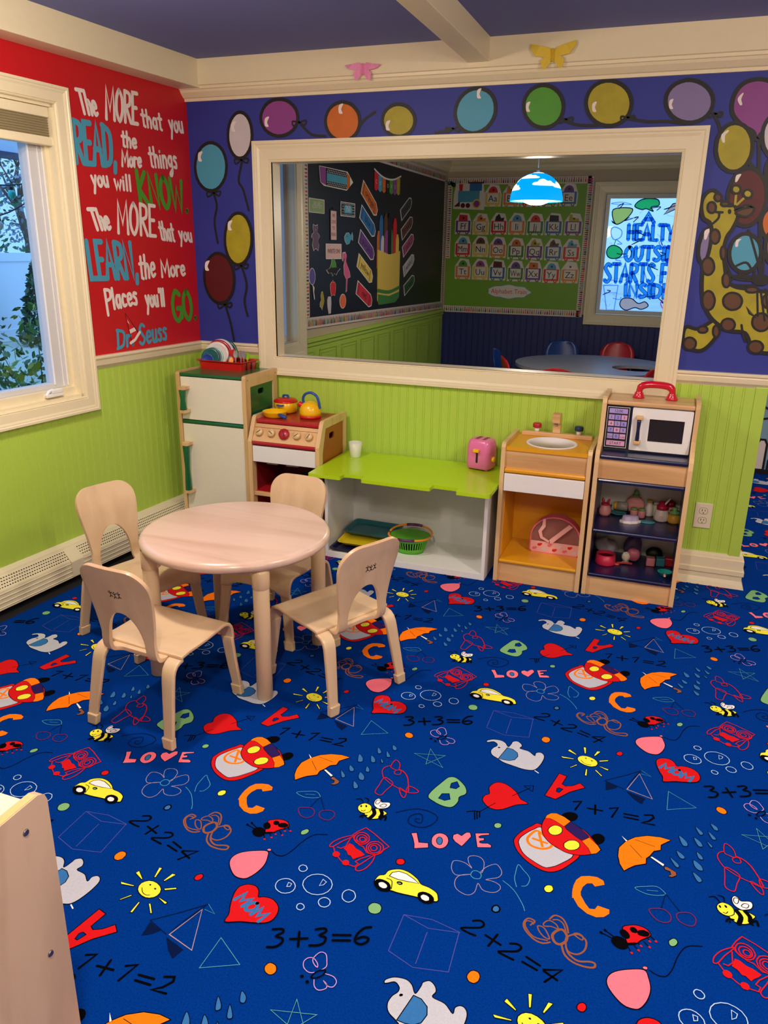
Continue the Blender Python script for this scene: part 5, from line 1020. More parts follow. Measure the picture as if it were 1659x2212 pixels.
# -- white counter unit between stove and sink
ct = thing('play_counter', 'low white open shelf unit with notched lime green top between stove and sink', 'play counter')
m = MB(); ol4 = [(.853, -.03), (.853, -.49), (.858, -.497), (1.005, -.497), (1.012, -.49), (1.012, -.45), (1.020, -.443), (1.104, -.443), (1.110, -.45), (1.112, -.49), (1.118, -.497), (1.43, -.503), (1.437, -.496), (1.437, -.458), (1.445, -.45), (1.545, -.455), (1.551, -.462), (1.552, -.5), (1.558, -.506), (1.690, -.508), (1.700, -.50), (1.700, -.03)]
m.prism(ol4, lambda u, v, d: (u, v, .434+d), .016, M['lime']); build('tabletop', m, ct, bevel=.004)
pbox('side_panel', ct, (.879, .895, -.37, -.03, 0, .434), M['white'], .001); pbox('side_panel', ct, (1.652, 1.668, -.37, -.03, 0, .434), M['white'], .001); pbox('bottom_panel', ct, (.895, 1.652, -.37, -.03, 0.0, .03), M['white'], .001); pbox('back_panel', ct, (.895, 1.652, -.045, -.03, .03, .434), M['greyp'], 0)
# -- birch shelf unit in the left foreground
sh = thing('birch_shelf_unit', 'birch plywood shelf unit cut off at the lower left corner', 'shelf unit', (1.26, -3.15, 0))
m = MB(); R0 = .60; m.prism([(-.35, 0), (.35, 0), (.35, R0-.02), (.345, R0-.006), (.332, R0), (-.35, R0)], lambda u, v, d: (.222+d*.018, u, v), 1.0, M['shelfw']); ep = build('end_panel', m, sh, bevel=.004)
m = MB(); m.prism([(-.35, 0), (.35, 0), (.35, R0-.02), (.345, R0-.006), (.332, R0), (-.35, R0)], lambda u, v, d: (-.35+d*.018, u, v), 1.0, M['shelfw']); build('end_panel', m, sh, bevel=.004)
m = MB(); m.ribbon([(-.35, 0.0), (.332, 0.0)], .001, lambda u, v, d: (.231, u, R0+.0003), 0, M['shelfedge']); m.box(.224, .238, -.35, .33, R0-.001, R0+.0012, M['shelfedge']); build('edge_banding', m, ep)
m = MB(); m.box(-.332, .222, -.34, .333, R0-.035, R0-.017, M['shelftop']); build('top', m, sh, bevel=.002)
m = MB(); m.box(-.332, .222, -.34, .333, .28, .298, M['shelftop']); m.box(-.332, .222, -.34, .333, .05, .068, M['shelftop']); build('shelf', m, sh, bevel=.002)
m = MB(); m.box(-.332, .222, .325, .333, .068, R0-.035, M['shelfw']); build('back_panel', m, sh)
for y, z in ((.30, .555), (.31, .30), (.30, .1)):
    m = MB(); m.lathe([(.006, 0), (.005, .002), (.002, .0015), (0, .001)], M['steel'], n=12, T=Matrix.Translation((.240, y, z)) @ Matrix.Rotation(PI/2, 4, 'Y')); build('screw', m, ep)
# ================================================================ SMALL THINGS
def at(p): return Matrix.Translation(Vector(p))
def lathe_thing(name, label, cat, loc, prof, mt, n=28, group=None, **kw):
    m = MB(); m.lathe(prof, mt, n=n, **kw); return build(name, m, None, loc=loc, label=label, cat=cat, group=group)
# -- dish rack with plates and spoons on the refrigerator
rk = thing('dish_rack', 'red plastic dish rack on top of the toy refrigerator', 'dish rack', (.231, -.118, .836), -.05)
m = MB(); rows = []
for dx, dy, z, r_ in ((.122, .068, .0, .012), (.127, .072, .036, .012), (.140, .084, .043, .014), (.140, .084, .046, .014), (.124, .069, .043, .012), (.118, .064, .006, .012)): rows.append([(x, y, z) for x, y in rrect(-dx, dx, -dy, dy, r_, 3)])
m.grid(rows, M['redp'], False, loop=True); n_ = len(rows[0]); m.add(rows[0], [tuple(range(n_-1, -1, -1))], M['redp']); m.add(rows[-1], [tuple(range(n_))], M['redp'])
for y in (-.022, .022): m.box(.121, .1285, y-.003, y+.003, .002, .038, MATS['black_paint'])
m.box(.055, .058, -.064, .064, .006, .036, M['redp']); build('tray', m, rk)
PL = (('bottle green', 'back', (18, 84, 60), .066, .038), ('navy', 'in front of the bottle green one', (22, 26, 70), .066, .028), ('pale grey', 'between navy and red', (190, 196, 204), .068, .020), ('crimson', 'behind the white one', (166, 24, 48), .066, .012), ('white', 'between the crimson and the mint one', (226, 220, 216), .061, .003), ('mint', 'behind the teal one', (150, 206, 196), .048, -.010), ('slate grey', 'just behind the teal one', (84, 96, 110), .047, -.017), ('teal', 'large one near the front', (18, 96, 96), .0455, -.025), ('royal blue', 'smallest and foremost', (24, 64, 158), .032, -.038))
pT = Matrix.Rotation(math.radians(17), 4, 'Z') @ Matrix.Rotation(math.radians(78), 4, 'X')
for k, (cn, wh, c, r_, yy) in enumerate(PL):
    m = MB(); m.lathe([(0, 0), (r_*.62, 0), (r_*.8, .003), (r_, .0075), (r_, .0095), (r_*.78, .005), (r_*.6, .002), (0, .002)], mat('plate_'+cn.replace(' ', '_'), c, .3, coat=.2), n=40, T=pT)
    build('toy_plate', m, None, loc=(.135+(yy+.038)*.92, -.150+(yy+.038)*.75, .8435+r_*.99), label=cn+' toy plate standing in the red dish rack, '+wh, cat='plate', group='plates in the dish rack')
def spoon(label, loc, tilt, az, c, L_=.07, flat_=False):
    m = MB(); mt = mat('spoon_%d_%d_%d' % c, c, .3)
    T = Matrix.Rotation(az, 4, 'Z') @ Matrix.Rotation(tilt, 4, 'Y')
    m.tube([(0, 0, 0), (0, 0, L_*.55), (0, 0, L_*.68)], [.004, .003, .0045], mt, n=8, T=T)
    rows = []
    for k in range(9):
        a = PI*k/8; z = L_*.86-math.cos(a)*.019; w = .0115*math.sin(a)+.0008; rows.append([T @ Vector((-.0028*math.sin(a)*(1-abs(v)), w*v, z)) for v in (-1, -.5, 0, .5, 1)]+[T @ Vector((-.0028*math.sin(a)*(1-abs(v))+.0016, w*v, z)) for v in (1, .5, 0, -.5, -1)])
    m.grid(rows, mt, True, loop=True); return build('toy_spoon', m, None, loc=loc, label=label, cat='spoon', group='spoons in the dish rack')
for lab, dx, dy, tl, c, L_ in (('leftmost grey toy spoon in the red dish rack', .0, 0, -.15, (150, 146, 150), .078), ('middle grey toy spoon in the red dish rack', .020, .018, .05, (146, 142, 146), .078), ('rightmost grey toy spoon in the red dish rack', .036, .02, .12, (142, 140, 144), .078), ('lime green toy spoon in the red dish rack', .048, .035, .2, (140, 206, 40), .07)):
    spoon(lab, (.288+dx, -.135+dy, .8435), tl, -1.1, c, L_)
spoon('orange toy spoon lying low in the dish rack', (.270, -.155, .845), -.5, -1.2, (246, 160, 60), .045); spoon('dusty blue toy spoon leaning beside the orange one', (.262, -.145, .845), -.3, -1.2, (70, 130, 168), .045)
m = MB(); T = at((.272, -.10, .8435)) @ Matrix.Rotation(-.3, 4, 'Y') @ Matrix.Rotation(.3, 4, 'Z'); m.box(-.004, .004, -.003, .003, 0, .05, M['redp'], T=T); m.box(-.017, .017, -.002, .002, .045, .088, M['redp'], T=T); build('toy_spatula', m, None, bevel=.003, label='red toy spatula standing behind the grey spoons', cat='spatula')
# -- cookware on the stove
CZ = .637
pn_ = thing('toy_frying_pan', 'yellow toy frying pan with blue handle at the front left of the stove', 'frying pan', (.555, -.235, CZ))
m = MB(); m.lathe([(0, 0), (.046, 0), (.054, .006), (.0605, .026), (.062, .028), (.059, .028), (.052, .008), (.044, .004), (0, .004)], M['yellow'], n=44); build('pan_body', m, pn_)
m = MB(); m.tube([(.042, -.040, .020), (.058, -.052, .021), (.075, -.062, .019), (.092, -.068, .015), (.096, -.069, .0145)], [.006, .0085, .0095, .0085, .004], M['bluep'], n=12); build('handle', m, pn_, label='blue handle')
pt_ = thing('toy_cooking_pot', 'yellow toy cooking pot with red lid and blue handles at the back of the stove', 'pot', (.552, -.112, CZ))
m = MB(); m.lathe([(0, 0), (.048, 0), (.056, .008), (.0585, .052), (.056, .054), (.05, .05), (0, .02)], M['yellow'], n=44); build('pot_body', m, pt_)
m = MB(); m.lathe([(.0575, .052), (.0605, .055), (.059, .060), (.048, .068), (.02, .073), (0, .074)], M['redp'], n=44); m.lathe([(.0605, .055), (.0575, .052), (0, .052)], M['redp'], n=44); ld = build('lid', m, pt_)
m = MB(); m.prism([(-.018, 0), (-.016, .013), (-.010, .018), (.010, .018), (.016, .013), (.018, 0), (.011, 0), (.009, .010), (-.009, .010), (-.011, 0)], lambda u, v, d: (u, -.006+d, .071+v), .012, M['bluep']); build('lid_knob', m, ld, bevel=.002)
for sg in (-1, 1):
    m = MB(); m.prism([(-.018, .0), (-.016, -.018), (.016, -.018), (.018, 0), (.011, 0), (.010, -.011), (-.010, -.011), (-.011, 0)], lambda u, v, d: (u+.0, sg*(.055-v), .040+d), .008, M['bluep']); build('side_handle', m, pt_, bevel=.002)
kt = thing('toy_kettle', 'round yellow toy kettle with blue handle and red spout on the stove', 'kettle', (.722, -.185, CZ))
m = MB(); m.lathe([(0, 0), (.050, 0), (.053, .004), (.053, .012), (.051, .013)], M['redp'], n=40); build('base', m, kt, label='red base ring')
m = MB(); m.lathe([(.0515, .012), (.053, .025), (.0515, .040), (.046, .056), (.036, .069), (.022, .077), (.008, .081), (0, .0815)], M['yellow'], n=40); m.lathe([(0, .012), (.0515, .012)], M['yellow'], n=40); build('kettle_body', m, kt)
m = MB(); m.tube([(-.036, .0, .052), (-.050, -.006, .062), (-.058, -.008, .068), (-.0585, -.008, .0685)], [.013, .0135, .013, .009], M['redp'], n=16); build('spout', m, kt)
m = MB(); m.tube(smooth_line([(-.034, 0, .066), (-.038, 0, .09), (-.026, 0, .112), (.004, 0, .122), (.033, 0, .108), (.045, 0, .082), (.050, 0, .055), (.054, 0, .048)], False, 4), .0065, M['bluep'], n=10); build('handle', m, kt)
# -- things on the lime counter
lathe_thing('plastic_cup', 'small frosted white plastic cup on the left of the lime counter', 'cup', (.940, -.135, .450), [(0, 0), (.024, 0), (.026, .003), (.0335, .074), (.0315, .074), (.0245, .006), (0, .005)], mat('frosted_plastic', (222, 228, 206), .35), n=32)
to = thing('toy_toaster', 'pink toy toaster with yellow lever on the right end of the lime counter', 'toaster', (1.565, -.10, .450), math.radians(-12))
m = MB(); rows = []
for z, k in ((.008, .93), (.012, .985), (.05, 1.0), (.10, .985), (.125, .94), (.138, .86), (.145, .72)): rows.append([(x*k, y*(k if k < .97 else 1), z) for x, y in rrect(-.060, .060, -.052, .052, .026, 5)])
m.grid(rows, M['pink'], True, loop=True); n_ = len(rows[0]); m.add(rows[0], [tuple(range(n_-1, -1, -1))], M['pink']); m.add(rows[-1], [tuple(range(n_))], M['pink']); bd = build('toaster_body', m, to)
pk2 = mat('pink_slot', (206, 84, 140), .5)
for x in (-.018, .018):
    m = MB(); m.box(x-.0085, x+.0085, -.030, .030, .142, .1465, pk2); m.box(x-.0055, x+.0055, -.026, .026, .1462, .1468, mat('slot_dark', (120, 40, 80), .6)); build('bread_slot', m, to, bevel=.002)
m = MB(); m.box(-.005, .005, -.0545, -.050, .038, .098, M['black']); build('lever_track', m, to, bevel=.003)
m = MB(); m.box(-.014, .014, -.072, -.053, .090, .106, M['yellow']); build('lever', m, to, bevel=.004, label='yellow lever')
m = MB(); m.lathe([(.011, 0), (.013, .002), (.013, .010), (.009, .014), (0, .014)], M['yellow'], n=20, T=at((.058, -.01, .055)) @ Matrix.Rotation(PI/2, 4, 'Y')); build('dial', m, to, label='yellow dial')
for x in (-.042, .042):
    for y in (-.034, .034): m = MB(); m.lathe([(.006, 0), (.008, .012)], pk2, (x, y, 0), n=12); build('foot', m, to)
# -- trays and basket on the bottom of the counter
def tray(label, c, loc, rot, sx=.125, sy=.082, h=.016):
    m = MB(); rows = []
    for k, z, q in ((-.012, 0, 0), (0, h, 0), (.007, h+.001, 0), (.007, h+.003, 0), (-.002, h+.002, 0), (-.014, .003, 0)): rows.append([(x, y, z) for x, y in rrect(-sx-k, sx+k, -sy-k, sy+k, .022, 4)])
    mt = mat('tray_'+label.split()[0], c, .35); m.grid(rows, mt, False, loop=True); n_ = len(rows[0]); m.add(rows[0], [tuple(range(n_-1, -1, -1))], mt); m.add(rows[-1], [tuple(range(n_))], mt)
    return build('toy_tray', m, None, loc=loc, label=label, cat='tray', group='trays under the counter').__setattr__('rotation_euler', (rot[0], rot[1], rot[2]))
tray('navy toy tray at the bottom of the stack under the lime counter', (22, 22, 66), (1.035, -.292, .0305), (0, 0, 0), .13, .074)
tray('yellow toy tray in the middle of the stack under the lime counter', (222, 196, 30), (1.035, -.228, .0505), (math.radians(4), 0, .02), .115, .08)
tray('teal toy tray on top of the stack under the lime counter', (14, 96, 112), (1.045, -.145, .0765), (math.radians(4), 0, -.03), .125, .08)
bk = thing('toy_shopping_basket', 'green toy shopping basket with orange and purple handles under the lime counter', 'basket', (1.262, -.215, .030), .1)
gb = mat('basket_green', (84, 176, 32), .4); m = MB(); N_ = 40; hgt = .082
def br(z): return .060+.022*z/hgt
for k in range(N_):
    a0, a1 = 2*PI*k/N_, 2*PI*(k+.45)/N_; rows = []
    for z in (.022, .062): r_ = br(z); rows.append([(r_*1.12*math.cos(a), r_*.92*math.sin(a), z) for a in (a0, (a0+a1)/2, a1)]+[((r_-.003)*1.12*math.cos(a), (r_-.003)*.92*math.sin(a), z) for a in (a1, (a0+a1)/2, a0)])
    m.grid(rows, gb, False, loop=True)
for z0_, z1_ in ((0, .024), (.060, .082)): m.lathe([(br(z0_)-.003, z0_), (br(z0_), z0_), (br(z1_), z1_), (br(z1_)-.003, z1_), (br(z0_)-.003, z0_)], gb, n=48, sx=1.12, sy=.92)
m.lathe([(0, .001), (br(0), .001)], gb, n=40, sx=1.12, sy=.92); m.lathe([(br(.08), .080), (br(.08)+.006, .081), (br(.08)+.006, .084), (br(.08)-.002, .084)], gb, n=48, sx=1.12, sy=.92); build('basket_body', m, bk)
og = mat('handle_orange', (246, 152, 40), .35); pu = mat('handle_purple', (92, 34, 96), .35)
for sg in (-1, 1):
    pts_ = [(math.cos(a)*.103, sg*(.012+math.sin(a)*.090), .088+(.012 if sg > 0 else 0)*math.sin(a)) for a in [PI*k/16 for k in range(17)]]
    m = MB(); m.tube(pts_[:7], .0052, og, n=8); m.tube(pts_[10:], .0052, og, n=8); h = build('handle', m, bk, label='orange handle'); m = MB(); m.tube(pts_[6:11], .0068, pu, n=10); build('handle_grip', m, h)
# -- inside the stove
SZ = .283
m = MB(); mo = mat('muffin_orange', (206, 106, 30), .45); m.box(-.055, .055, -.036, .036, .026, .030, mo)
for x in (-.035, 0, .035):
    for y in (-.018, .018): m.lathe([(.010, 0), (.014, .028)], mo, (x, y, 0), n=14)
build('toy_muffin_tin', m, None, loc=(.595, -.20, SZ), label='orange toy muffin tin inside the stove', cat='muffin tin', bevel=.001)
lathe_thing('toy_bowl', 'dark toy bowl sitting on the orange muffin tin', 'bowl', (.59, -.20, SZ+.030), [(0, 0), (.02, 0), (.033, .013), (.031, .013), (.019, .003), (0, .003)], mat('bowl_dark', (60, 58, 70), .4))
lathe_thing('toy_bowl', 'blue toy bowl at the right inside the stove', 'bowl', (.705, -.185, SZ+.018), [(0, 0), (.018, 0), (.036, .016), (.045, .036), (.042, .036), (.03, .014), (0, .004)], mat('bowl_blue', (20, 98, 136), .4))
lathe_thing('toy_bowl', 'pale teal toy bowl nested in the blue one', 'bowl', (.705, -.185, SZ+.030), [(0, 0), (.018, 0), (.034, .014), (.045, .036), (.042, .036), (.03, .014), (0, .004)], mat('bowl_pale', (70, 120, 116), .4))
m = MB(); rows = [[(x, y, z) for x, y in rrect(-a, a, -b, b, .01, 3)] for a, b, z in ((.068, .05, 0), (.074, .056, .015), (.071, .053, .015), (.065, .047, .003))]; m.grid(rows, mat('box_yellow', (206, 170, 30), .45), False, loop=True); n_ = len(rows[0]); m.add(rows[0], [tuple(range(n_))], MATS['box_yellow']); m.add(rows[-1], [tuple(range(n_))], MATS['box_yellow']); build('toy_baking_dish', m, None, loc=(.748, -.225, SZ), label='yellow toy baking dish under the blue bowl in the stove', cat='baking dish')
# -- clear bag in the sink cabinet
bg_ = thing('zip_bag', 'clear zip bag with pink trim and elephant print in the sink cabinet', 'bag', (1.948, -.155, .107))
clear = bpy.data.materials.new('clear_vinyl'); clear.use_nodes = True; q_ = clear.node_tree; q_.nodes['Principled BSDF'].inputs['Base Color'].default_value = lin((170, 130, 112)); q_.nodes['Principled BSDF'].inputs['Alpha'].default_value = .32; q_.nodes['Principled BSDF'].inputs['Roughness'].default_value = .08
pk3 = mat('bag_pink', (226, 108, 128), .5); pk4 = mat('bag_rose_fabric', (236, 176, 172), .7); aw, ah = .112, .175
arch = [(-aw, 0), (aw, 0)]+[(aw*math.cos(a), .075+(ah-.075)*math.sin(a)) for a in [PI*k/20 for k in range(21)]]
arch = [(-aw+.012, 0), (aw-.012, 0), (aw, .012)]+[(aw*math.cos(PI*k/20), .072+(ah-.072)*math.sin(PI*k/20)) for k in range(21)]+[(-aw, .012)]
m = MB(); m.prism(arch, lambda u, v, d: (u, -.035+d, v), .001, clear); build('front_window', m, bg_)
m = MB(); m.flat([(-aw+.012, 0), (aw-.012, 0), (aw, .012), (aw, .055), (-aw, .055), (-aw, .012)], lambda u, v, d: (u, -.0365-d, v), 0, pk4)
for k in range(9):
    x, z = -.092+k*.0228, .018+(k % 2)*.02; m.flat(ell(x, z, .009, .007, 10), lambda u, v, d: (u, -.0368-d, v), 0, (pk3, WK['R'], WK['W'])[k % 3]); m.flat(ell(x+.008, z+.004, .005, .005, 8), lambda u, v, d: (u, -.0371-d, v), 0, (pk3, WK['R'], WK['W'])[k % 3])
build('printed_band', m, bg_)
m = MB(); m.tube([(u, -.036, v) for u, v in arch], .004, pk3, n=8, closed=True); build('piping', m, bg_)
m = MB(); ar = arch[2:-1]; m.grid([[(u, -.035, v) for u, v in ar], [(u, .03, v) for u, v in ar]], pk3, True); m.prism(arch, lambda u, v, d: (u, .029+d, v), .002, pk3); build('gusset', m, bg_)
m = MB(); hfn2 = lambda u, v, d: (u, -.042-d, v)
m.prism([(-.06, .165), (-.048, .168), (-.046, .13), (-.062, .105), (-.055, .08), (-.022, .062), (-.022, .052), (-.066, .072), (-.078, .105), (-.062, .135)], hfn2, .002, pk4); m.prism([(-.025, .052), (-.012, .052), (.075, .142), (.058, .152), (-.025, .068)], hfn2, .002, pk4); build('handle_strap', m, bg_)
# -- toys on the microwave cabinet shelves
S1, S2 = .3075, .1055
c_ = lambda n, rgb: mat('toy_'+n, rgb, .4)
PK, RD, CR2, YL, GR, LV, TL, WH = c_('blush', (226, 150, 150)), c_('crimson', (186, 24, 62)), c_('cream', (226, 220, 200)), c_('mustard', (206, 160, 40)), c_('sage', (124, 166, 96)), c_('lilac', (186, 170, 206)), c_('teal', (66, 134, 146)), c_('white', (232, 226, 220))
def jar(name, label, cat, loc, prof, mt, cap=None, capmt=None, capname='cap', group=None):
    e = thing(name, label, cat, loc, group=group); m = MB(); m.lathe(prof, mt, n=24); build('body', m, e); m = MB(); m.lathe(cap, capmt, n=20); build(capname, m, e); return e
e = jar('toy_bottle', 'blush pink toy bottle with rabbit ear lid at the left of the upper navy shelf', 'bottle', (2.148, -.135, S1), [(0, 0), (.022, 0), (.028, .012), (.028, .03), (.020, .042), (.017, .05), (0, .05)], PK, [(.019, .048), (.019, .054), (0, .056)], RD, 'lid')
m = MB(); m.tube([(-.008, 0, .053), (-.012, 0, .072), (-.014, 0, .078)], [.005, .006, .002], RD, n=8); m.tube([(.008, 0, .053), (.014, 0, .070), (.016, 0, .076)], [.005, .006, .002], RD, n=8); build('ear', m, e)
e = thing('toy_food_jar', 'clear and yellow toy jar lying down behind the rabbit ear bottle', 'jar', (2.195, -.085, S1+.034)); T = Matrix.Rotation(PI/2, 4, 'Y'); m = MB(); m.lathe([(.02, 0), (.02, .045), (.015, .048), (0, .048)], c_('smoke', (150, 146, 136)), n=20, T=T); build('body', m, e); m = MB(); m.lathe([(.017, -.015), (.019, 0), (0, .001)], YL, n=20, T=T); build('lid', m, e)
lathe_thing('toy_dish', 'small slate blue toy dish under the lying jar', 'dish', (2.205, -.10, S1), [(0, 0), (.022, 0), (.036, .008), (.034, .010), (.02, .003), (0, .003)], TL)
e = thing('toy_perfume_bottle', 'large round blush toy bottle with green stopper on the upper navy shelf', 'bottle', (2.272, -.062, S1)); m = MB(); m.lathe([(0, -.012), (.034, -.012), (.040, -.006), (.040, .006), (.034, .012), (0, .012)], PK, n=32, T=at((0, 0, .042)) @ Matrix.Rotation(PI/2, 4, 'X')); build('body', m, e); m = MB(); m.lathe([(.014, .078), (.015, .088), (.008, .09), (.008, .098), (.011, .1), (.009, .105), (.004, .112), (0, .113)], GR, n=16); build('stopper', m, e)
for lab, x in (('left one of two small blush jars with green lids', 2.272), ('right one of two small blush jars with green lids', 2.305)): jar('toy_jam_jar', lab+' on the upper navy shelf', 'jar', (x, -.112, S1), [(0, 0), (.014, 0), (.016, .004), (.016, .030), (.013, .034)], PK, [(.0145, .033), (.0145, .041), (0, .042)], GR, 'lid', 'small jam jars')
jar('toy_milk_bottle', 'white toy milk bottle with mustard cap on the upper navy shelf', 'bottle', (2.335, -.07, S1), [(0, 0), (.016, 0), (.018, .005), (.018, .035), (.012, .055), (.012, .064)], WH, [(.013, .063), (.013, .072), (0, .073)], YL)
jar('toy_baby_bottle', 'pale green toy bottle half hidden behind the white pump bottle', 'bottle', (2.362, -.062, S1), [(0, 0), (.015, 0), (.016, .004), (.016, .05), (.011, .056)], c_('pale_green', (196, 206, 170)), [(.011, .055), (.011, .062), (0, .063)], WH)
e = jar('toy_pump_bottle', 'white toy pump bottle with crimson top on the upper navy shelf', 'bottle', (2.388, -.118, S1), [(0, 0), (.028, 0), (.0325, .006), (.0325, .02), (.026, .048), (.022, .054)], WH, [(.024, .050), (.024, .068), (.016, .070), (.015, .086), (0, .087)], RD, 'pump')
m = MB(); m.prism([(.0, .072), (.014, .078), (.030, .105), (.024, .106), (.008, .084)], lambda u, v, d: (u, -.012+d*.005, v), 1, WH); build('spout', m, e); m = MB(); m.ribbon(smooth_line([(0, .014), (-.007, .022), (-.004, .027), (0, .024), (.004, .027), (.007, .022)], True, 4), .0018, lambda u, v, d: (u, -.0328, v), 0, PK, True); build('heart_mark', m, e)
jar('toy_baby_bottle', 'blush toy bottle with tall crimson cap behind the pump bottle', 'bottle', (2.418, -.068, S1), [(0, 0), (.016, 0), (.018, .005), (.020, .055), (0, .056)], PK, [(.022, .055), (.022, .073), (.012, .08), (0, .081)], RD)
e = jar('toy_honey_pot', 'mustard yellow toy bottle with sage top at the right of the upper navy shelf', 'bottle', (2.440, -.130, S1), [(0, 0), (.023, 0), (.028, .008), (.027, .022), (.020, .042)], YL, [(.022, .040), (.022, .053), (.008, .056), (.014, .068), (.012, .07), (0, .07)], GR, 'top')
m = MB(); m.ribbon(smooth_line([(0, .012), (-.007, .02), (-.004, .025), (0, .022), (.004, .025), (.007, .02)], True, 4), .0018, lambda u, v, d: (u, -.0285, v), 0, PK, True); build('heart_mark', m, e)
e = thing('toy_iron', 'white and lilac toy iron lying at the front of the upper navy shelf', 'iron', (2.262, -.200, S1), .15); m = MB(); ol5 = [(-.045, -.006), (-.03, -.022), (.0, -.026), (.03, -.014), (.047, .006), (.03, .012), (0, .016), (-.03, .014)]
m.prism(ol5, lambda u, v, d: (u, v, d*.010), 1, WH); build('base', m, e, bevel=.002); m = MB(); m.prism([(a*.86, b*.86) for a, b in ol5], lambda u, v, d: (u*(1-d*.12), v, .010+d*.020), 1, LV); build('shell', m, e, bevel=.005)
m = MB(); m.ribbon(smooth_line([(-.03, 0), (-.015, .012), (.01, .010), (.03, .004), (.015, -.008), (-.01, -.01)], True, 4), .006, lambda u, v, d: (u, v, .004+d), 0, TL, True); o = build('toy_whisk', m, None, solid=(.006, 0), loc=(2.332, -.178, S1), label='slate blue looped toy on the upper navy shelf beside the iron', cat='toy')
e = thing('toy_saucepan', 'crimson round toy pot at the left of the bottom navy shelf', 'pot', (2.178, -.205, S2)); m = MB(); m.lathe([(0, 0), (.043, 0), (.045, .003), (.041, .046), (.038, .046), (.040, .006), (0, .005)], c_('rose_red', (206, 40, 76)), n=36); m.lathe([(.039, .032), (0, .030)], c_('dark_rose', (130, 18, 44)), n=36); build('body', m, e)
def blob(name, label, cat, loc, mt, rx, ry, rz, seed, amp=.25, rot=0, n=20, parent=None):
    rnd = random.Random(seed); ph = [(rnd.uniform(0, 6), rnd.uniform(0, 6), rnd.uniform(1, 3), rnd.uniform(1, 3)) for _ in range(5)]; m = MB(); rows = []
    for i in range(13):
        th = PI*i/12; row = []
        for k in range(n):
            p = 2*PI*k/n; f = 1+amp*sum(math.sin(a+p*round(c))*math.sin(b+th*d) for a, b, c, d in ph)/3
            row.append((rx*math.sin(th)*math.cos(p)*f, ry*math.sin(th)*math.sin(p)*f, max(-rz, -rz*math.cos(th)*f)+rz))
        rows.append(row)
    m.grid(rows, mt, True, loop=True); o = build(name, m, parent, loc=loc, label=label, cat=cat); o.rotation_euler.z = rot; return o
blob('doll_clothes', 'crumpled grey doll clothes behind the crimson pot on the bottom shelf', 'doll clothes', (2.170, -.105, S2), c_('grey_cloth', (150, 144, 158)), .042, .030, .040, 3, .45)
blob('doll_hat', 'purple and cream doll hat at the back of the bottom shelf', 'doll hat', (2.285, -.085, S2+.0), c_('purple_cloth', (104, 86, 132)), .040, .028, .052, 5, .15)
e = thing('doll_bonnet', 'pink doll bonnet with cream brim on the bottom navy shelf', 'doll bonnet', (2.285, -.150, S2)); blob('crown', None, None, (.008, 0, .006), c_('pink_cloth', (196, 104, 122)), .028, .022, .030, 9, .2, parent=e); blob('brim', None, None, (-.022, -.012, .0), CR2, .018, .012, .024, 11, .3, parent=e)
m = MB(); rt = c_('coral', (200, 70, 60)); m.tube([(-.03, -.01, .006), (0, 0, .007), (.035, .004, .006)], .005, rt, n=8); m.tube([(-.01, .01, .006), (.02, .012, .006)], .004, WH, n=8); m.lathe([(0, 0), (.013, 0), (.013, .008), (0, .008)], rt, (-.03, -.018, 0), n=16); build('toy_utensil', m, None, loc=(2.258, -.19, S2), label='coral toy utensil in front of the doll bonnet', cat='utensil')
for lab, x, y, c in (('blush pink toy block on the bottom navy shelf', 2.368, -.155, c_('block_pink', (206, 130, 136))), ('teal toy block between the pink and the crimson block', 2.409, -.142, c_('block_teal', (52, 128, 144))), ('crimson toy block at the right of the bottom shelf', 2.4445, -.125, c_('block_red', (166, 24, 42)))):
    m = MB(); m.box(-.0185, .0185, -.0185, .0185, 0, .037, c); o = build('toy_block', m, None, loc=(x, y, S2), bevel=.004, label=lab, cat='block', group='toy blocks'); o.rotation_euler.z = .1 if x < 2.43 else 0
blob('toy_fruit_basket', 'dark toy bundle with red and yellow fruit behind the blocks', 'toy fruit', (2.38, -.085, S2), c_('dark_green', (24, 36, 28)), .035, .022, .030, 21, .2); 
e = thing('toy_pan', 'small teal toy pan with pink handle at the front right of the bottom shelf', 'pan', (2.432, -.245, S2)); m = MB(); m.lathe([(0, 0), (.024, 0), (.029, .014), (.031, .015), (.027, .015), (.022, .004), (0, .004)], c_('aqua', (40, 160, 150)), n=30); build('body', m, e); m = MB(); m.box(-.005, .005, -.056, -.028, .009, .017, PK); build('handle', m, e, bevel=.003)
# -- red toy telephone handset on the microwave cabinet
m = MB(); e = thing('toy_telephone_handset', 'glossy red toy telephone handset standing on the microwave cabinet', 'telephone handset', (2.300, -.135, .843)); gl = mat('glossy_red', (206, 8, 44), .15, coat=.5)
m.tube(smooth_line([(-.066, 0, .026), (-.063, 0, .042), (-.050, 0, .053), (-.02, 0, .058), (.02, 0, .058), (.050, 0, .053), (.063, 0, .042), (.066, 0, .026)], False, 4), [.0135]*4+[.0150]*21+[.0135]*4, gl, n=14); build('grip', m, e)
for x in (-.066, .066): m = MB(); m.lathe([(0, 0), (.024, 0), (.025, .004), (.022, .008), (.0225, .012), (.018, .016), (.0185, .020), (.012, .028), (.0115, .032)], gl, (x, 0, 0), n=26); build('earpiece', m, e)
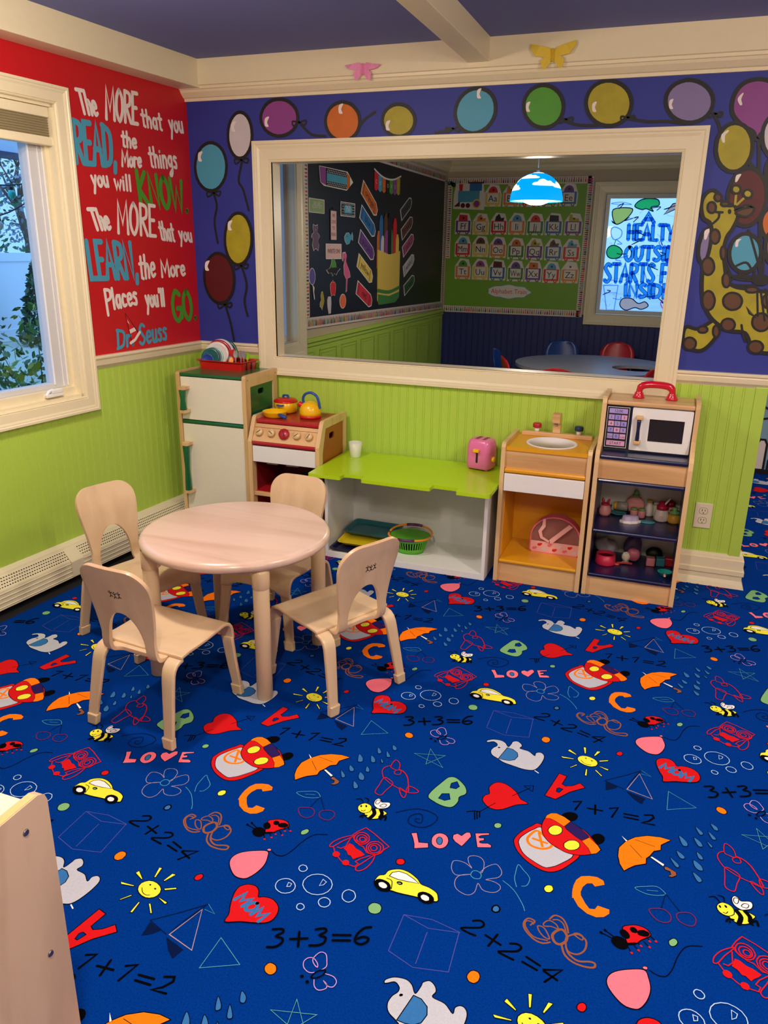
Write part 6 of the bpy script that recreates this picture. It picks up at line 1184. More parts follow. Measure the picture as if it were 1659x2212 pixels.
# -- wall outlet
e = thing('wall_outlet', 'cream double power outlet on the lime wall right of the microwave cabinet', 'power outlet', (2.562, -.006, .319)); m = MB(); m.box(-.036, .036, -.007, 0, -.058, .058, mat('outlet_ivory', (226, 216, 190), .35)); build('cover_plate', m, e, bevel=.003)
for z in (.022, -.022):
    m = MB(); m.flat([(x, z+y) for x, y in rrect(-.017, .017, -.0145, .0145, .011, 4)], lambda u, v, d: (u, -.0078, v), 0, MATS['outlet_ivory']); m.ribbon([(x, z+y) for x, y in rrect(-.017, .017, -.0145, .0145, .011, 4)], .0012, lambda u, v, d: (u, -.0081, v), 0, M['black'], True)
    for x, h_ in ((-.006, .005), (.006, .004)): m.flat([(x-.0013, z+.003-h_), (x+.0013, z+.003-h_), (x+.0013, z+.003+h_), (x-.0013, z+.003+h_)], lambda u, v, d: (u, -.0083, v), 0, M['black'])
    m.flat(ell(0, z-.009, .0025, .0025, 10), lambda u, v, d: (u, -.0083, v), 0, M['black']); build('socket', m, e)
# -- paper butterflies on the beam above the crown moulding
def butterfly(label, loc, c, s, tilt, tail):
    e = thing('paper_butterfly', label, 'paper butterfly', loc, group=None); mt = mat('paper_'+label.split()[0], c, .7)
    for sg in (-1, 1):
        m = MB(); f = lambda u, v, k: (sg*u, -k, v)
        up = [f(0, .012, .004), f(.02, .022, .014), f(.05, .026+tail, .022), f(.088, .036+tail*2, .012), f(.090, .022+tail, .014), f(.068, -.006, .022), f(.03, -.012, .016), f(0, -.006, .004)]
        m.add(up, [(0, 1, 7), (1, 6, 7), (1, 2, 6), (2, 5, 6), (2, 3, 4), (2, 4, 5)], mt)
        lo = [f(0, -.004, .005), f(.030, -.010, .014), f(.046, -.022, .016), f(.040, -.052, .010), f(.026, -.052, .012), f(.008, -.030, .008)]; m.add(lo, [(0, 1, 5), (1, 2, 3), (1, 3, 4), (1, 4, 5)], mt); build('wing', m, e, solid=(.0012, 0))
    m = MB(); m.add([(0, -.022, .018), (-.006, -.006, .016), (.006, -.006, .016), (0, -.020, -.03), (-.007, -.004, -.028), (.007, -.004, -.028)], [(0, 1, 4, 3), (0, 3, 5, 2), (0, 2, 1), (3, 4, 5)], mt); build('body', m, e); e.scale = (s, s, s); e.rotation_euler = (0, tilt, 0)
butterfly('pink folded paper butterfly above the crown moulding', (.941, -.058, 2.162), (240, 150, 196), .92, .03, -.012); butterfly('yellow folded paper butterfly above the crown moulding', (1.753, -.058, 2.168), (226, 196, 60), 1.0, -.02, .002)
# ================================================================ ROOM BEHIND THE PASS-THROUGH
FY = 4.24; LX = .10
FW = lambda u, z, o: (u, FY-o, z)
SW = lambda u, z, o: (LX+o, u, z)
m = MB(); w0, w1, w2, w3 = 1.60, 2.42, .875, 1.93
for a in ((LX-.1, w0, FY, FY+.1, .86, 2.245), (w1, 5.1, FY, FY+.1, .86, 2.245), (w0, w1, FY, FY+.1, w3, 2.245)): m.box(*a, M['tan'])
m.box(LX-.1, 5.1, FY, FY+.1, 0, .86, M['navywall']); beads(m, LX, 2.58, .12, .855, FW, M['navywall'], pitch=.06, t=.004); build('wall_far', m, kind='structure')
m = MB(); q0, q1, q2, q3 = .24, .93, .86, 1.96
for a in ((LX-.1, LX, .06, q0, .86, 2.245), (LX-.1, LX, q1, FY, .86, 2.245), (LX-.1, LX, q0, q1, q3, 2.245)): m.box(*a, M['tan'])
m.box(LX-.1, LX, .06, FY, 0, .86, M['green']); m.box(LX, LX+.03, 1.032, FY, .840, .865, M['green']); m.box(LX, LX+.012, 1.032, FY, .81, .84, M['green'])
y = .16
while y < 4.1:
    for k, (i0, i1) in enumerate(((0, .008), (.022, .028))): m.ribbon([(y+i0, .20+i0), (y+.28-i0, .20+i0), (y+.28-i0, .775-i0), (y+i0, .775-i0)], .008, lambda u, z, o: SW(u, z, .003+o), .003*(2-k), M['green'], True)
    m.box(LX, LX+.005, y+.03, y+.25, .23, .745, M['green']); y += .372
build('wall_side', m, kind='structure')
m = MB(); m.box(2.58, 2.64, .07, 4.3, 0, 2.245, M['tan']); build('wall_partition', m, kind='structure')
m = MB(); CR2_ = [(0, 2.13), (.014, 2.135), (.03, 2.16), (.034, 2.18), (.05, 2.2), (.055, 2.25), (0, 2.25)]
sweep(m, [((LX, .07, 0), (1, 0, 0), (0, 0, 1)), ((LX, FY, 0), (1, -1, 0), (0, 0, 1)), ((2.58, FY, 0), (0, -1, 0), (0, 0, 1))], CR2_, M['cream']); build('trim_8', m, kind='structure')
def window(name, fn, a0, a1, b0, b1, depth=-.08, handle=True):
    m = MB(); casing(m, fn, a0, a1, b0, b1, .10, M['cream'], .026)
    e = .0015
    for c in (((a0+e, b0), (a0+e, b1)), ((a1-e, b0), (a1-e, b1)), ((a0, b1-e), (a1, b1-e)), ((a0, b0+e), (a1, b0+e))): m.grid([[fn(c[0][0], c[0][1], 0), fn(c[1][0], c[1][1], 0)], [fn(c[0][0], c[0][1], -.1), fn(c[1][0], c[1][1], -.1)]], M['cream'], False)
    w = build(name, m, kind='structure'); m = MB(); s = .035; a0 += .002; a1 -= .002; b0 += .002; b1 -= .002; pr = [(0, 0), (0, 1), (1, 1), (1, 0)]
    rows = [[fn(a+sg*p*s, b+sh*p*s, depth+q*.03) for p, q in pr] for a, b, sg, sh in ((a0, b0, 1, 1), (a1, b0, -1, 1), (a1, b1, -1, -1), (a0, b1, 1, -1))]; rows.append(rows[0]); m.grid(rows, M['vinyl'], False); build('window_sash', m, w)
    m = MB(); P0, P1 = fn(a0+s, b0+s, depth+.004), fn(a1-s, b1-s, depth+.008); m.box(min(P0[0], P1[0]), max(P0[0], P1[0]), min(P0[1], P1[1]), max(P0[1], P1[1]), P0[2], P1[2], GLASS); build('window_glass', m, w); return w
w3_ = window('window_3', FW, w0, w1, w2, w3, -.06); window('window_2', SW, q0, q1, q2, q3)
def paint(name, rgb):
    q = bpy.data.materials.new(name); q.use_nodes = True; n = q.node_tree; n.nodes.clear(); o = n.nodes.new('ShaderNodeOutputMaterial'); t = n.nodes.new('ShaderNodeBsdfTranslucent'); d = n.nodes.new('ShaderNodeBsdfDiffuse'); x = n.nodes.new('ShaderNodeMixShader'); x.inputs[0].default_value = .22
    t.inputs[0].default_value = lin(rgb); d.inputs[0].default_value = lin(rgb); n.links.new(t.outputs[0], x.inputs[1]); n.links.new(d.outputs[0], x.inputs[2]); n.links.new(x.outputs[0], o.inputs[0]); MATS[name] = q; return q
m = MB(); pb = paint('window_paint_blue', (60, 170, 250)); pk_ = paint('window_paint_outline', (24, 40, 90)); gf = lambda u, z, o: (u, FY+.045-o, z)
for line in FWORDS.strip().split('\n'):
    t, p = line.split('|'); O, U, V = [tuple(float(a)/1000 for a in q.split(',')) for q in p.split()]
    sub = MB(); letters(sub, t, O, U, V, .030, gf, .002, pb, ink=pk_, inkw=.0045)
    keep = [i for i, f in enumerate(sub.f) if all(sub.v[k][0] < w1-.04 for k in f)]; sub.f = [sub.f[i] for i in keep]; sub.mi = [sub.mi[i] for i in keep]; sub.sm = [sub.sm[i] for i in keep]
    b = len(m.v); m.v += sub.v; 
    for mt in sub.mats: m.m(mt)
    for f, i in zip(sub.f, sub.mi): m.f.append(tuple(k+b for k in f)); m.mi.append(m.m(sub.mats[i])); m.sm.append(False)
build('painted_lettering', m, w3_, label='blue painted window lettering')
m = MB(); draw(m, FPAINT, gf, dict(y=paint('window_paint_yellow', (230, 225, 110)), g=paint('window_paint_green', (60, 210, 110)), e=paint('window_paint_peach', (240, 190, 170)), b=paint('window_paint_pale_blue', (130, 180, 240)), m=paint('window_paint_pink', (250, 90, 170)), k=pk_), base=.001); build('painted_food', m, w3_)
wash = bpy.data.materials.new('milky_window_wash'); wash.use_nodes = True; wash.node_tree.nodes['Principled BSDF'].inputs['Base Color'].default_value = (.55, .7, .95, 1); wash.node_tree.nodes['Principled BSDF'].inputs['Alpha'].default_value = .25; wash.node_tree.nodes['Principled BSDF'].inputs['Roughness'].default_value = .9
m = MB(); rnd = random.Random(4)
for k in range(60):
    x, z = rnd.uniform(w0+.06, w1-.08), rnd.uniform(w2+.06, w3-.08); m.ribbon(smooth_line([(x, z), (x+rnd.uniform(-.05, .05), z+rnd.uniform(-.03, .03)), (x+rnd.uniform(-.08, .08), z+rnd.uniform(-.05, .05))]), .008, gf, .0008, (MATS['window_paint_pale_blue'], pk_, wash)[k % 3])
build('painted_scribbles', m, w3_)
# boards
def border(name, parent, fn, pts, w, mt, seed, vertical_first=False, dark=False):
    m = MB(); rnd = random.Random(seed); cols = [WK['R'], WK['G'], WK['M'], WK['T'], WK['O'], WK['N'], WK['k'], WK['Y']]
    (a0, b0), (a1, b1) = pts; L_ = math.hypot(a1-a0, b1-b0); ux, uy = (a1-a0)/L_, (b1-b0)/L_; nx, ny = -uy, ux
    m.prism([(a0-nx*w/2, b0-ny*w/2), (a1-nx*w/2, b1-ny*w/2), (a1+nx*w/2, b1+ny*w/2), (a0+nx*w/2, b0+ny*w/2)], fn, .003, mt); s = .01
    while s < L_-.02:
        c = rnd.choice(cols); g = lambda p, q: (a0+ux*(s+p)+nx*q, b0+uy*(s+p)+ny*q); wd = .016 if dark else .013
        m.flat([g(0, -w*.30), g(wd, -w*.30), g(wd*.85, w*.12), g(wd*.15, w*.12)], fn, .0036, c); m.flat([g(wd*.1, w*.12), g(wd*.9, w*.12), g(wd*.5, w*.42)] if dark else [g(wd*.2, w*.15), g(wd*.8, w*.15), g(wd*.75, w*.36), g(wd*.25, w*.36)], fn, .0038, rnd.choice(cols)); s += .019 if dark else .021
    build(name, m, parent)
bb = thing('black_bulletin_board', 'black paper bulletin board with crayon border in the far room', 'bulletin board', (LX, 2.6, .95))
lf = lambda u, z, o: (o+.001, u-2.6, z-.95)
m = MB(); m.prism([(1.06, .94), (4.17, .885), (4.17, 2.10), (1.06, 2.10)], lf, .010, mat('black_board_paper', (10, 12, 20), .42)); build('backing', m, bb)
lf2 = lambda u, z, o: (o+.011, u-2.6, z-.95); wp = mat('border_white', (222, 206, 200), .6)
border('border_trim', bb, lf2, ((1.06, .962), (4.16, .905)), .07, wp, 1, dark=True); border('border_trim', bb, lf2, ((1.075, 1.0), (1.075, 2.1)), .05, wp, 2); border('border_trim', bb, lf2, ((1.06, 2.075), (4.16, 2.075)), .07, wp, 3, dark=True); border('border_trim', bb, lf2, ((4.14, .94), (4.14, 2.05)), .045, wp, 5)
gb_ = thing('green_bulletin_board', 'green alphabet bulletin board on the far wall', 'bulletin board', (.78, FY-.006, .9)); gfn = lambda u, z, o: (u-.78, -o, z-.9)
m = MB(); m.prism([(.12, .84), (1.475, .84), (1.475, 2.075), (.12, 2.075)], gfn, .010, mat('board_green_paper', (112, 164, 38), .5)); build('backing', m, gb_); gfn2 = lambda u, z, o: (u-.78, -.010-o, z-.9)
border('border_trim', gb_, gfn2, ((.11, .868), (1.46, .868)), .062, wp, 7); border('border_trim', gb_, gfn2, ((.11, 2.05), (1.46, 2.05)), .062, wp, 8); border('border_trim', gb_, gfn2, ((1.455, .84), (1.455, 2.08)), .055, wp, 9, dark=True); border('border_trim', gb_, gfn2, ((.135, 1.35), (.135, 2.05)), .045, wp, 10)
# alphabet cards
CC = dict(r=WK['R'], y=mat('card_yellow', (226, 196, 84), .5), o=mat('card_orange', (220, 130, 50), .5), g=mat('card_green', (60, 130, 60), .5), b=mat('card_blue', (40, 108, 170), .5), p=mat('card_purple', (104, 60, 140), .5)); paper = mat('card_paper', (226, 220, 214), .6)
TOP = dict(A='r1', B='o2', C='o2', D='w1', E='p1', F='r0', G='o3', H='k3', I='T1', J='m1', K='k0', L='Y2', M='T1', N='N1', O='p1', P='O1', Q='Y3', R='N3', S='T3', T='G1', U='M1', V='D0', W='p1', X='O0', Y='T1', Z='w2')
NM = dict(r='red', y='yellow', o='orange', g='green', b='blue', p='purple')
for tok in CARDS.split():
    h, x, z = tok.split(','); L_, c = h[0], h[1]; x, z = float(x)/1000, float(z)/1000; w, hh_ = .072, .060
    m = MB(); f = lambda u, v, d: (u, -d, v); bo = [(-w-.008, -hh_-.022), (w+.008, -hh_-.022), (w+.012, .03), (.055, .115), (-.03, .125), (-w-.008, .05)]
    m.prism([(a, b*.95) for a, b in bo], f, .0025, paper); m.flat([(-w, -hh_), (w, -hh_), (w, hh_*.75), (-w, hh_*.75)], f, .003, CC[c]); m.flat([(-w*.72, -hh_*.72), (w*.72, -hh_*.72), (w*.72, hh_*.62), (-w*.72, hh_*.62)], f, .0034, paper)
    for sx_ in (-.042, .042): m.flat(ell(sx_, -hh_-.004, .017, .017, 14), f, .0036, CC[c]); m.flat(ell(sx_, -hh_-.004, .008, .008, 10), f, .0039, CC['y'])
    tcol, tsh = TOP[L_]; tm = WK.get(tcol) or CC.get(tcol) or WK['R']
    tp = {'0': [(-.045, .045), (.045, .045), (.04, .095), (-.04, .1)], '1': [(.045*math.cos(PI*k/12), .045+.055*math.sin(PI*k/12)) for k in range(13)], '2': [(-.045, .045), (.05, .045), (.045, .07), (-.01, .075), (-.015, .105), (-.04, .105)], '3': [(-.04, .045), (.045, .045), (.05, .075), (.02, .07), (.0, .11), (-.03, .085)]}[tsh]
    m.flat(tp, f, .0034, tm); m.flat([(-.006, .06), (.01, .06), (.012, .075), (-.008, .078)], f, .0038, WK['k'])
    text_mesh(m, L_+L_.lower(), f, 0, -hh_*.55, .058, WK['k'], .0040, maxw=.095)
    build('alphabet_card', m, None, loc=(x, FY-.0165, z), label='alphabet train wagon card printed %s with a %s body' % (L_+L_.lower(), NM[c]), cat='alphabet card', group='alphabet train cards')
m = MB(); f = lambda u, v, d: (u, -d, v)
m.prism([(-.155, -.12), (.15, -.13), (.15, .0), (.13, .12), (-.03, .13), (-.13, .12), (-.155, .0)], f, .0025, paper); m.flat([(-.11, -.06), (.10, -.06), (.10, .04), (-.11, .04)], f, .003, WK['T']); m.flat([(.0, .04), (.12, .04), (.12, .105), (0, .105)], f, .0032, CC['b']); m.flat([(-.1, .04), (-.07, .04), (-.065, .10), (-.105, .10)], f, .0032, WK['R']); m.flat([(-.15, -.10), (-.09, -.10), (-.09, -.05)], f, .0034, WK['D'])
m.flat(ell(.075, -.075, .042, .042, 20), f, .0036, CC['y']); m.flat(ell(.075, -.075, .03, .03, 20), f, .0039, WK['M'])
for x in (-.06, -.01): m.flat(ell(x, -.09, .022, .022, 16), f, .0036, WK['D'])
m.flat([(-.02, .105), (.14, .105), (.13, .118), (-.01, .118)], f, .0038, WK['D']); build('train_engine_card', m, None, loc=(.328, FY-.0165, 1.925), label='blue steam engine card at the head of the alphabet train', cat='engine card')
m = MB(); cl = [(.21*math.cos(2*PI*k/40)*(1+.05*math.cos(7*2*PI*k/40)), .062*math.sin(2*PI*k/40)*(1+.09*math.cos(8*2*PI*k/40))) for k in range(40)]; m.prism(cl, f, .003, paper); m.ribbon(cl, .005, f, .0034, WK['T'], True); text_mesh(m, 'Alphabet Train', f, 0, -.018, .045, WK['R'], .0036, maxw=.35); build('title_sign', m, None, loc=(.768, FY-.0165, 1.05), label='white cloud shaped sign reading Alphabet Train', cat='sign')
# black board cutouts
BX = {}
sec = BOARD.strip().split('--')
for k, s in enumerate(sec):
    for line in s.strip().split('\n'): n_, v = line.split('|'); a, b = v.split(); BX[('c_' if k else '')+n_] = tuple(float(q)/1000 for t in (a, b) for q in t.split(','))
def cut(name, label, cat, key, drawfn, group=None):
    y0, za, y1, zb = BX[key]; cy, cz = (y0+y1)/2, (za+zb)/2; m = MB(); f = lambda u, v, d: (d, u, v); drawfn(m, f, abs(y1-y0)/2, abs(za-zb)/2); build(name, m, None, loc=(LX+.0125, cy, cz), label=label, cat=cat, group=group)
wh = paper; S = lambda pts, a, b: [(x*a, y*b) for x, y in pts]
def d_sign(bg1, txts, tc=WK['k'], dots=False):
    def g(m, f, a, b):
        m.prism(S([(-1, -1), (1, -1), (1, 1), (-1, 1)], a, b), f, .003, wh); m.flat(S([(-.93, -.9), (.93, -.9), (.93, .9), (-.93, .9)], a, b), f, .0034, WK['k'] if dots else bg1)
        if dots:
            for i in range(9):
                for j in range(5): m.flat(ell((-.8+.2*i+(j % 2)*.1)*a, (-.75+.375*j)*b, .045*a, .1*b, 8), f, .0037, wh)
            m.flat(S([(-.55, -.55), (.55, -.55), (.55, .55), (-.55, .55)], a, b), f, .004, bg1)
        n = len(txts)
        for i, t in enumerate(txts): text_mesh(m, t, f, 0, b*(.45-.9*(i+.75)/n*1.0) if n > 1 else -b*.25, b*(.5 if n > 1 else .6), tc, .0043, maxw=a*(1.0 if dots else 1.6))
    return g
cut('cutout_sign', 'green sign reading WE ARE SCIENTISTS on the black board', 'sign', 'scientist', d_sign(mat('sign_green', (150, 176, 110), .3), ['WE ARE', 'SCIENTISTS'], wh))
cut('cutout_sign', 'black and white dotted sign reading MATH STARS on the black board', 'sign', 'math', d_sign(WK['T'], ['MATH', 'STARS'], wh, True)); cut('cutout_sign', 'pink sign reading WRITE ON on the black board', 'sign', 'write', d_sign(mat('sign_pink', (226, 186, 182), .5), ['WRITE ON!'], WK['D']))
def d_read(m, f, a, b):
    m.prism(S([(-1, -1), (1, -1), (1, 1), (.3, 1), (.2, 1.12), (-.2, 1.12), (-.3, 1), (-1, 1)], a, b), f, .003, WK['k']); m.flat(S([(-.85, -.95), (.85, -.95), (.85, .9), (-.85, .9)], a, b), f, .0034, MATS['sign_pink'])
    for i, t in enumerate(('WE', 'LOVE', 'TO', 'READ')): text_mesh(m, t, f, 0, b*(.5-.4*i), b*.22, WK['k'], .0038, maxw=a*1.4)
cut('cutout_bookmark', 'tall pink bookmark cutout reading WE LOVE TO READ', 'bookmark', 'read', d_read)
def d_poly(layers):
    def g(m, f, a, b):
        o = layers[0][1]; m.prism(S([(x*1.08, y*1.05) for x, y in o], a, b), f, .0028, wh)
        for i, (c, p) in enumerate(layers): m.flat(S(p, a, b), f, .0032+i*.0003, c)
    return g
bear = [(-.5, -.95), (-.1, -.8), (.1, -.8), (.5, -.95), (.7, -.5), (.45, -.2), (.9, .1), (.6, .3), (.35, .35), (.5, .7), (.45, .95), (.1, .85), (-.2, .88), (-.5, .95), (-.55, .65), (-.4, .35), (-.8, .25), (-.9, .0), (-.5, -.1), (-.75, -.5)]
cut('animal_cutout', 'purple bear cutout on the black board', 'animal cutout', 'bear', d_poly([(mat('cut_plum', (104, 74, 100), .5), bear), (WK['L'], ell(0, .6, .16, .1, 10))]))
fish = [(-.9, .2), (-.5, .75), (.1, .8), (.45, .4), (.8, .9), (.95, .3), (.9, -.3), (.5, -.1), (.2, -.7), (-.4, -.9), (-.8, -.4)]
cut('animal_cutout', 'blue fish cutout on the black board', 'animal cutout', 'fish', d_poly([(WK['T'], fish), (WK['k'], ell(-.4, .3, .1, .1, 8))]))
frog = [(-1, -.3), (-.5, -.1), (-.3, .4), (-.2, .95), (.1, .95), (.35, .4), (.4, -.1), (1, -.2), (.6, -.55), (.4, -.9), (.1, -.7), (-.1, -1), (-.3, -.6), (-.7, -.7)]
cut('animal_cutout', 'green frog cutout with black cape under the pink sign', 'animal cutout', 'frog', d_poly([(WK['k'], frog), (WK['G'], [(-.35, -.05), (-.3, .4), (-.2, .9), (.1, .9), (.35, .4), (.35, -.05)])]))
flam = [(-.9, .55), (-.8, .95), (-.2, .98), (.1, .8), (-.1, .55), (.2, .35), (.8, .0), (.95, -.25), (.3, -.3), (.15, -.9), (-.1, -.98), (.0, -.35), (-.5, -.1), (-.6, .3), (-.3, .6), (-.5, .75), (-.7, .55)]
cut('animal_cutout', 'pink flamingo cutout on the black board', 'animal cutout', 'flamingo', d_poly([(mat('cut_flamingo', (220, 90, 140), .5), flam)]))
def d_bal(m, f, a, b): m.prism(ell(0, .45*b, a, .52*b, 22), f, .0028, wh); m.flat(ell(0, .45*b, a*.88, .48*b, 22), f, .0032, mat('cut_violet', (96, 76, 160), .4)); m.flat(S([(-.1, -.05), (.3, -.1), (.7, -.25), (.5, -.5), (.75, -.95), (.5, -1), (.2, -.5), (.1, -.2)], a, b), f, .0032, wh)
cut('balloon_cutout', 'violet balloon cutout with white tail on the black board', 'balloon cutout', 'balloon', d_bal)
def d_ov(c): return lambda m, f, a, b: (m.prism(ell(0, 0, a, b, 24), f, .0028, wh), m.flat(ell(0, 0, a*.88, b*.9, 24), f, .0033, c))
cut('fruit_cutout', 'orange oval cutout low on the black board', 'fruit cutout', 'orange', d_ov(mat('cut_orange', (240, 110, 40), .4)))
cut('fruit_cutout', 'red bell pepper cutout on the black board', 'fruit cutout', 'pepper', d_poly([(WK['R'], [(-.6, -.9), (0, -.8), (.6, -.9), (.85, -.2), (.9, .5), (.4, .8), (.1, .75), (.1, .98), (-.1, .98), (-.1, .75), (-.5, .8), (-.9, .5), (-.85, -.2)])]))
cut('fruit_cutout', 'yellow pear cutout low on the black board', 'fruit cutout', 'pear', d_poly([(WK['Y'], [(0, -.95), (.4, -.5), (.8, -.1), (.7, .3), (.5, .6), (.3, .95), (-.2, .9), (-.5, .5), (-.3, .1), (-.8, -.2), (-.8, -.6), (-.3, -.7)])]))
cut('chalk_cutout', 'white rounded cutout beside the yellow pear cutout', 'cutout', 'chalk', d_poly([(WK['W'], [(-.3, -.9), (.5, -.85), (.7, .2), (.6, .9), (-.4, .95), (-.8, .6), (-.7, -.1)])]))
def d_pencil(m, f, a, b):
    m.prism(S([(-.95, .9), (-.9, -.6), (-.7, -.9), (.6, -.95), (1, .0), (.65, .95)], a, b), f, .003, wh); m.flat(S([(-.93, .85), (-.88, -.6), (-.6, -.8), (-.6, .85)], a, b), f, .0034, WK['M']); m.flat(S([(-.6, -.8), (.6, -.85), (.6, .85), (-.6, .85)], a, b), f, .0034, WK['k'])
    for i in range(12):
        for z in (-.68, -.5, .5, .68): m.flat(ell((-.52+i*.095+(.04 if abs(z) > .6 else 0))*a, z*b, .025*a, .06*b, 6), f, .0038, wh)
    m.flat(S([(-.55, -.38), (.6, -.38), (.6, .38), (-.55, .38)], a, b), f, .0038, WK['T']); m.flat(S([(.6, -.85), (.8, -.5), (.8, .5), (.6, .85)], a, b), f, .0036, WK['O'])
cut('pencil_banner', 'large pencil shaped banner cutout at the top of the black board', 'banner', 'pencil', d_pencil)
def d_banner(m, f, a, b):
    cs = [WK['R'], WK['T'], WK['O'], WK['k'], WK['G'], WK['M'], WK['Y']]
    for i, t in enumerate('COLORS!'):
        x0 = -1+i*2/7; x1 = x0+2/7-.03; dz = .55*(1-((x0+x1)/2)**2); o = [(x0, -.75-dz*.2), ((x0+x1)/2, -.95-dz*.2), (x1, -.75-dz*.2), (x1, 1-dz), (x0, 1-dz)]; m.prism(S(o, a, b), f, .003, cs[i]); text_mesh(m, t, f, (x0+x1)/2*a, (-.2-dz*.4)*b, .42*b, wh, .0036)
    m.ribbon(smooth_line(S([(-1.03, 1.1), (-.5, .6), (0, .45), (.5, .6), (1.03, 1.1)], a, b)), .012, f, .004, wh)
cut('pennant_banner', 'coloured pennant banner above the crayon box cutout', 'banner', 'banner', d_banner)
CO = dict(orange=WK['O'], blue=CC['b'], purple=CC['p'], yellow=CC['y'], red=mat('crayon_red', (206, 34, 56), .4), black=mat('crayon_black', (60, 62, 66), .5), brown=mat('crayon_brown', (110, 66, 48), .5), pink=mat('crayon_pink', (176, 76, 120), .5), white=mat('crayon_white', (190, 190, 194), .5), green=mat('crayon_green', (40, 96, 52), .5))
for n_, c in CO.items():
    y0, za, y1, zb = BX['c_'+n_]; dy, dz = y1-y0, zb-za; L_ = math.hypot(dy, dz); ang_ = math.atan2(dz, dy); cs, sn = math.cos(ang_), math.sin(ang_); m = MB(); f = lambda u, v, d: (d, u*cs-v*sn, u*sn+v*cs); h_ = .052 if n_ in ('orange', 'blue', 'purple', 'yellow', 'red') else .047; l_ = L_/2+.02
    m.prism([(-l_, -h_), (l_-.05, -h_), (l_, -h_*.45), (l_, h_*.45), (l_-.05, h_), (-l_, h_)], f, .003, wh); m.flat([(-l_+.008, -h_*.86), (l_-.055, -h_*.86), (l_-.01, -h_*.4), (l_-.01, h_*.4), (l_-.055, h_*.86), (-l_+.008, h_*.86)], f, .0034, c)
    m.ribbon([(-l_+.035, -h_*.86), (-l_+.035, h_*.86)], .007, f, .0037, WK['k']); m.ribbon([(l_-.065, -h_*.8), (l_-.065, h_*.8)], .007, f, .0037, WK['k']); text_mesh(m, n_, f, -.01, -.02, .05, WK['k'], .0038, maxw=l_*1.25)
    build('crayon_label', m, None, loc=(LX+.0125, (y0+y1)/2, (za+zb)/2), label='%s crayon cutout printed %s on the black board' % (n_, n_), cat='crayon label', group='crayon labels on the black board')
def d_box(m, f, a, b):
    cs = [WK['O'], CC['b'], WK['W'], WK['N'], WK['M'], CC['g'], WK['k'], WK['R'], CC['y']]
    for i, (x, t, w) in enumerate(((-.88, .6, .14), (-.68, .93, .15), (-.55, .5, .15), (-.3, .98, .15), (-.22, .62, .16), (.12, .66, .2), (.02, .99, .15), (.5, .9, .15), (.72, .55, .14))):
        m.prism(S([(x-w, -.2), (x+w, -.2), (x+w, t-.12), (x+w*.4, t), (x-w*.4, t), (x-w, t-.12)], a, b), f, .002+i*.0004, cs[i])
    m.prism(S([(-.95, -.9), (-.8, -1), (.6, -1), (.95, -.88), (.97, .18), (.4, .12), (0, .1), (-.4, .14), (-.97, .2)], a, b), f, .007, CC['y'])
    m.flat(S([(-.95, -.9), (-.8, -1), (.6, -1), (.95, -.88), (.95, -.76), (0, -.83), (-.95, -.76)], a, b), f, .0075, CC['g']); m.ribbon(smooth_line(S([(-.95, -.68), (0, -.74), (.95, -.66)], a, b)), .028, f, .0075, CC['g'])
cut('crayon_box_cutout', 'large yellow crayon box cutout full of crayons on the black board', 'crayon box cutout', 'box', d_box)
# pendant lamp
LP = (1.398, 1.8, 0)
e = thing('pendant_lamp', 'blue dome pendant lamp painted with clouds hanging in the far room', 'pendant lamp', (LP[0], LP[1], 1.729))
shade = mat('lamp_shade_blue', (0, 140, 230), .4, emit=(0, 150, 240), estr=1.0); cloud = mat('lamp_cloud', (255, 250, 200), .4, emit=(255, 246, 176), estr=1.6)
R0 = .168; m = MB(); dome = lambda a, t: (R0*math.cos(t)*math.cos(a), R0*math.cos(t)*math.sin(a), R0*1.02*math.sin(t))
m.grid([[dome(2*PI*k/48, t*PI/2/14) for k in range(48)] for t in range(14)]+[[(0.012*math.cos(2*PI*k/48), .012*math.sin(2*PI*k/48), R0*1.02) for k in range(48)]], shade, True, loop=True)
sh_ = build('lamp_shade', m, e, solid=(.003, -1)); m = MB(); rnd = random.Random(2)
for a0, t0, sz in ((-1.05, .62, .55), (-2.0, .95, .5), (-.15, .55, .5), (-2.6, .45, .5), (-1.55, .50, .0), (.9, .6, .55), (1.9, .7, .5), (3.0, .8, .5), (-1.2, 1.35, .3)):
    if not sz: continue
    pl_ = [(-1, -.3), (-.9, .1), (-.6, .2), (-.45, .6), (0, .75), (.3, .4), (.65, .45), (.8, .1), (1, -.05), (.95, -.35), (0, -.42)]
    pts_ = smooth_line([(x*sz, y*sz*.45) for x, y in pl_], True, 3); rings = []
    for k in (1, .66, .33, .02): rings.append([Vector(dome(a0+x*k/max(.25, math.cos(t0))*.8, min(1.5, t0+y*k)))*1.006 for x, y in pts_])
    m.grid(rings, cloud, True, loop=True)
build('cloud_print', m, sh_)
m = MB(); m.tube([(0, 0, .17), (0, 0, 2.245-1.729)], .0028, M['white'], n=8); build('cord', m, e); m = MB(); m.lathe([(.013, .168), (.011, .18), (.004, .196), (0, .197)], M['white'], n=16); build('cord_grip', m, e)
m = MB(); bm_ = mat('lamp_bulb_glow', (255, 250, 235), .5, emit=(255, 244, 214), estr=9.0); m.lathe([(0, -.022), (.04, -.019), (.072, -.008), (.082, .008), (.07, .03), (.03, .05), (0, .052)], bm_, n=32); build('bulb', m, e); m = MB(); m.lathe([(.085, .004), (R0-.003, .006)], mat('lamp_inner_glow', (255, 250, 240), .6, emit=(255, 246, 226), estr=2.5), n=48); build('inner_reflector', m, e)
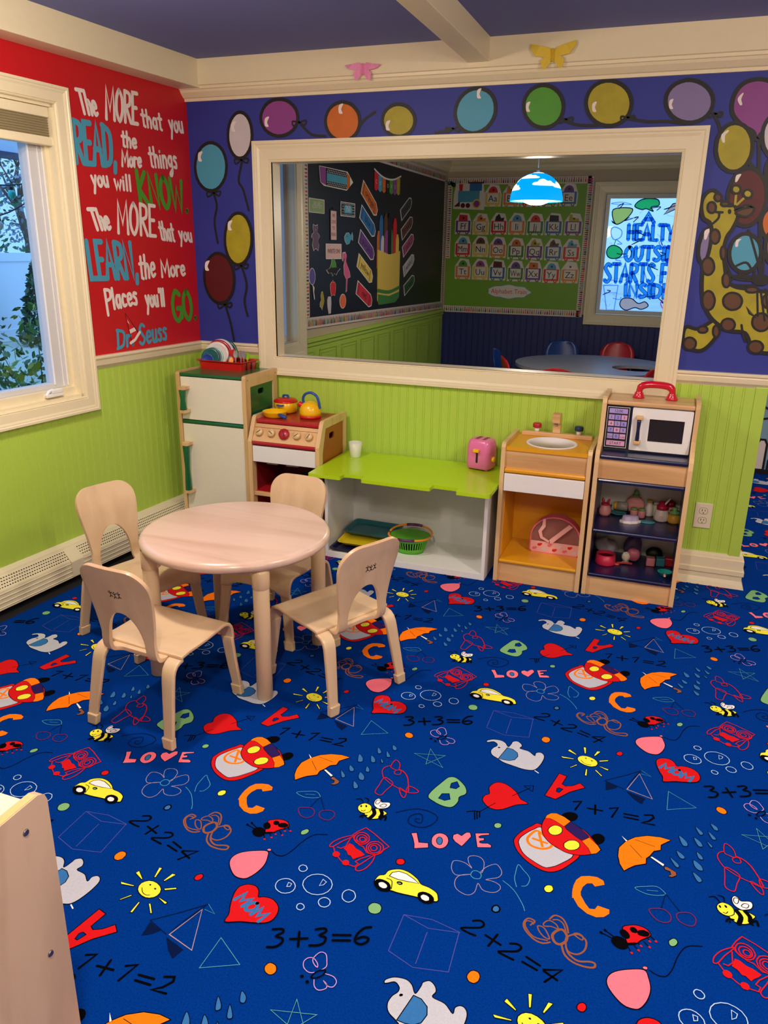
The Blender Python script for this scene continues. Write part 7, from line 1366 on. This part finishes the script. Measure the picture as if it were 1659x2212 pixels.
pl2 = bpy.data.lights.new('lamp_light', 'POINT'); pl2.energy = 15; pl2.color = (1, .86, .66); pl2.shadow_soft_size = .06; po = bpy.data.objects.new('lamp_light', pl2); po.location = (LP[0], LP[1], 1.66); COL.objects.link(po)
# activity table and plastic chairs
e = thing('activity_table', 'large grey activity table with a round cut-out in the far room', 'table', (1.75, 3.02, 0)); m = MB(); tg = mat('grey_table_laminate', (150, 158, 176), .3)
m.prism([ell(0, 0, .635, .60, 72), ell(.335, -.10, .185, .17, 36)[::-1]], lambda u, v, d: (u, v, .535+d), .025, tg); build('tabletop', m, e, bevel=.006)
for x, y in ((-.42, -.35), (-.4, .38), (.25, .48), (.40, -.40)): m = MB(); m.lathe([(.018, 0), (.016, .02), (.016, .535)], M['steel'], (x, y, 0), n=14); build('leg', m, e)
def plastic_chair(label, loc, rz, mt, grp='plastic chairs around the activity table'):
    e = thing('plastic_chair', label, 'chair', loc, rz, grp); m = MB(); rows = []
    for x, z, w in ((.15, .318, .15), (.13, .330, .16), (.0, .325, .165), (-.11, .332, .165), (-.15, .36, .15), (-.165, .42, .135)): rows.append([(x+.01*(v*v), w*v, z+.012*v*v) for v in [-1+k/4 for k in range(9)]])
    m.grid(rows, mt, True); build('seat', m, e, solid=(.008, 0)); m = MB(); rows = []
    for k in range(12): t = k/11; w = .155*math.sqrt(max(0.002, 1-(2*t-1)**2))**.75; rows.append([(-.160-.045*t+.03*v*v*(w/.155), w*v, .40+.25*t) for v in [-1+j/4 for j in range(9)]])
    m.grid(rows, mt, True); build('backrest', m, e, solid=(.008, 0))
    for x, y in ((.13, .12), (.13, -.12), (-.13, .12), (-.13, -.12)): m = MB(); m.tube([(x*1.15, y*1.15, 0), (x*.95, y, .32)], .010, M['steel'], n=10); build('leg', m, e)
    return e
rc, bc_ = mat('chair_red', (196, 16, 38), .3), mat('chair_blue', (10, 66, 150), .3)
for lab, x, y, a, mt in (('blue plastic chair at the far left of the activity table', 1.13, 2.96, 0, bc_), ('red plastic chair left of the activity table beside the blue one', 1.28, 2.58, 22, rc), ('blue plastic chair behind the activity table', 1.40, 3.72, -80, bc_), ('red plastic chair behind the activity table on the right', 1.85, 3.78, -95, rc), ('red plastic chair at the near side of the table, only its top showing', 1.60, 2.20, 88, rc), ('red plastic chair in the round cut-out of the table', 2.10, 2.50, 150, rc), ('navy blue plastic chair beside the cut-out at the right window edge', 2.38, 2.98, 185, mat('chair_navy', (14, 44, 104), .3))):
    plastic_chair(lab, (x, y, 0), math.radians(a), mt)
m = MB(); m.lathe([(0, 0), (.02, 0), (.02, .012), (0, .014)], M['black'], n=18, T=Matrix.Translation((.17, FY-.018, 2.02)) @ Matrix.Rotation(PI/2, 4, 'X')); build('magnet', m, None, label='round black magnet at the corner of the green board', cat='magnet')
# ================================================================ GARDEN OUTSIDE
m = MB(); m.add([(-40, -40, -.12), (40, -40, -.12), (40, 40, -.12), (-40, 40, -.12)], [(0, 1, 2, 3)], mat('pale_winter_ground', (176, 190, 176), .9, noise=.25, nscale=.8)); build('ground', m, kind='structure')
FP_ = Vector((-8, 5.78, -.12)); e = thing('vinyl_fence', 'white vinyl privacy fence at the end of the garden', 'fence', FP_); vw = mat('vinyl_fence_white', (226, 232, 240), .5); m = MB()
for k in range(-9, 8):
    y0 = k*2.2+.06; m2 = MB(); m2.box(-.02, .02, y0, y0+2.08, .08, 1.40, vw); m2.box(-.05, .04, y0, y0+2.08, 1.27, 1.40, vw); m2.box(-.05, .04, y0, y0+2.08, .05, .2, vw); build('fence_panel', m2, e); m2 = MB(); m2.box(-.07, .07, y0-.13, y0+.01, 0, 1.48, vw); m2.box(-.09, .09, y0-.15, y0+.03, 1.46, 1.50, vw); build('fence_post', m2, e)
def leafy(name, label, cat, loc, n, shape, size, mts, seed, group=None, trunk=None):
    rnd = random.Random(seed); e = thing(name, label, cat, loc, group=group); m = MB()
    for _ in range(n):
        p = shape(rnd); a = Vector((rnd.gauss(0, 1), rnd.gauss(0, 1), rnd.gauss(0, 1))).normalized(); b = a.orthogonal().normalized(); b = Matrix.Rotation(rnd.uniform(0, 6.28), 3, a) @ b; s = size*rnd.uniform(.6, 1.3); c = a.cross(b)
        m.add([p-b*s, p+c*s*.45-b*s*.2, p+c*s*.35+b*s*.5, p+b*s, p-c*s*.35+b*s*.5, p-c*s*.45-b*s*.2], [(0, 1, 2, 3, 4, 5)], rnd.choice(mts))
    build('foliage', m, e, kind='stuff')
    if trunk:
        m = MB(); [m.tube(t, r, mat('bark_brown', (92, 78, 66), .9), n=6) for t, r in trunk]; build('branches', m, e)
    return e
G1, G2, G3, G4 = mat('leaf_dark', (40, 92, 54), .5), mat('leaf_green', (86, 140, 70), .5), mat('leaf_yellow', (150, 164, 70), .6), mat('leaf_evergreen', (30, 66, 48), .8)
def cone(h, r): 
    def f(rnd): t = rnd.random()**1.3; a = rnd.uniform(0, 6.28); q = r*(1-t)**.7*math.sqrt(rnd.uniform(.5, 1)); return Vector((q*math.cos(a), q*math.sin(a), .05+t*h))
    return f
def dome_(rx, ry, z0, h):
    def f(rnd):
        a = rnd.uniform(0, 6.28); q = math.sqrt(rnd.random()); t = rnd.random(); return Vector((rx*q*math.cos(a), ry*q*math.sin(a), z0+t*h*(1-.5*q*q)))
    return f
tr_ = []
rnd = random.Random(12)
for k in range(46):
    a = rnd.uniform(0, 6.28); r_ = rnd.uniform(.2, .62); zt = rnd.uniform(.5, 1.15); tr_.append(([(0, 0, 0), (r_*.5*math.cos(a), r_*.9*math.sin(a), zt*.6), (r_*math.cos(a), r_*1.6*math.sin(a), zt)], [.008, .005, .002]))
leafy('garden_bush', 'leafy green bush just outside the garden window', 'bush', (-1.35, .28, -.12), 2600, dome_(.5, 1.15, .2, 1.0), .031, [G1, G2, G1, G3], 3, trunk=tr_)
for lab, y, x, h in (('arborvitae at the right in front of the fence', 6.5, -7.2, 1.25), ('arborvitae left of the fence post', 4.7, -7.2, 1.35), ('arborvitae furthest left along the fence', 2.9, -7.2, 1.5)): leafy('arborvitae', 'dark green '+lab, 'tree', (x, y, -.12), 900, cone(h, .36), .06, [G4, G1], int(y*10), 'evergreens along the fence')
for i, (x, y) in enumerate(((-11, 5.2), (-13, 12.5), (-11, -1.5), (-19, 7.5))):
    rnd = random.Random(i+30); tr_ = []
    def grow(p, d, L_, r_, n):
        q = p+d*L_; tr_.append(([p, p.lerp(q, .5)+Vector((rnd.uniform(-.1, .1), rnd.uniform(-.1, .1), 0))*L_*.3, q], [r_, r_*.85, r_*.65]))
        if n:
            for _ in range(3): grow(q, (d+Vector((rnd.gauss(0, .55), rnd.gauss(0, .55), rnd.gauss(.1, .35)))).normalized(), L_*.72, r_*.62, n-1)
    grow(Vector((0, 0, 0)), Vector((0, 0, 1)), 1.6, .12, 4)
    leafy('garden_tree', ('bare branching tree beyond the middle of the fence', 'bare tree beyond the right of the fence', 'bare tree beyond the left of the fence', 'bare tree standing furthest back in the garden')[i], 'tree', (x, y, -.12), 2200, (lambda rnd: Vector((max(-2.4, min(2.4, rnd.gauss(0, 1.2))), max(-3, min(3, rnd.gauss(0, 1.5))), rnd.uniform(1.2, 4.6)))), .07, [mat('leaf_blue_grey', (110, 132, 150), .8), G1, mat('leaf_grey', (120, 140, 150), .8)], i+50, 'trees beyond the fence', tr_)
e = thing('patio_canopy', 'pale grey patio canopy at the top of the garden view', 'canopy', (-3.1, 1.0, 2.1)); m = MB(); m.box(-.03, 0, -6, 5, .04, .40, mat('grey_canopy_cloth', (196, 208, 226), .8)); build('valance', m, e)
m = MB(); m.box(-.05, .02, -6, 5, 0, .05, mat('canopy_edge_dark', (70, 78, 98), .8)); build('edge_beam', m, e); m = MB(); m.box(-2.2, 0, -6, 5, .40, .43, MATS['grey_canopy_cloth']); build('roof_cloth', m, e)
for y in (-5.9, 4.9): m = MB(); m.box(-.05, .02, y-.04, y+.04, -2.22, 0, MATS['canopy_edge_dark']); build('post', m, e)
e = thing('string_lights', 'string of teal and clear garden bulbs outside the window', 'string lights', (-1.3, .1, 1.6)); m = MB(); wr = [(0, -1.4, .35), (0, -.5, .17), (0, -.03, .13), (0, .35, .2), (0, 1.0, .42)]; m.tube(smooth_line(wr), .004, M['black'], n=6); m.tube(smooth_line([(0, -1.2, .1), (0, -.5, -.08), (0, -.05, -.03), (0, .3, .10), (0, 1.0, .3)]), .004, M['black'], n=6); build('wire', m, e)
for y, z, c in ((.06, .13, mat('bulb_teal', (40, 210, 200), .2)), (-.06, -.04, mat('bulb_clear', (190, 220, 230), .2)), (.42, .2, MATS['bulb_teal']), (-.5, .16, MATS['bulb_clear'])): m = MB(); m.lathe([(.009, 0), (.011, -.02)], M['black'], (0, y, z), n=12); m.lathe([(.011, -.02), (.021, -.035), (.021, -.05), (.010, -.066), (0, -.068)], c, (0, y, z), n=16); build('bulb', m, e)
